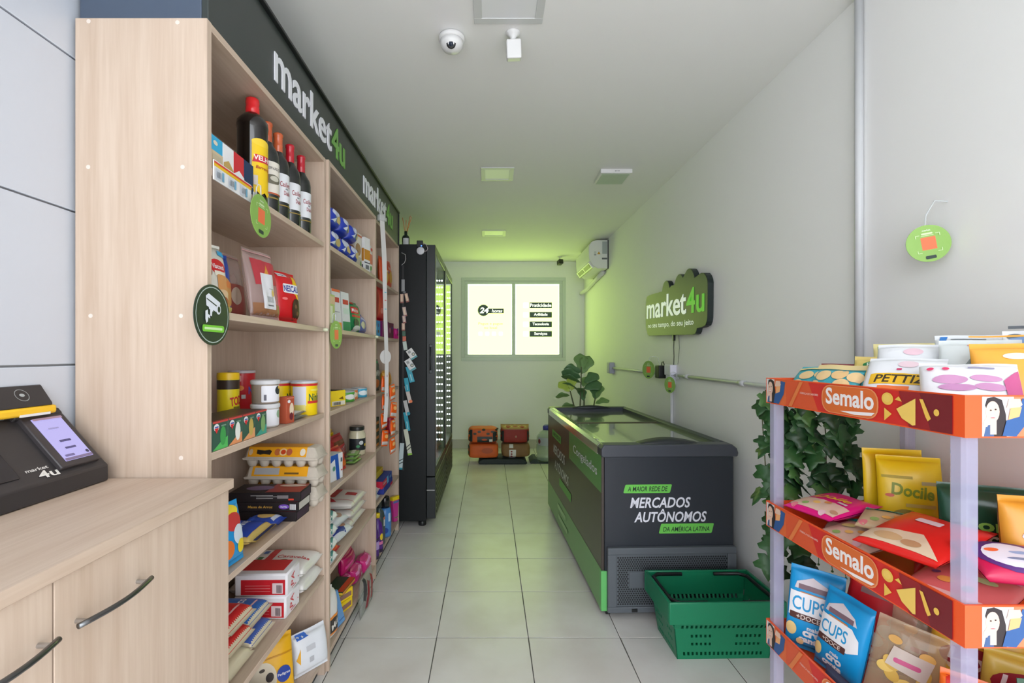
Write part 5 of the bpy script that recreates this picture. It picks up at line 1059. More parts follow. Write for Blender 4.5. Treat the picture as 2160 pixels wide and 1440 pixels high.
# third shelf
carton('tea_carton', 'yellow carton with a barcode and dark open top', 'box', 0.10, 0.10, 0.075, (-0.78, 2.33, C_+0.001), (0, 0, 66), (236, 206, 40), front=[('r', -0.045, 0.004, 0.045, 0.024, (220, 216, 200)), ('p', [(0.0, 0.035), (0.03, 0.045), (0.035, 0.03)], (120, 90, 20))] + [('r', -0.035+0.007*q, 0.006, -0.031+0.007*q, 0.02, (60, 56, 50)) for q in range(7)], left=[('r', -0.045, 0.006, 0.045, 0.02, (220, 216, 200))], top=[('r', -0.045, -0.045, 0.045, 0.045, (56, 52, 44))])
for x, y, c, lb, lc in ((-0.765, 2.53, (80, 160, 60), 'green tuna tin next to the yellow carton', (230, 230, 226)), (-0.785, 2.665, (226, 130, 70), 'orange tuna tin between the green and blue tins', (240, 220, 190)), (-0.765, 2.79, (70, 170, 206), 'light blue tuna tin at the right of the tins', (226, 236, 240))):
    can('tuna_tin', lb, 'tin', 0.045, 0.056, (x, y, C_+0.001), 55, c, [('e', -0.005, 0.026, 0.03, 0.014, lc), ('r', 0.02, 0.01, 0.05, 0.04, lc)], lid=(176, 180, 182), lidh=0.006, group='tuna tins')
bag('sauce_pouch', 'red sauce pouch half hidden by the shelf side', 'pouch', 0.08, 0.15, 0.04, (-0.93, 2.165, C_+0.002), (-4, 0, 90), (190, 44, 44), [('e', 0, 0.08, 0.025, 0.03, (206, 206, 170)), ('r', -0.03, 0.03, 0.03, 0.045, (60, 110, 70))], seed=64)
# fourth shelf: jars, stuffed snacks
def jar(name, label, loc, r, h, glass, lidc, its=(), rz=45, group=None):
    t = thing(name, label, 'jar', loc, (0, 0, R(rz)), group)
    MB().lathe([(0, 0), (r*0.95, 0), (r, 0.006), (r, h*0.72), (r*0.8, h*0.84), (r*0.78, h*0.88), (0, h*0.88)], 24).build('jar_body', glass, t, smooth=True)
    MB().lathe([(0, h*0.86), (r*0.86, h*0.86), (r*0.88, h*0.9), (r*0.88, h*0.98), (r*0.82, h), (0, h)], 24).build('lid', mat(lidc, rough=0.3, vary=0), t, bevel=0.001)
    if its: prints(t, its, S_cyl(r), g=0.012)
M_OLV = mat((58, 60, 34), rough=0.1, key='olive_glass', vary=0.2)
jar('olive_jar', 'dark jar with a yellow lid deepest in the shelf corner', (-0.99, 2.845, D_+0.001), 0.048, 0.155, M_OLV, (226, 186, 20), group='yellow-lidded jars')
jar('olive_jar', 'dark jar with a yellow lid behind the red snack bag', (-0.945, 2.735, D_+0.001), 0.05, 0.155, M_OLV, (230, 190, 20), group='yellow-lidded jars')
jar('pickle_jar', 'black-lidded jar of white pickles at the shelf end', (-0.80, 2.868, D_+0.001), 0.05, 0.17, mat((206, 200, 170), rough=0.1, key='pickle_glass', vary=0.1), (40, 44, 42), [('r', -0.08, 0.03, 0.07, 0.10, (36, 40, 44)), ('e', 0.0, 0.075, 0.014, 0.012, (200, 206, 206)), ('e', 0.03, 0.06, 0.01, 0.008, (206, 180, 60)), ('e', -0.02, 0.055, 0.012, 0.008, (60, 140, 90))])
bag('popcorn_bag', 'dark red snack bag with grey lettering leaning on the jars', 'bag', 0.20, 0.15, 0.06, (-0.84, 2.66, D_+0.004), (-14, 0, 88), (176, 20, 34), [('p', [(-0.09, 0.085), (0.09, 0.09), (0.08, 0.115), (-0.07, 0.115)], (110, 50, 30)), ('t', 'TOZZI', 0.02, 0.055, 0.035, (170, 150, 156), {'w': 0.11, 'rot': 6}), ('e', -0.07, 0.06, 0.012, 0.025, (230, 170, 40)), ('e', 0.085, 0.06, 0.008, 0.02, (230, 170, 40))], seed=65)
bag('popcorn_bag', 'bright red bag with an orange foot at the shelf front', 'bag', 0.15, 0.13, 0.05, (-0.765, 2.44, D_+0.004), (-20, 0, 86), (206, 26, 34), [('r', 0.0, 0.012, 0.07, 0.045, (226, 110, 30)), ('e', 0.03, 0.075, 0.03, 0.012, (230, 80, 80))], seed=66)
carton('cornstarch_box', 'white and blue starch carton at the near front corner', 'box', 0.115, 0.06, 0.125, (-0.763, 2.285, D_+0.001), (0, 0, 78), (228, 230, 232), front=[('p', [(0.0, 0.0), (0.03, 0.0), (0.012, 0.125), (-0.02, 0.125)], (36, 86, 176)), ('p', [(-0.055, 0.09), (0.0, 0.11), (0.0, 0.125), (-0.055, 0.125)], (40, 90, 180)), ('e', -0.025, 0.06, 0.012, 0.012, (90, 150, 130)), ('r', 0.035, 0.08, 0.05, 0.1, (90, 110, 120)), ('e', 0.045, 0.04, 0.006, 0.004, RED)], left=[('r', -0.03, 0.07, 0.03, 0.125, (50, 90, 170))])
for i in range(3):
    bag('soup_sachet', ('lowest', 'middle', 'top')[i] + ' green soup sachet lying before the pickle jar', 'sachet', 0.12, 0.065, 0.02, (-0.728, 2.64+0.008*i, D_+0.012+0.021*i), (-90, 0, 86+6*i), (120, 160, 84), [('r', -0.05, 0.02, 0.05, 0.04, (206, 206, 190)), ('e', 0.03, 0.015, 0.012, 0.006, (206, 120, 80))], seed=67+i, group='green soup sachets', seal=0.006)
# fifth shelf: sugar bags, napkins, diapers
for i in range(3):
    bag('sugar_bag', ('lowest', 'middle', 'topmost')[i] + ' white sugar bag in the stack on the middle unit', 'sugar', 0.28, 0.29, 0.05, (-0.74+0.006*i, 2.70-0.008*i, E_+0.028+0.054*i), (-90, 0, 90), (226, 220, 214), [('r', 0.0, 0.03, 0.05, 0.09, (190, 50, 56)), ('rr', -0.05, 0.13, 0.11, 0.165, 0.01, (190, 50, 56)), ('r', -0.09, 0.01, -0.085, 0.25, (206, 130, 130)), ('p', [(-0.12, 0.1), (-0.05, 0.16), (-0.07, 0.22), (-0.13, 0.2)], (186, 46, 56))], seed=70+i, p=3.4, group='white sugar bags on the middle unit', wr=0.07)
bag('diaper_pack', 'white and navy diaper pack lying on the fifth shelf', 'pack', 0.20, 0.25, 0.075, (-0.728, 2.42, E_+0.04), (-90, 0, 86), (224, 228, 234), [('p', [(-0.09, 0.03), (0.02, 0.01), (0.05, 0.07), (-0.08, 0.09)], (40, 60, 150)), ('e', 0.04, 0.05, 0.03, 0.025, (200, 150, 120)), ('r', -0.09, 0.16, 0.09, 0.23, (44, 64, 156))], seed=74, p=3)
bag('diaper_pack', 'navy and tan pack on top of the diaper pack', 'pack', 0.17, 0.22, 0.06, (-0.735, 2.38, E_+0.113), (-90, 0, 82), (216, 220, 228), [('r', -0.08, 0.10, 0.08, 0.19, (40, 58, 140)), ('e', 0.02, 0.05, 0.04, 0.03, (196, 160, 140))], seed=75, p=3)
bag('laundry_bag', 'red and white bag at the front of the fifth shelf', 'bag', 0.10, 0.12, 0.05, (-0.722, 2.25, E_+0.028), (-90, 0, 90), (204, 30, 50), [('e', 0.0, 0.06, 0.03, 0.03, (232, 232, 236)), ('r', -0.04, 0.01, 0.04, 0.03, (230, 90, 50))], seed=76)
for i in range(5):
    bag('tissue_pack', ('lowest', 'second lowest', 'middle', 'second highest', 'topmost')[i] + ' white and teal tissue pack in the column by the shelf side', 'tissues', 0.09, 0.20, 0.058, (-0.70, 2.152, (E_-0.0+0.03) + 0.061*i), (-90, 0, 90), (230, 232, 234), [('p', [(-0.04, 0.0), (0.04, 0.02), (0.04, 0.08), (-0.04, 0.05)], (70, 140, 140)), ('p', [(-0.04, 0.05), (0.04, 0.08), (0.04, 0.1), (-0.04, 0.07)], (226, 130, 90)), ('r', -0.04, 0.14, 0.04, 0.19, (90, 150, 150))], seed=80+i, p=4, group='column of tissue packs', wr=0.05, seal=0.006) if i < 4 else None
# bottom shelf
for i in range(3):
    bag('pad_pack', ('near', 'middle', 'far')[i] + ' pink pad pack on the bottom shelf', 'pack', 0.125, 0.10, 0.085, (-0.80+0.02*i, 2.575+0.135*i, F_+0.002), (0, 0, 90), (214, 40, 130), [('r', -0.055, 0.015, 0.055, 0.03, (236, 130, 190)), ('r', 0.02, 0.03, 0.045, 0.045, WHT), ('p', [(-0.055, 0.06), (0.05, 0.08), (0.05, 0.09), (-0.055, 0.078)], (236, 150, 200))], seed=90+i, p=3.4, group='pink pad packs', wr=0.12) if i < 3 else None
bag('pad_pack', 'magenta pad pack lying on the near pink packs', 'pack', 0.16, 0.11, 0.06, (-0.79, 2.62, F_+0.106), (0, 0, 86), (176, 16, 90), [('p', [(-0.07, 0.04), (0.06, 0.06), (0.06, 0.075), (-0.07, 0.055)], (226, 70, 150))], seed=93, p=3, group='pink pad packs')
carton('match_box_pack', 'lower yellow carton with brown panels on the bottom shelf', 'box', 0.12, 0.07, 0.05, (-0.765, 2.42, F_+0.001), (0, 0, 70), (240, 206, 30), front=[('r', -0.05, 0.01, 0.05, 0.034, (150, 110, 96))], left=[('r', -0.03, 0.01, 0.03, 0.034, (150, 110, 96))], group='yellow cartons with brown panels')
carton('match_box_pack', 'upper yellow carton with brown panels on the bottom shelf', 'box', 0.12, 0.07, 0.05, (-0.768, 2.425, F_+0.052), (0, 0, 62), (240, 206, 30), front=[('r', -0.05, 0.01, 0.05, 0.034, (150, 110, 96))], left=[('r', -0.03, 0.01, 0.03, 0.034, (150, 110, 96))], group='yellow cartons with brown panels')
carton('brush_card', 'dark green and orange carded pack lying on yellow cartons', 'pack', 0.16, 0.10, 0.02, (-0.77, 2.44, F_+0.1035), (0, 0, 84), (46, 70, 52), front=[('r', -0.08, 0.004, 0.08, 0.016, (226, 150, 60))], left=[('r', -0.05, 0.004, 0.05, 0.016, (226, 190, 60))], top=[('r', -0.08, -0.05, 0.08, -0.02, (206, 80, 40))])
bag('paper_towel_pack', 'white paper towel roll pack with a black and orange band', 'paper towel', 0.105, 0.235, 0.09, (-0.745, 2.155, F_+0.002), (0, 0, 78), (226, 224, 220), [('r', -0.05, 0.05, 0.05, 0.115, (56, 50, 48)), ('r', -0.05, 0.115, 0.05, 0.127, (230, 140, 50)), ('t', 'Mili', 0.01, 0.082, 0.03, (226, 222, 214), {'rot': 20, 'w': 0.06}), ('r', -0.05, 0.04, 0.05, 0.05, (230, 140, 50))], seed=94, p=3.4)
carton('cleaning_cloth', 'light blue cleaning cloth pack standing at the bottom front', 'cloth', 0.11, 0.02, 0.155, (-0.722, 2.268, F_+0.004), (-16, 0, 78), (110, 160, 214), front=[('e', -0.035, 0.115, 0.018, 0.018, (206, 60, 70)), ('e', -0.035, 0.115, 0.010, 0.010, (190, 200, 220)), ('r', 0.0, 0.02, 0.045, 0.025, (80, 120, 180))], bev=0.005)
carton('cleaning_cloth', 'yellow cleaning cloth pack behind the light blue one', 'cloth', 0.11, 0.02, 0.165, (-0.762, 2.272, F_+0.004), (-14, 0, 80), (236, 216, 36), bev=0.005)
bag('glove_bag', 'clear bag with dark red gloves hanging over the shelf edge', 'bag', 0.20, 0.21, 0.05, (-0.670, 2.57, 0.002), (0, 0, 88), (150, 150, 150), [('p', [(-0.06, 0.04), (-0.03, 0.04), (0.0, 0.16), (-0.03, 0.18)], (140, 20, 40)), ('p', [(0.0, 0.06), (0.03, 0.06), (0.06, 0.17), (0.03, 0.19)], (150, 24, 40)), ('p', [(-0.09, 0.10), (-0.06, 0.08), (-0.05, 0.2), (-0.08, 0.2)], (60, 60, 62)), ('e', 0.06, 0.06, 0.02, 0.03, (70, 110, 110))], seed=95, mb_=mat((170, 176, 172), rough=0.1, key='clear_film', vary=0, alpha=0.35, spec=0.7), wr=0.25)

# ================================================================== unit 3 products (far shelving unit)
bag('cracker_pouch', 'orange cracker pouch on the top shelf of the far unit', 'pouch', 0.25, 0.215, 0.06, (-0.765, 3.50, A_+0.002), (-3, 0, 84), (226, 84, 30), [('t', 'Bauducco', 0.05, 0.15, 0.025, (240, 220, 210), {'w': 0.10}), ('e', 0.05, 0.085, 0.045, 0.045, (206, 160, 70)), ('e', -0.05, 0.07, 0.035, 0.05, (206, 166, 80)), ('r', -0.11, 0.11, 0.0, 0.125, (236, 190, 150)), ('e', -0.0, 0.115, 0.015, 0.012, (80, 60, 130)), ('r', -0.11, 0.185, 0.11, 0.19, (190, 60, 20))], seed=100)
bag('cookie_bag', 'red shiny bag standing on the gum boxes of the far unit', 'bag', 0.22, 0.23, 0.05, (-0.755, 3.235, B_+0.108), (0, 0, 86), (206, 12, 30), [('e', 0.0, 0.07, 0.035, 0.02, (236, 130, 130)), ('r', -0.10, 0.012, -0.07, 0.21, (150, 10, 30))], seed=101)
for i, (c, lb) in enumerate((((30, 130, 200), 'bright blue gum box at the near end of the second shelf'), ((120, 24, 96), 'purple gum box in the middle of the second shelf'), ((96, 26, 60), 'dark plum gum box beside the purple box'), ((206, 20, 130), 'magenta gum box at the far end of the second shelf'))):
    carton('gum_box', lb, 'box', 0.135 if i < 3 else 0.10, 0.07, 0.10 if i == 0 else (0.105 if i < 3 else 0.075), (-0.742 if i != 0 else -0.76, 3.06+0.175*i if i < 3 else 3.62, B_+0.001), (0, 0, 84), c, front=[('e', -0.02, 0.05, 0.02, 0.02, tuple(min(255, v+60) for v in c)), ('e', 0.03, 0.07, 0.012, 0.012, (40, 60, 140)), ('e', 0.03, 0.03, 0.014, 0.010, (60, 20, 40))], group='gum boxes on the far unit')
bag('candy_pouch', 'dark candy pouch with white lettering on the third shelf', 'pouch', 0.20, 0.215, 0.06, (-0.78, 3.18, C_+0.002), (-4, 0, 80), (52, 44, 44), [('t', 'HUMM', 0.0, 0.12, 0.04, (206, 200, 196), {'w': 0.16}), ('r', -0.09, 0.165, 0.09, 0.185, (90, 84, 80)), ('e', 0.05, 0.2, 0.03, 0.012, (40, 150, 90)), ('e', 0.0, 0.05, 0.06, 0.03, (206, 100, 40))], seed=102)
bag('candy_pouch', 'golden candy pouch at the far end of the third shelf', 'pouch', 0.13, 0.13, 0.06, (-0.762, 3.54, C_+0.002), (-8, 0, 80), (226, 160, 40), [('r', -0.01, 0.012, 0.01, 0.12, (190, 120, 20)), ('e', 0.03, 0.06, 0.012, 0.03, (240, 190, 90))], seed=103)
for i in range(4):
    carton('chocolate_box', ('lowest', 'second', 'third', 'topmost')[i] + ' of four dark chocolate boxes with orange ends in the far unit', 'box', 0.16, 0.10, 0.046, (-0.782, 3.07, D_+0.001+0.0475*i), (0, 0, 90), (58, 62, 44), front=[('r', -0.07, 0.004, 0.07, 0.022, (214, 130, 40))], left=[('r', -0.05, 0.004, 0.05, 0.022, (214, 130, 40))], group='dark chocolate boxes')
can('candle_jar', 'small dark red candle jar on the fourth shelf', 'jar', 0.032, 0.115, (-0.765, 3.64, D_+0.001), 45, (150, 26, 50), [('r', -0.02, 0.03, 0.03, 0.08, (176, 70, 90))], lid=(180, 30, 56), lidh=0.02)
carton('toothpaste_box', 'yellow box behind the toothpaste boxes', 'box', 0.24, 0.045, 0.045, (-0.79, 3.30, E_+0.10), (0, 0, 90), (206, 180, 40), front=[('e', 0.09, 0.025, 0.015, 0.012, (206, 110, 30))], group='toothpaste boxes on the far unit')
carton('toothpaste_box', 'red and blue toothpaste box on the fifth shelf', 'box', 0.30, 0.05, 0.05, (-0.738, 3.32, E_+0.052), (0, 0, 90), (40, 70, 160), front=[('r', -0.15, 0.002, -0.02, 0.048, (206, 26, 50)), ('t', 'Colgate', -0.09, 0.027, 0.022, WHT, {'w': 0.10}), ('p', [(-0.02, 0.0), (0.04, 0.0), (0.02, 0.05), (-0.03, 0.05)], (110, 180, 220)), ('t', 'MFP', 0.09, 0.025, 0.018, (150, 190, 230))], left=[('r', -0.025, 0, 0.025, 0.05, (190, 30, 60))], group='toothpaste boxes on the far unit')
carton('toothpaste_box', 'lower navy and red box under the toothpaste', 'box', 0.28, 0.05, 0.05, (-0.74, 3.36, E_+0.001), (0, 0, 90), (44, 60, 150), front=[('r', 0.06, 0.002, 0.14, 0.022, (206, 40, 60))], group='toothpaste boxes on the far unit')
carton('toothpaste_box', 'lower navy box under the yellow box', 'box', 0.28, 0.045, 0.098, (-0.791, 3.35, E_+0.001), (0, 0, 90), (44, 56, 120), group='toothpaste boxes on the far unit')
for i in range(2):
    bag('wipes_pack', ('lower', 'upper')[i] + ' white and light blue wipes pack at the near end of the fifth shelf', 'pack', 0.14, 0.20, 0.04, (-0.722, 3.07+0.01*i, E_+0.022+0.043*i), (-90, 0, 90+4*i), (216, 222, 226), [('e', -0.03, 0.03, 0.04, 0.025, (60, 160, 220)), ('p', [(-0.05, 0.09), (0.06, 0.11), (0.05, 0.125), (-0.05, 0.105)], (120, 150, 120)), ('p', [(-0.03, 0.06), (0.06, 0.07), (0.05, 0.08), (-0.03, 0.072)], (60, 80, 130))], seed=110+i, group='wipes packs', p=3.2)
def tall_bottle(name, label, loc, r, h, c, capc, its, rz=45, caph=0.05, group=None, clear=None):
    bottle(name, label, 'bottle', [(0, 0), (r*0.94, 0), (r, 0.008), (r, h*0.5), (r*0.93, h*0.62), (r*0.75, h*0.74), (r*0.4, h*0.80), (r*0.36, h-caph*0.8), (0, h-caph*0.8)],
           [(r*0.38, h-caph), (r*0.46, h-caph), (r*0.46, h-0.004), (r*0.4, h), (0, h)], loc, rz, clear or mat(c, rough=0.25, vary=0.03), capc, its, r, group)
tall_bottle('cleaner_bottle', 'purple cleaner bottle with yellow cap nearest the shelf side', (-0.742, 3.035, F_+0.001), 0.037, 0.235, (84, 40, 130), (236, 206, 30), [('r', -0.03, 0.06, 0.03, 0.11, (180, 150, 206)), ('r', -0.1, 0.0, 0.1, 0.02, (44, 30, 60)), ('r', -0.1, 0.12, 0.1, 0.13, (50, 34, 60))], group='purple cleaner bottles', caph=0.03)
tall_bottle('cleaner_bottle', 'purple cleaner bottle with yellow cap, second from the shelf side', (-0.742, 3.145, F_+0.001), 0.037, 0.25, (84, 40, 130), (236, 206, 30), [('r', -0.03, 0.05, 0.03, 0.07, (220, 120, 170)), ('e', 0.01, 0.1, 0.014, 0.022, (236, 206, 40)), ('r', -0.1, 0.0, 0.1, 0.02, (44, 30, 60))], group='purple cleaner bottles', caph=0.03)
tall_bottle('shampoo_bottle', 'dark clear bottle with pale lettering beside the purple ones', (-0.76, 3.265, F_+0.001), 0.042, 0.30, (74, 84, 84), (60, 66, 66), [('rr', 0.012, 0.125, 0.03, 0.175, 0.004, (206, 210, 210)), ('e', 0.02, 0.18, 0.012, 0.010, (196, 110, 90))], clear=mat((70, 82, 84), rough=0.15, key='grey_clear_bottle', vary=0))
bottle('shampoo_bottle', 'blue shampoo bottle with a tall black cap', 'bottle', [(0, 0), (0.044, 0), (0.047, 0.01), (0.047, 0.16), (0.042, 0.195), (0.03, 0.205), (0, 0.205)], [(0.03, 0.203), (0.034, 0.204), (0.032, 0.275), (0.027, 0.282), (0, 0.282)], (-0.752, 3.41, F_+0.001), 45, mat((70, 130, 196), rough=0.3), (28, 28, 32), [('rr', 0.0, 0.11, 0.02, 0.17, 0.006, (190, 214, 236)), ('e', -0.02, 0.05, 0.02, 0.02, (40, 70, 150))], 0.047)
cr_ = thing('cream_tube', 'pink tube with a yellow cap end beside the refrigerator', 'tube', (-0.738, 3.70, F_+0.001), (0, 0, R(58)))
MB().prism([(-0.018, 0), (0.018, 0), (0.034, 0.16), (0.036, 0.165), (-0.036, 0.165), (-0.034, 0.16)], -0.014, 0.014, 'y').build('tube_body', mat((206, 60, 150), rough=0.35), cr_, bevel=0.006)
MB().box(-0.036, 0.036, -0.015, 0.015, 0.165, 0.195).build('crimp', mat((236, 206, 30), rough=0.4), cr_, bevel=0.002)
prints(cr_, [('r', -0.03, 0.145, 0.03, 0.16, (90, 120, 180)), ('r', -0.02, 0.03, 0.02, 0.036, (90, 150, 70))], S_front(-0.0142), name='tube_print')

# ================================================================== hanging clip strips
def hang_card(name, label, loc, rz, w, h, c, its=(), tilt=0.0, t=0.006, group=None, cat='pack', bev=0.001):
    o = thing(name, label, cat, loc, (0, R(tilt), R(rz)), group)
    MB().box(-w/2, w/2, -t/2, t/2, -h, 0).build('pack_body', film(c), o, bevel=bev, segs=2)
    if its: prints(o, its, S_front(-t/2), name='pack_print')
    return o
cst = thing('clip_strip', 'long white hanging strip with a round plate between two shelving units', 'strip', (-0.672, 2.972, 2.245), (0, 0, R(52)))
pts = [(0.0, -0.0, 0.0), (0.012, -0.008, -0.25), (0.018, -0.01, -0.6), (0.028, -0.012, -0.9), (0.026, -0.012, -1.15), (0.018, -0.010, -1.28)]
sb = MB(); w_ = 0.036; vs = []
for x, y, z in pts:
    ww = w_ if z > -0.3 else w_*0.82
    vs += [(x-ww/2, y, z), (x+ww/2, y, z), (x+ww/2, y+0.0015, z), (x-ww/2, y+0.0015, z)]
fs = [(0,1,2,3), tuple(len(vs)-4+q for q in range(4))]
for i in range(len(pts)-1):
    for q in range(4): fs.append((4*i+q, 4*i+(q+1) % 4, 4*i+4+(q+1) % 4, 4*i+4+q))
M_STRIP = mat((214, 212, 210), rough=0.4, key='strip_white', vary=0)
sb.add(vs, fs).build('strip_band', M_STRIP, cst)
MB().lathe([(0, -0.001), (0.044, -0.001), (0.044, 0.001), (0, 0.001)], 32).build('round_plate', M_STRIP, cst, loc=(0.024, -0.004, -0.872), rot=(R(90), 0, 0))
MB().box(-0.022, 0.018, -0.006, 0.02, -0.02, 0.018).build('hook', glassy((220, 224, 224), 0.6), cst, bevel=0.003)
prints(cst, [('r', 0.008, -0.47, 0.022, -0.465, (90, 180, 200)), ('r', 0.008, -0.52, 0.022, -0.515, (206, 90, 90)), ('r', 0.008, -0.575, 0.022, -0.57, (90, 180, 200)), ('r', 0.026, -1.0, 0.03, -0.985, (150, 90, 100)), ('r', 0.026, -1.12, 0.03, -1.1, (120, 90, 100))], S_front(-0.014), name='strip_marks')
ORN = (236, 96, 24)
for i, (dx, dy, z, rz, tl) in enumerate(tuple((-0.006 if q % 2 == 0 else 0.034, 0.03 if q % 2 == 0 else 0.10, 1.25-0.0575*q, 72+4*(q % 3), (6, -8, 4, 10, -6, 0, 8, -6)[q]) for q in range(8))):
    bag('snack_sachet', ('first', 'second', 'third', 'fourth', 'fifth', 'sixth', 'seventh', 'lowest')[i] + ' orange snack sachet ' + ('from the top ' if i < 7 else '') + 'on the white hanging strip', 'sachet', 0.075, 0.10, 0.022, (-0.662+dx, 2.985+dy, z-0.10), (0, tl, rz), ORN, [('r', -0.036, 0.008, 0.036, 0.03, (206, 200, 196)), ('e', 0.0, 0.062, 0.02, 0.012, (250, 190, 120)), ('r', -0.02, 0.086, 0.02, 0.092, (190, 190, 190))], seed=120+i, group='orange snack sachets on the hanging strip', seal=0.008)
hs = thing('clip_strip', 'thin black hanging strip on the side of the far shelving unit', 'strip', (-0.69, 3.793, 2.10), (0, 0, 0))
MB().box(-0.007, 0.007, -0.001, 0.001, -1.64, 0).build('strip_band', mat((44, 46, 48), rough=0.4, key='dark_strip', vary=0), hs)
MB().tube([(-0.012, 0, 0.0), (0.012, 0, 0.02), (0.022, 0, 0.05), (0.018, 0, 0.085), (-0.012, 0, 0.10)], 0.0025, 6).build('hook', mat((196, 196, 196), rough=0.3), hs, smooth=True)
PNK = (206, 170, 150)
lst = [(0.002, 1.985, 0.026, 0.095, (150, 152, 154), 'grey razor pack with a tied bow', 0, ''), (0.014, 1.888, 0.02, 0.012, (110, 114, 116), 'dark grey razor pack below the bow', -16, ''),
       (-0.008, 1.868, 0.027, 0.072, PNK, 'copper cosmetic pack on the left of a pair', 0, 'c'), (0.026, 1.873, 0.025, 0.072, PNK, 'copper cosmetic pack on the right of a pair', -12, 'c'), (0.008, 1.764, 0.028, 0.075, (206, 180, 170), 'pale copper cosmetic pack below the pair', -10, 'c'), (0.008, 1.695, 0.026, 0.06, (190, 160, 160), 'dusky pink cosmetic pack', -8, 'c'), (0.004, 1.637, 0.026, 0.062, PNK, 'copper cosmetic pack at the bottom of its row', 0, 'c'),
       (0.01, 1.572, 0.027, 0.04, (40, 90, 66), 'small dark green pack on the strip', 0, ''), (0.012, 1.532, 0.028, 0.04, (206, 100, 70), 'small rust red pack on the strip', 0, ''), (0.014, 1.49, 0.03, 0.07, (190, 206, 196), 'pale mint pack above the white cards', -8, ''),
       (0.046, 1.425, 0.055, 0.085, (226, 226, 224), 'upper white card with a teal disc', -34, 'w'), (0.034, 1.345, 0.052, 0.10, (224, 226, 226), 'lower white card with a grey seal', -32, 'w'),
       (0.04, 1.29, 0.04, 0.13, (20, 160, 186), 'upper teal toothbrush pack', -16, 't'), (0.026, 1.20, 0.034, 0.11, (20, 160, 186), 'short teal pack behind the upper teal one', -8, 't'),
       (0.026, 1.135, 0.03, 0.14, (206, 196, 190), 'pale brush pack with an orange end', -14, 'o'), (0.018, 1.02, 0.03, 0.12, (196, 198, 198), 'grey brush pack with a teal end', -12, 'b'), (0.018, 0.925, 0.032, 0.15, (20, 156, 182), 'lower teal toothbrush pack', -10, 't')]
zt = [0.0]*0
for i, (dx, z, w, h, c, ds, tl, kd) in enumerate(lst):
    it = {'c': [('r', -w*0.15, -h*0.85, w*0.1, -h*0.1, (240, 220, 190)), ('r', -w*0.5, -h, w*0.5, -h*0.85, (150, 90, 80))], 'w': [('r', -w*0.3, -h*0.35, w*0.1, -h*0.12, (160, 164, 166)), ('e', w*0.2, -h*0.6, 0.014, 0.014, (90, 110, 110)), ('e', w*0.2, -h*0.6, 0.008, 0.008, (206, 200, 180)), ('r', -w*0.5, -h, w*0.5, -h*0.84, (90, 160, 170))], 't': [('r', -w*0.1, -h*0.9, w*0.12, -h*0.5, (150, 210, 220))],
          'o': [('e', w*0.2, -h*0.92, 0.014, 0.012, (240, 130, 80))], 'b': [('e', w*0.2, -h*0.9, 0.014, 0.014, (20, 150, 176))]}.get(kd, [])
    hang_card('hanging_pack', ds + ' hanging beside the refrigerator', (-0.690+dx, 3.786-0.0085*(i % 2), z), 4, w, h, c, it, tl, group='small packs on the hanging strip by the refrigerator')
for i, (dx, z, c) in enumerate(((0.01, 0.60, (206, 210, 190)), (-0.012, 0.50, (190, 206, 210)))):
    hang_card('hanging_pack', ('upper', 'lower')[i] + ' long toothbrush pack with dark stripes near the strip end', (-0.695+0.026*(1-i), 3.786-0.008*i, 0.79-0.11*i), 4, 0.034, 0.21, c, [('p', [(-0.017, -0.14), (0.017, -0.12), (0.017, -0.128), (-0.017, -0.148)], (60, 66, 66)), ('p', [(-0.017, -0.165), (0.017, -0.145), (0.017, -0.153), (-0.017, -0.173)], (60, 66, 66)), ('r', -0.017, -0.21, 0.017, -0.195, (140, 190, 60) if i == 0 else (30, 140, 160))], -10+14*i, group='small packs on the hanging strip by the refrigerator')
# ================================================================== snack display rack
RX0, RX1, RY0, RY1 = 0.90, 1.362, 0.897, 1.541
rk = thing('snack_rack', 'orange three-tier snack display rack with clear posts on the right', 'rack', (0, 0, 0))
M_ORG = mat((242, 92, 42), rough=0.4, key='orange_tray_plastic', vary=0.01)
M_POST = mat((186, 184, 212), rough=0.12, key='clear_lavender_post', vary=0, alpha=0.44, spec=0.6)
TZ = [1.235, 0.837, 0.455]; THH = 0.081
for x, y in ((RX0+0.002, RY1-0.043), (RX0+0.002, RY0+0.003), (RX1-0.042, RY1-0.043), (RX1-0.042, RY0+0.003)):
    p_ = MB()
    p_.box(x+0.012, x+0.028, y+0.004, y+0.036, 0, TZ[0]-0.001)
    p_.box(x+0.004, x+0.012, y+0.012, y+0.028, 0, TZ[0]-0.001).box(x+0.028, x+0.036, y+0.012, y+0.028, 0, TZ[0]-0.001)
    MB().prism([(x+0.008, y+0.004), (x+0.030, y+0.004), (x+0.036, y+0.010), (x+0.036, y+0.030), (x+0.030, y+0.036), (x+0.008, y+0.036), (x+0.003, y+0.030), (x+0.003, y+0.010)], 0, TZ[0]+0.001, 'z').build('post', M_POST, rk)
SK = (230, 196, 176); HR = (52, 44, 46)
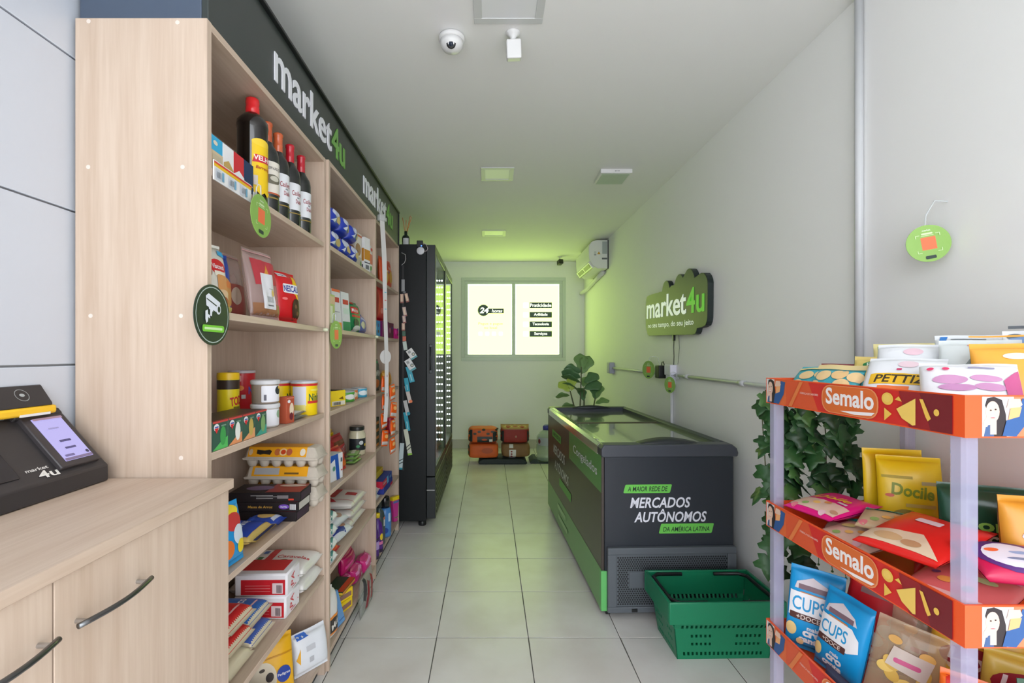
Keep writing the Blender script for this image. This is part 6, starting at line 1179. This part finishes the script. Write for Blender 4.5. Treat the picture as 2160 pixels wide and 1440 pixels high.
def woman(u0, v0, s, flip=1):
    """printed smiling woman with dark hair, blue shirt and a crisp in her hand; s = band height"""
    f = lambda pts: [(u0+flip*a*s, v0+b*s) for a, b in pts]
    return [('p', f([(0.30, 0.0), (0.62, 0.0), (0.60, 0.55), (0.50, 0.92), (0.30, 1.0), (0.12, 0.96), (0.07, 0.78), (0.2, 0.5)]), HR), ('p', f([(0.04, 0.0), (0.30, 0.0), (0.26, 0.3), (0.10, 0.28)]), (70, 96, 140)), ('p', f([(0.2, 0.05), (0.36, 0.05), (0.36, 0.5), (0.2, 0.5)]), SK), ('e', u0+flip*0.26*s, v0+0.62*s, 0.175*s, 0.27*s, SK), ('p', f([(0.02, 0.36), (0.14, 0.55), (0.22, 0.42), (0.12, 0.24), (0.02, 0.25)]), SK), ('e', u0+flip*0.21*s, v0+0.66*s, 0.025*s, 0.02*s, (70, 50, 50)), ('e', u0+flip*0.33*s, v0+0.68*s, 0.025*s, 0.02*s, (70, 50, 50)), ('e', u0+flip*0.26*s, v0+0.49*s, 0.06*s, 0.03*s, (236, 226, 226)), ('e', u0+flip*0.26*s, v0+0.47*s, 0.06*s, 0.012*s, (190, 70, 80)),
            ('p', f([(0.5, 0.02), (0.85, 0.0), (1.18, 0.42), (1.28, 0.92), (1.0, 0.96), (0.86, 0.5), (0.6, 0.4)]), (52, 92, 150)), ('p', f([(0.60, 0.72), (0.86, 0.66), (1.0, 0.80), (0.94, 0.95), (0.66, 0.95)]), SK), ('p', f([(0.64, 0.42), (0.92, 0.5), (0.98, 0.74), (0.70, 0.72)]), (240, 176, 120))]
OV = (222, 112, 56); CHP = (240, 196, 90); CH2 = (244, 206, 106)
for k, z in enumerate(TZ):
    tb = MB()
    tb.box(RX0+0.005, RX1-0.005, RY0+0.005, RY1-0.005, z+0.010, z+0.015)
    for x0, x1, y0, y1 in ((RX0, RX0+0.005, RY0, RY1), (RX1-0.005, RX1, RY0, RY1), (RX0+0.005, RX1-0.005, RY0, RY0+0.005), (RX0+0.005, RX1-0.005, RY1-0.005, RY1)): tb.box(x0, x1, y0, y1, z, z+THH)
    ty = tb.build('tray', M_ORG, rk)
    v0, v1 = z+0.003, z+THH-0.003; hh = v1-v0; vm = (v0+v1)/2
    L0 = -RY1+0.004; L1 = -RY0-0.022
    its = [('r', L0, v0, L1, v1, (214, 52, 48)), ('p', [(L0+0.08, v0), (L0+0.24, v0), (L0+0.20, v1), (L0+0.08, v1)], (222, 92, 56)), ('r', L0, v0, L0+0.1, v1, (226, 110, 62)), ('r', L0, v0, L0+0.042, v1, (226, 216, 214))] + woman(L0+0.002, v0, hh) + [('p', [(L0+0.13, v0), (L0+0.18, v1), (L0+0.165, v1), (L0+0.115, v0)], (232, 130, 74)), ('t', 'FÁBRICA DE SABORES', L0+0.205, vm+0.006, 0.007, (240, 200, 190), {'w': 0.075}),
        ('p', [(L1-0.095, v0), (L1, v0), (L1, v1), (L1-0.12, v1)], (150, 42, 46)), ('p', [(L1-0.045, v0), (L1, v0), (L1, v1), (L1-0.07, v1)], (120, 40, 46))]
    cu = L0+0.352
    its += [('rr', cu-0.095, v0+0.002, cu+0.092, v1-0.001, 0.030, (236, 150, 100)), ('rr', cu-0.091, v0+0.004, cu+0.088, v1-0.003, 0.028, OV), ('t', 'Semalo', cu, vm+0.008, 0.044, (246, 240, 240), {'w': 0.158, 'bold': 0.026}), ('p', [(cu-0.028, v0+0.010), (cu+0.02, v0+0.014), (cu+0.082, v0+0.018), (cu+0.072, v0+0.010), (cu+0.02, v0+0.006)], (246, 240, 240))]
    c0 = cu+0.103
    its += [('e', c0+0.014, v0+0.055, 0.0155, 0.014, CHP), ('e', c0+0.013, v0+0.056, 0.010, 0.009, CH2), ('p', [(c0+0.006, v0+0.005), (c0+0.006, v0+0.034), (c0+0.026, v0+0.022)], CHP), ('p', [(c0+0.034, v0+0.055), (c0+0.052, v0+0.052), (c0+0.044, v0+0.063)], CHP), ('p', [(c0+0.038, v0+0.035), (c0+0.085, v0+0.062), (c0+0.085, v0+0.006), (c0+0.078, v0+0.004), (c0+0.052, v0+0.016)], CH2), ('p', [(c0+0.094, v0+0.062), (c0+0.102, v0+0.062), (c0+0.12, v0+0.024), (c0+0.113, v0+0.018), (c0+0.108, v0+0.026)], CHP), ('e', c0+0.132, v0+0.038, 0.006, 0.007, CHP)]
    prints(ty, its, S_wall(RX0), name='printed_band', d0=0.0004, dd=0.00012)
    f0 = RX0+0.032
    prints(ty, [('r', f0, v0, RX1-0.02, v1, (222, 130, 90)), ('r', f0, v0, f0+0.06, v1, (222, 214, 216))] + woman(f0+0.0, v0, hh) + [('r', f0+0.12, v0, f0+0.32, v1, (214, 60, 50)), ('t', 'Semalo', f0+0.22, vm+0.008, 0.04, (246, 240, 240), {'w': 0.13, 'bold': 0.026})], S_front(RY0), name='printed_band', d0=0.0004, dd=0.00012)

# ------------------------------------------------------------------ snacks in the top tray
z1 = TZ[0]+0.016
def tray_bag(label, W, H, Tk, x, y, z, rot, base, its=(), seed=0, group='snack bags in the top tray', **k):
    return bag('snack_bag', label, 'snack bag', W, H, Tk*0.8, (x, y, z), rot, base, its, seed=seed, group=group, ground=True, **k)
TQ = (70, 176, 190); PUF = (240, 206, 150)
puff = [('e', -0.05, 0.05, 0.02, 0.018, PUF), ('e', -0.01, 0.035, 0.022, 0.018, (238, 190, 120)), ('e', 0.03, 0.055, 0.022, 0.02, PUF), ('e', 0.055, 0.03, 0.016, 0.014, (238, 196, 130)), ('e', -0.03, 0.085, 0.022, 0.018, PUF), ('e', 0.015, 0.09, 0.022, 0.018, (240, 200, 140)), ('e', 0.055, 0.085, 0.018, 0.016, PUF)]
tray_bag('turquoise bag of round puffs at the far end of the top tray', 0.15, 0.14, 0.055, 0.955, 1.425, z1+0.001, (-45, 0, -66), TQ, puff + [('r', -0.07, 0.112, 0.07, 0.127, (236, 220, 150))], 200)
tray_bag('second turquoise bag of round puffs, before the white bags', 0.13, 0.12, 0.05, 0.9250, 1.3039, z1+0.0010, (-32, 0, -74), TQ, puff + [('r', -0.07, 0.112, 0.07, 0.127, (226, 206, 150))], 201)
tray_bag('maroon bag tip behind the turquoise bags', 0.13, 0.115, 0.04, 1.1000, 1.4621, z1+0.001, (-18, 0, -40), (130, 30, 44), [('r', -0.06, 0.09, 0.06, 0.1, (180, 80, 90))], 202)
tray_bag('second maroon bag at the far right corner of the top tray', 0.14, 0.125, 0.04, 1.2550, 1.4868, z1+0.001, (-12, 0, -20), (126, 28, 44), [], 203)
tray_bag('yellow bag with a green oval above the turquoise bags', 0.14, 0.15, 0.05, 1.1288, 1.3575, z1+0.001, (-28, 0, -42), (232, 206, 120), [('e', 0.0, 0.115, 0.05, 0.018, (30, 130, 70)), ('t', 'EQLIBRI', 0.0, 0.115, 0.018, (226, 236, 220), {'w': 0.08}), ('r', -0.07, 0.02, 0.07, 0.06, TQ)], 204)
tray_bag('green-topped puff bag behind the yellow one', 0.17, 0.185, 0.05, 1.2147, 1.3588, z1+0.001, (-22, 0, -36), (226, 214, 150), [('p', [(-0.075, 0.14), (0.0, 0.14), (0.02, 0.175), (-0.075, 0.175)], (20, 140, 90)), ('rr', -0.065, 0.150, -0.015, 0.163, 0.004, WHT), ('r', 0.03, 0.12, 0.08, 0.17, (130, 190, 190)), ('e', 0.045, 0.15, 0.02, 0.012, PUF)], 205)
wb1 = [('rr', -0.06, 0.073, 0.06, 0.108, 0.003, (240, 190, 40)), ('t', 'PETTIZ', 0.0, 0.0905, 0.026, (60, 50, 30), {'w': 0.10, 'bold': 0.02, 'shear': 0.15}), ('r', -0.04, 0.055, 0.02, 0.067, (240, 120, 60)), ('e', 0.01, 0.14, 0.02, 0.012, (232, 206, 214)), ('r', -0.01, 0.118, 0.0, 0.124, (206, 60, 110))]
tray_bag('white bag with a yellow name label at the front of the top tray', 0.15, 0.18, 0.055, 0.9613, 1.1236, z1+0.001, (-44, 0, -52), (232, 234, 238), wb1, 206, p=2.8)
tray_bag('white bag with faint pink print behind the labelled one', 0.15, 0.20, 0.055, 1.0556, 1.1885, z1+0.001, (-34, 0, -46), (232, 234, 238), [('e', 0.0, 0.165, 0.02, 0.012, (236, 200, 212)), ('p', [(0.04, 0.06), (0.06, 0.06), (0.065, 0.12), (0.055, 0.13)], (196, 200, 206)), ('p', [(0.04, 0.05), (0.055, 0.05), (0.06, 0.08)], (240, 180, 60))], 207, p=2.8)
tray_bag('white bag with a blue corner at the back of the top tray', 0.15, 0.21, 0.05, 1.19, 1.15, z1+0.001, (-26, 0, -40), (230, 233, 236), [('p', [(-0.068, 0.185), (-0.055, 0.185), (-0.05, 0.205), (-0.064, 0.205)], (60, 130, 206)), ('r', -0.045, 0.193, 0.02, 0.199, (110, 120, 126)), ('e', 0.05, 0.15, 0.01, 0.01, (190, 196, 200))], 208, p=2.8)
tray_bag('white bag with a slanting grey patch between white and orange bags', 0.14, 0.20, 0.05, 1.1169, 1.0775, z1+0.001, (-30, 0, -44), (222, 228, 228), [('p', [(-0.06, 0.05), (-0.02, 0.05), (0.02, 0.15), (-0.01, 0.15)], (150, 160, 158)), ('r', -0.02, 0.18, 0.03, 0.184, (226, 160, 150))], 209)  # grey patch laid slantwise on the bag front
tray_bag('white bag with mauve dots and pink side at the front corner', 0.155, 0.17, 0.06, 0.985, 0.965, z1+0.001, (-46, 0, -40), (234, 234, 238), [('e', -0.03, 0.10, 0.028, 0.014, (206, 150, 190)), ('e', 0.025, 0.105, 0.024, 0.010, (206, 150, 190)), ('e', -0.02, 0.076, 0.03, 0.010, (196, 140, 184)), ('e', 0.03, 0.08, 0.024, 0.011, (200, 146, 186)), ('r', 0.0, 0.135, 0.04, 0.140, (150, 146, 176)), ('p', [(0.055, 0.02), (0.075, 0.02), (0.075, 0.14), (0.05, 0.1)], (196, 90, 140)), ('r', -0.07, 0.012, 0.0, 0.03, (240, 220, 180)), ('e', -0.06, 0.135, 0.006, 0.005, (226, 60, 110)), ('e', -0.035, 0.133, 0.006, 0.005, (226, 60, 110))], 210, p=2.8)
tray_bag('golden orange bag standing near the right edge of the picture', 0.16, 0.175, 0.05, 1.1408, 1.0007, z1+0.0010, (-20, 0, -34), (238, 170, 66), [('e', -0.01, 0.14, 0.022, 0.008, (232, 220, 200)), ('r', 0.02, 0.11, 0.05, 0.114, (214, 140, 50)), ('r', -0.08, 0.19, 0.08, 0.194, (222, 150, 50))], 211)
tray_bag('white bag with black lettering behind the golden bag', 0.12, 0.20, 0.045, 1.2481, 1.0625, z1+0.001, (-12, 0, -36), (228, 231, 234), [('r', -0.05, 0.205, 0.02, 0.212, (80, 86, 92)), ('e', -0.04, 0.185, 0.014, 0.008, (110, 120, 126)), ('p', [(-0.055, 0.16), (-0.03, 0.16), (-0.02, 0.185), (-0.05, 0.18)], (130, 160, 206))], 212)
tray_bag('crimson bag standing highest in the top tray', 0.15, 0.215, 0.045, 1.2732, 0.9808, z1+0.001, (-9, 0, -30), (160, 56, 70), [('r', -0.07, 0.20, 0.07, 0.205, (190, 90, 90)), ('e', 0.0, 0.15, 0.035, 0.02, (90, 60, 50)), ('e', 0.02, 0.14, 0.02, 0.014, (206, 170, 110))], 213)
tray_bag('yellow bag lying in the near corner of the top tray', 0.12, 0.08, 0.045, 1.1320, 0.9225, z1+0.0010, (-52, 0, -18), (244, 190, 50), [('p', [(-0.05, 0.05), (-0.02, 0.06), (0.04, 0.055), (0.05, 0.065), (-0.05, 0.066)], (190, 80, 130))], 214)

# ------------------------------------------------------------------ sweets in the second tray
z2 = TZ[1]+0.016; g2 = 'sweets in the middle tray'
JEL = (222, 196, 176)
jel = [('e', -0.05+0.022*i, 0.02+0.018*((i*5) % 4), 0.010, 0.009, c) for i, c in enumerate(((226, 130, 140), (150, 190, 110), (240, 200, 110), (230, 160, 90), (226, 190, 200), (190, 150, 120)))]
def sweet(label, W, H, Tk, x, y, z, rot, base, its=(), seed=0, **k):
    return bag('sweets_bag', label, 'sweets', W, H, Tk*0.9, (x, y, z), rot, base, its, seed=seed, group=g2, ground=True, **k)
sweet('hot pink sweets bag with yellow script at the far end', 0.15, 0.21, 0.045, 0.9350, 1.4048, z2+0.0560, (-84, 0, -74), (226, 18, 130), [('r', -0.07, 0.02, 0.07, 0.085, JEL)] + jel + [('t', 'Dolle', 0.0, 0.115, 0.028, (240, 210, 40), {'w': 0.10, 'rot': 10, 'shear': 0.3}), ('r', 0.03, 0.09, 0.055, 0.10, (206, 200, 206))], 220)
sweet('magenta sweets bag lying behind the hot pink one', 0.12, 0.13, 0.04, 1.03, 1.37, z2+0.001, (-80, 0, -50), (196, 14, 110), [('e', 0.0, 0.08, 0.03, 0.010, (220, 190, 120)), ('r', -0.055, 0.015, 0.055, 0.045, JEL)], 221)
sweet('clear gummy bag with a teal end at the tray edge', 0.15, 0.19, 0.04, 0.9350, 1.2750, z2+0.0200, (-84, 0, -72), JEL, jel + [('r', -0.072, 0.135, 0.072, 0.175, (20, 176, 170)), ('e', 0.03, 0.1, 0.02, 0.02, (230, 180, 190)), ('e', -0.03, 0.09, 0.018, 0.014, (206, 206, 130))], 222)
sweet('clear gummy bag with a teal strip beside the green bag', 0.13, 0.13, 0.035, 1.0350, 1.2400, z2+0.0660, (-80, 0, -50), (206, 190, 150), jel + [('r', -0.062, 0.10, 0.062, 0.125, (20, 176, 170))], 223)
sweet('yellow gummies bag standing at the back of the middle tray', 0.155, 0.235, 0.06, 1.24, 1.39, z2+0.001, (-8, 0, -22), (232, 202, 30), [('t', 'Docile', 0.0, 0.135, 0.035, (130, 150, 40), {'w': 0.10, 'bold': 0.03, 'rot': -6}), ('r', -0.07, 0.17, 0.0, 0.178, (176, 160, 40)), ('r', 0.02, 0.155, 0.072, 0.165, (170, 160, 110)), ('e', -0.02, 0.065, 0.03, 0.018, (150, 140, 60)), ('e', 0.04, 0.06, 0.01, 0.008, (40, 110, 160)), ('e', -0.06, 0.055, 0.008, 0.007, (40, 110, 160)), ('e', -0.055, 0.12, 0.010, 0.005, (214, 110, 90)), ('r', -0.02, 0.09, 0.05, 0.10, (200, 180, 90))], 224)
sweet('second yellow gummies bag just behind the first', 0.155, 0.245, 0.03, 1.245, 1.455, z2+0.001, (-5, 0, -16), (236, 204, 24), [], 225)
sweet('dark green mints bag with light green letters', 0.20, 0.21, 0.07, 1.245, 1.165, z2+0.001, (-10, 0, -24), (30, 76, 56), [('t', 'dori', -0.02, 0.115, 0.03, (140, 206, 90), {'w': 0.09, 'bold': 0.03}), ('t', 'torts', -0.02, 0.082, 0.026, (206, 226, 206), {'w': 0.12, 'bold': 0.02}), ('e', -0.03, 0.04, 0.045, 0.026, (60, 140, 60)), ('e', 0.04, 0.045, 0.03, 0.022, (56, 96, 60)), ('e', 0.03, 0.05, 0.006, 0.005, (226, 232, 226))], 226, gloss=0.2)
sweet('red peanut brittle bag with a white sticker at the front', 0.17, 0.24, 0.05, 0.9357, 1.1050, z2+0.0670, (-80, 0, -70), (222, 40, 36), [('p', [(-0.08, 0.02), (0.08, 0.02), (0.02, 0.09), (-0.08, 0.07)], (222, 206, 176)), ('rr', -0.03, 0.15, 0.02, 0.175, 0.004, (224, 220, 226)), ('e', -0.03, 0.045, 0.03, 0.016, (206, 176, 130)), ('e', 0.02, 0.04, 0.02, 0.012, (190, 150, 110))], 227)
sweet('small red sweets bag under the green mints bag', 0.11, 0.11, 0.04, 1.0580, 1.1000, z2+0.0010, (-72, 0, -44), (214, 50, 50), [('e', 0.0, 0.04, 0.04, 0.02, (200, 190, 180))], 228)
sweet('ochre candy bag with striped lettering at the right edge', 0.19, 0.22, 0.07, 1.245, 1.03, z2+0.001, (-8, 0, -18), (214, 150, 50), [('e', 0.0, 0.135, 0.07, 0.022, (206, 196, 200)), ('t', 'LUA', -0.01, 0.135, 0.03, (90, 90, 110), {'w': 0.09, 'bold': 0.02}), ('t', 'CHEIA', 0.0, 0.10, 0.032, (96, 94, 112), {'w': 0.13, 'bold': 0.02}), ('e', -0.06, 0.065, 0.03, 0.02, (50, 110, 190)), ('e', 0.04, 0.05, 0.05, 0.03, (240, 210, 90)), ('e', 0.05, 0.14, 0.03, 0.012, (214, 90, 90)), ('r', 0.0, 0.055, 0.05, 0.065, (190, 100, 110))], 229)
sweet('salmon gummy bag lying in the near part of the middle tray', 0.16, 0.21, 0.045, 0.9447, 0.9870, z2+0.0100, (-82, 0, -64), (226, 110, 110), [('r', -0.07, 0.155, 0.07, 0.175, (236, 150, 170)), ('e', -0.02, 0.07, 0.014, 0.012, (236, 160, 80)), ('e', 0.02, 0.06, 0.010, 0.012, (110, 130, 60)), ('e', -0.045, 0.095, 0.008, 0.007, (110, 70, 110)), ('e', 0.03, 0.11, 0.02, 0.012, (200, 214, 150)), ('r', -0.07, 0.012, 0.07, 0.03, (236, 180, 180))], 230)
sweet('purple, pink and white round candy bag at the near corner', 0.14, 0.13, 0.05, 1.075, 0.935, z2+0.073, (-72, 0, -16), (196, 30, 80), [('e', 0.0, 0.065, 0.062, 0.048, (86, 50, 120)), ('e', 0.0, 0.063, 0.05, 0.036, (226, 226, 236)), ('e', -0.03, 0.075, 0.012, 0.006, (240, 110, 60)), ('e', 0.02, 0.07, 0.024, 0.005, (150, 170, 206)), ('e', 0.01, 0.05, 0.028, 0.004, (130, 140, 170))], 231)

# ------------------------------------------------------------------ crisps in the third tray
z3 = TZ[2]+0.016; g3 = 'crisps in the lower tray'
def crisps(label, W, H, Tk, x, y, z, rot, base, its=(), seed=0, **k):
    return bag('crisps_bag', label, 'crisps', W, H, Tk*0.8, (x, y, z), rot, base, its, seed=seed, group=g3, ground=True, **k)
CY = (20, 150, 214)
cups = [('p', [(-0.05, 0.205), (-0.01, 0.225), (0.035, 0.205), (0.045, 0.185), (-0.055, 0.185)], (206, 200, 206)), ('r', -0.045, 0.185, 0.035, 0.20, (120, 96, 106)), ('rr', -0.04, 0.168, 0.02, 0.178, 0.003, (196, 130, 80)), ('p', [(-0.065, 0.10), (0.035, 0.10), (0.06, 0.115), (0.055, 0.15), (0.035, 0.175), (-0.065, 0.175)], (232, 234, 238)), ('t', 'CUPS', -0.015, 0.142, 0.042, (40, 150, 206), {'w': 0.085}), ('rr', -0.062, 0.093, 0.03, 0.112, 0.003, (84, 50, 46)), ('t', '+DOCE', -0.014, 0.1025, 0.014, (226, 214, 206), {'w': 0.06}),
        ('t', 'mais', -0.0, 0.074, 0.012, WHT, {'bold': 0.03}), ('t', 'cro', 0.0, 0.057, 0.018, WHT, {'bold': 0.05, 'w': 0.05}), ('t', 'cante', -0.004, 0.038, 0.018, WHT, {'bold': 0.05, 'w': 0.06}), ('e', -0.055, 0.06, 0.014, 0.02, (236, 206, 140)), ('e', 0.045, 0.20, 0.009, 0.008, (190, 220, 236)), ('e', -0.03, 0.028, 0.010, 0.01, (236, 206, 150))]
crisps('blue popcorn bag with white splash at the far end of the lower tray', 0.14, 0.25, 0.06, 0.9904, 1.4591, z3+0.0010, (-5, 4, -38), CY, cups, 240, p=2.8)
crisps('second blue popcorn bag leaning on the first', 0.13, 0.235, 0.055, 0.9822, 1.3459, z3+0.0010, (-8, 6, -74), CY, [('p', [(-0.045, 0.19), (-0.01, 0.21), (0.03, 0.19), (0.04, 0.17), (-0.05, 0.17)], (206, 200, 206)), ('r', -0.04, 0.17, 0.03, 0.184, (120, 96, 106)), ('rr', -0.036, 0.155, 0.018, 0.164, 0.003, (196, 130, 80)), ('p', [(-0.058, 0.09), (0.03, 0.09), (0.054, 0.105), (0.05, 0.138), (0.03, 0.16), (-0.058, 0.16)], (232, 234, 238)), ('t', 'CUPS', -0.014, 0.128, 0.036, (40, 150, 206), {'w': 0.075}), ('rr', -0.056, 0.083, 0.026, 0.101, 0.003, (84, 50, 46)), ('t', '+DOCE', -0.014, 0.092, 0.012, (226, 214, 206), {'w': 0.054}), ('t', 'mais', 0.0, 0.066, 0.010, WHT, {'bold': 0.03}), ('t', 'cro', 0.0, 0.05, 0.016, WHT, {'bold': 0.05, 'w': 0.045}), ('t', 'cante', -0.004, 0.032, 0.016, WHT, {'bold': 0.05, 'w': 0.054}), ('e', -0.048, 0.055, 0.012, 0.018, (236, 206, 140))], 241, p=2.8)
crisps('red popcorn bag with silver badges behind the blue ones', 0.16, 0.27, 0.055, 1.1065, 1.3898, z3+0.0010, (-6, 10, -46), (200, 30, 40), [('p', [(-0.05, 0.215), (0.0, 0.24), (0.05, 0.22), (0.05, 0.205), (-0.05, 0.20)], (140, 110, 110)), ('e', 0.03, 0.12, 0.026, 0.020, (206, 200, 200)), ('e', 0.0, 0.085, 0.024, 0.020, (220, 214, 214)), ('e', -0.02, 0.05, 0.026, 0.022, (226, 222, 222)), ('e', 0.04, 0.15, 0.02, 0.012, (190, 180, 180)), ('r', -0.05, 0.022, 0.03, 0.030, (230, 170, 170))], 242, p=2.8)
crisps('olive brown bag of peanuts high at the back of the lower tray', 0.2, 0.29, 0.05, 1.2500, 1.4782, z3+0.001, (-3, 0, -24), (96, 74, 40), [('e', -0.08+0.035*i, 0.21+0.03*((i*3) % 3)/2, 0.016, 0.013, (140, 104, 50)) for i in range(6)] + [('e', -0.07+0.035*i, 0.17, 0.014, 0.012, (120, 90, 44)) for i in range(5)], 243)
M_CHB = mat((226, 206, 170), rough=0.1, key='clear_crisps_film', vary=0, alpha=0.32, spec=0.8)
rc = random.Random(3)
chp = [('e', rc.uniform(-0.05, 0.05), 0.022+0.008*q+rc.uniform(-0.004, 0.004), 0.019, 0.014, rc.choice(((232, 200, 110), (222, 186, 96), (238, 210, 130), (214, 176, 84))), rc.uniform(0, 180)) for q in range(13)] + [('e', 0.035, 0.15, 0.016, 0.012, (226, 180, 96)), ('e', -0.03, 0.165, 0.014, 0.010, (216, 170, 90)), ('p', [(-0.04, 0.10), (0.04, 0.09), (0.05, 0.145), (-0.03, 0.15)], (206, 196, 186)), ('rr', -0.026, 0.112, 0.028, 0.124, 0.005, (206, 90, 140))]
crisps('clear bag of yellow crisps with a grey label', 0.14, 0.21, 0.06, 1.0534, 1.2285, z3+0.0010, (-8, 10, -42), (206, 170, 110), chp, 244, mb_=M_CHB, sag=0.7)
crisps('second clear bag of yellow crisps deeper in the tray', 0.14, 0.22, 0.06, 1.1551, 1.2803, z3+0.0010, (-6, 6, -40), (190, 150, 90), chp, 245, mb_=M_CHB, sag=0.7)
lay = [('e', 0.0, 0.145, 0.07, 0.034, (150, 36, 50)), ('p', [(-0.06, 0.13), (0.0, 0.11), (0.065, 0.13), (0.05, 0.118), (0.0, 0.102), (-0.05, 0.116)], (214, 190, 150)), ('t', "Lay's", 0.0, 0.148, 0.04, (232, 226, 226), {'w': 0.11, 'bold': 0.02, 'shear': 0.1}), ('e', 0.0, 0.06, 0.05, 0.03, (240, 206, 100)), ('e', 0.04, 0.09, 0.03, 0.02, (90, 160, 110))]
crisps('yellow crisps bag with a red oval logo, behind the clear bags', 0.17, 0.235, 0.07, 1.1885, 1.1827, z3+0.0010, (-8, 8, -36), (222, 180, 50), lay, 246, p=2.8)
crisps('second yellow crisps bag with a red oval logo, lower down', 0.16, 0.215, 0.06, 1.2216, 1.0855, z3+0.001, (-6, 6, -30), (214, 190, 80), lay, 247, p=2.8)
crisps('orange crisps bag with a red top near the front of the tray', 0.18, 0.19, 0.07, 1.0803, 1.0184, z3+0.001, (-14, 4, -38), (236, 110, 34), [('r', -0.08, 0.15, 0.08, 0.178, (206, 50, 40)), ('e', 0.0, 0.06, 0.04, 0.02, (230, 226, 230)), ('e', 0.0, 0.06, 0.03, 0.012, (90, 60, 130))], 248)
crisps('slate and light blue snack bag lying along the tray edge', 0.14, 0.07, 0.02, 0.9220, 1.2389, z3+0.001, (-8, 0, -90), (66, 74, 100), [('p', [(0.0, 0.012), (0.065, 0.012), (0.065, 0.06), (0.03, 0.06)], (150, 190, 226)), ('e', 0.04, 0.035, 0.02, 0.012, (214, 200, 176))], 249)
crisps('bright yellow snack bag under the crisps logo bag', 0.13, 0.095, 0.045, 0.9521, 1.0881, z3+0.0010, (-16, 0, -46), (240, 206, 40), [('e', 0.0, 0.07, 0.03, 0.03, (200, 160, 30))], 250)
crisps('dark green crisps bag at the right edge of the lower tray', 0.20, 0.27, 0.06, 1.16, 0.925, z3+0.001, (-4, 0, -6), (54, 84, 66), [('p', [(-0.09, 0.02), (0.02, 0.02), (-0.04, 0.16), (-0.09, 0.2)], (130, 44, 56)), ('p', [(-0.09, 0.012), (0.06, 0.012), (0.0, 0.05), (-0.08, 0.05)], (40, 110, 160))], 251)
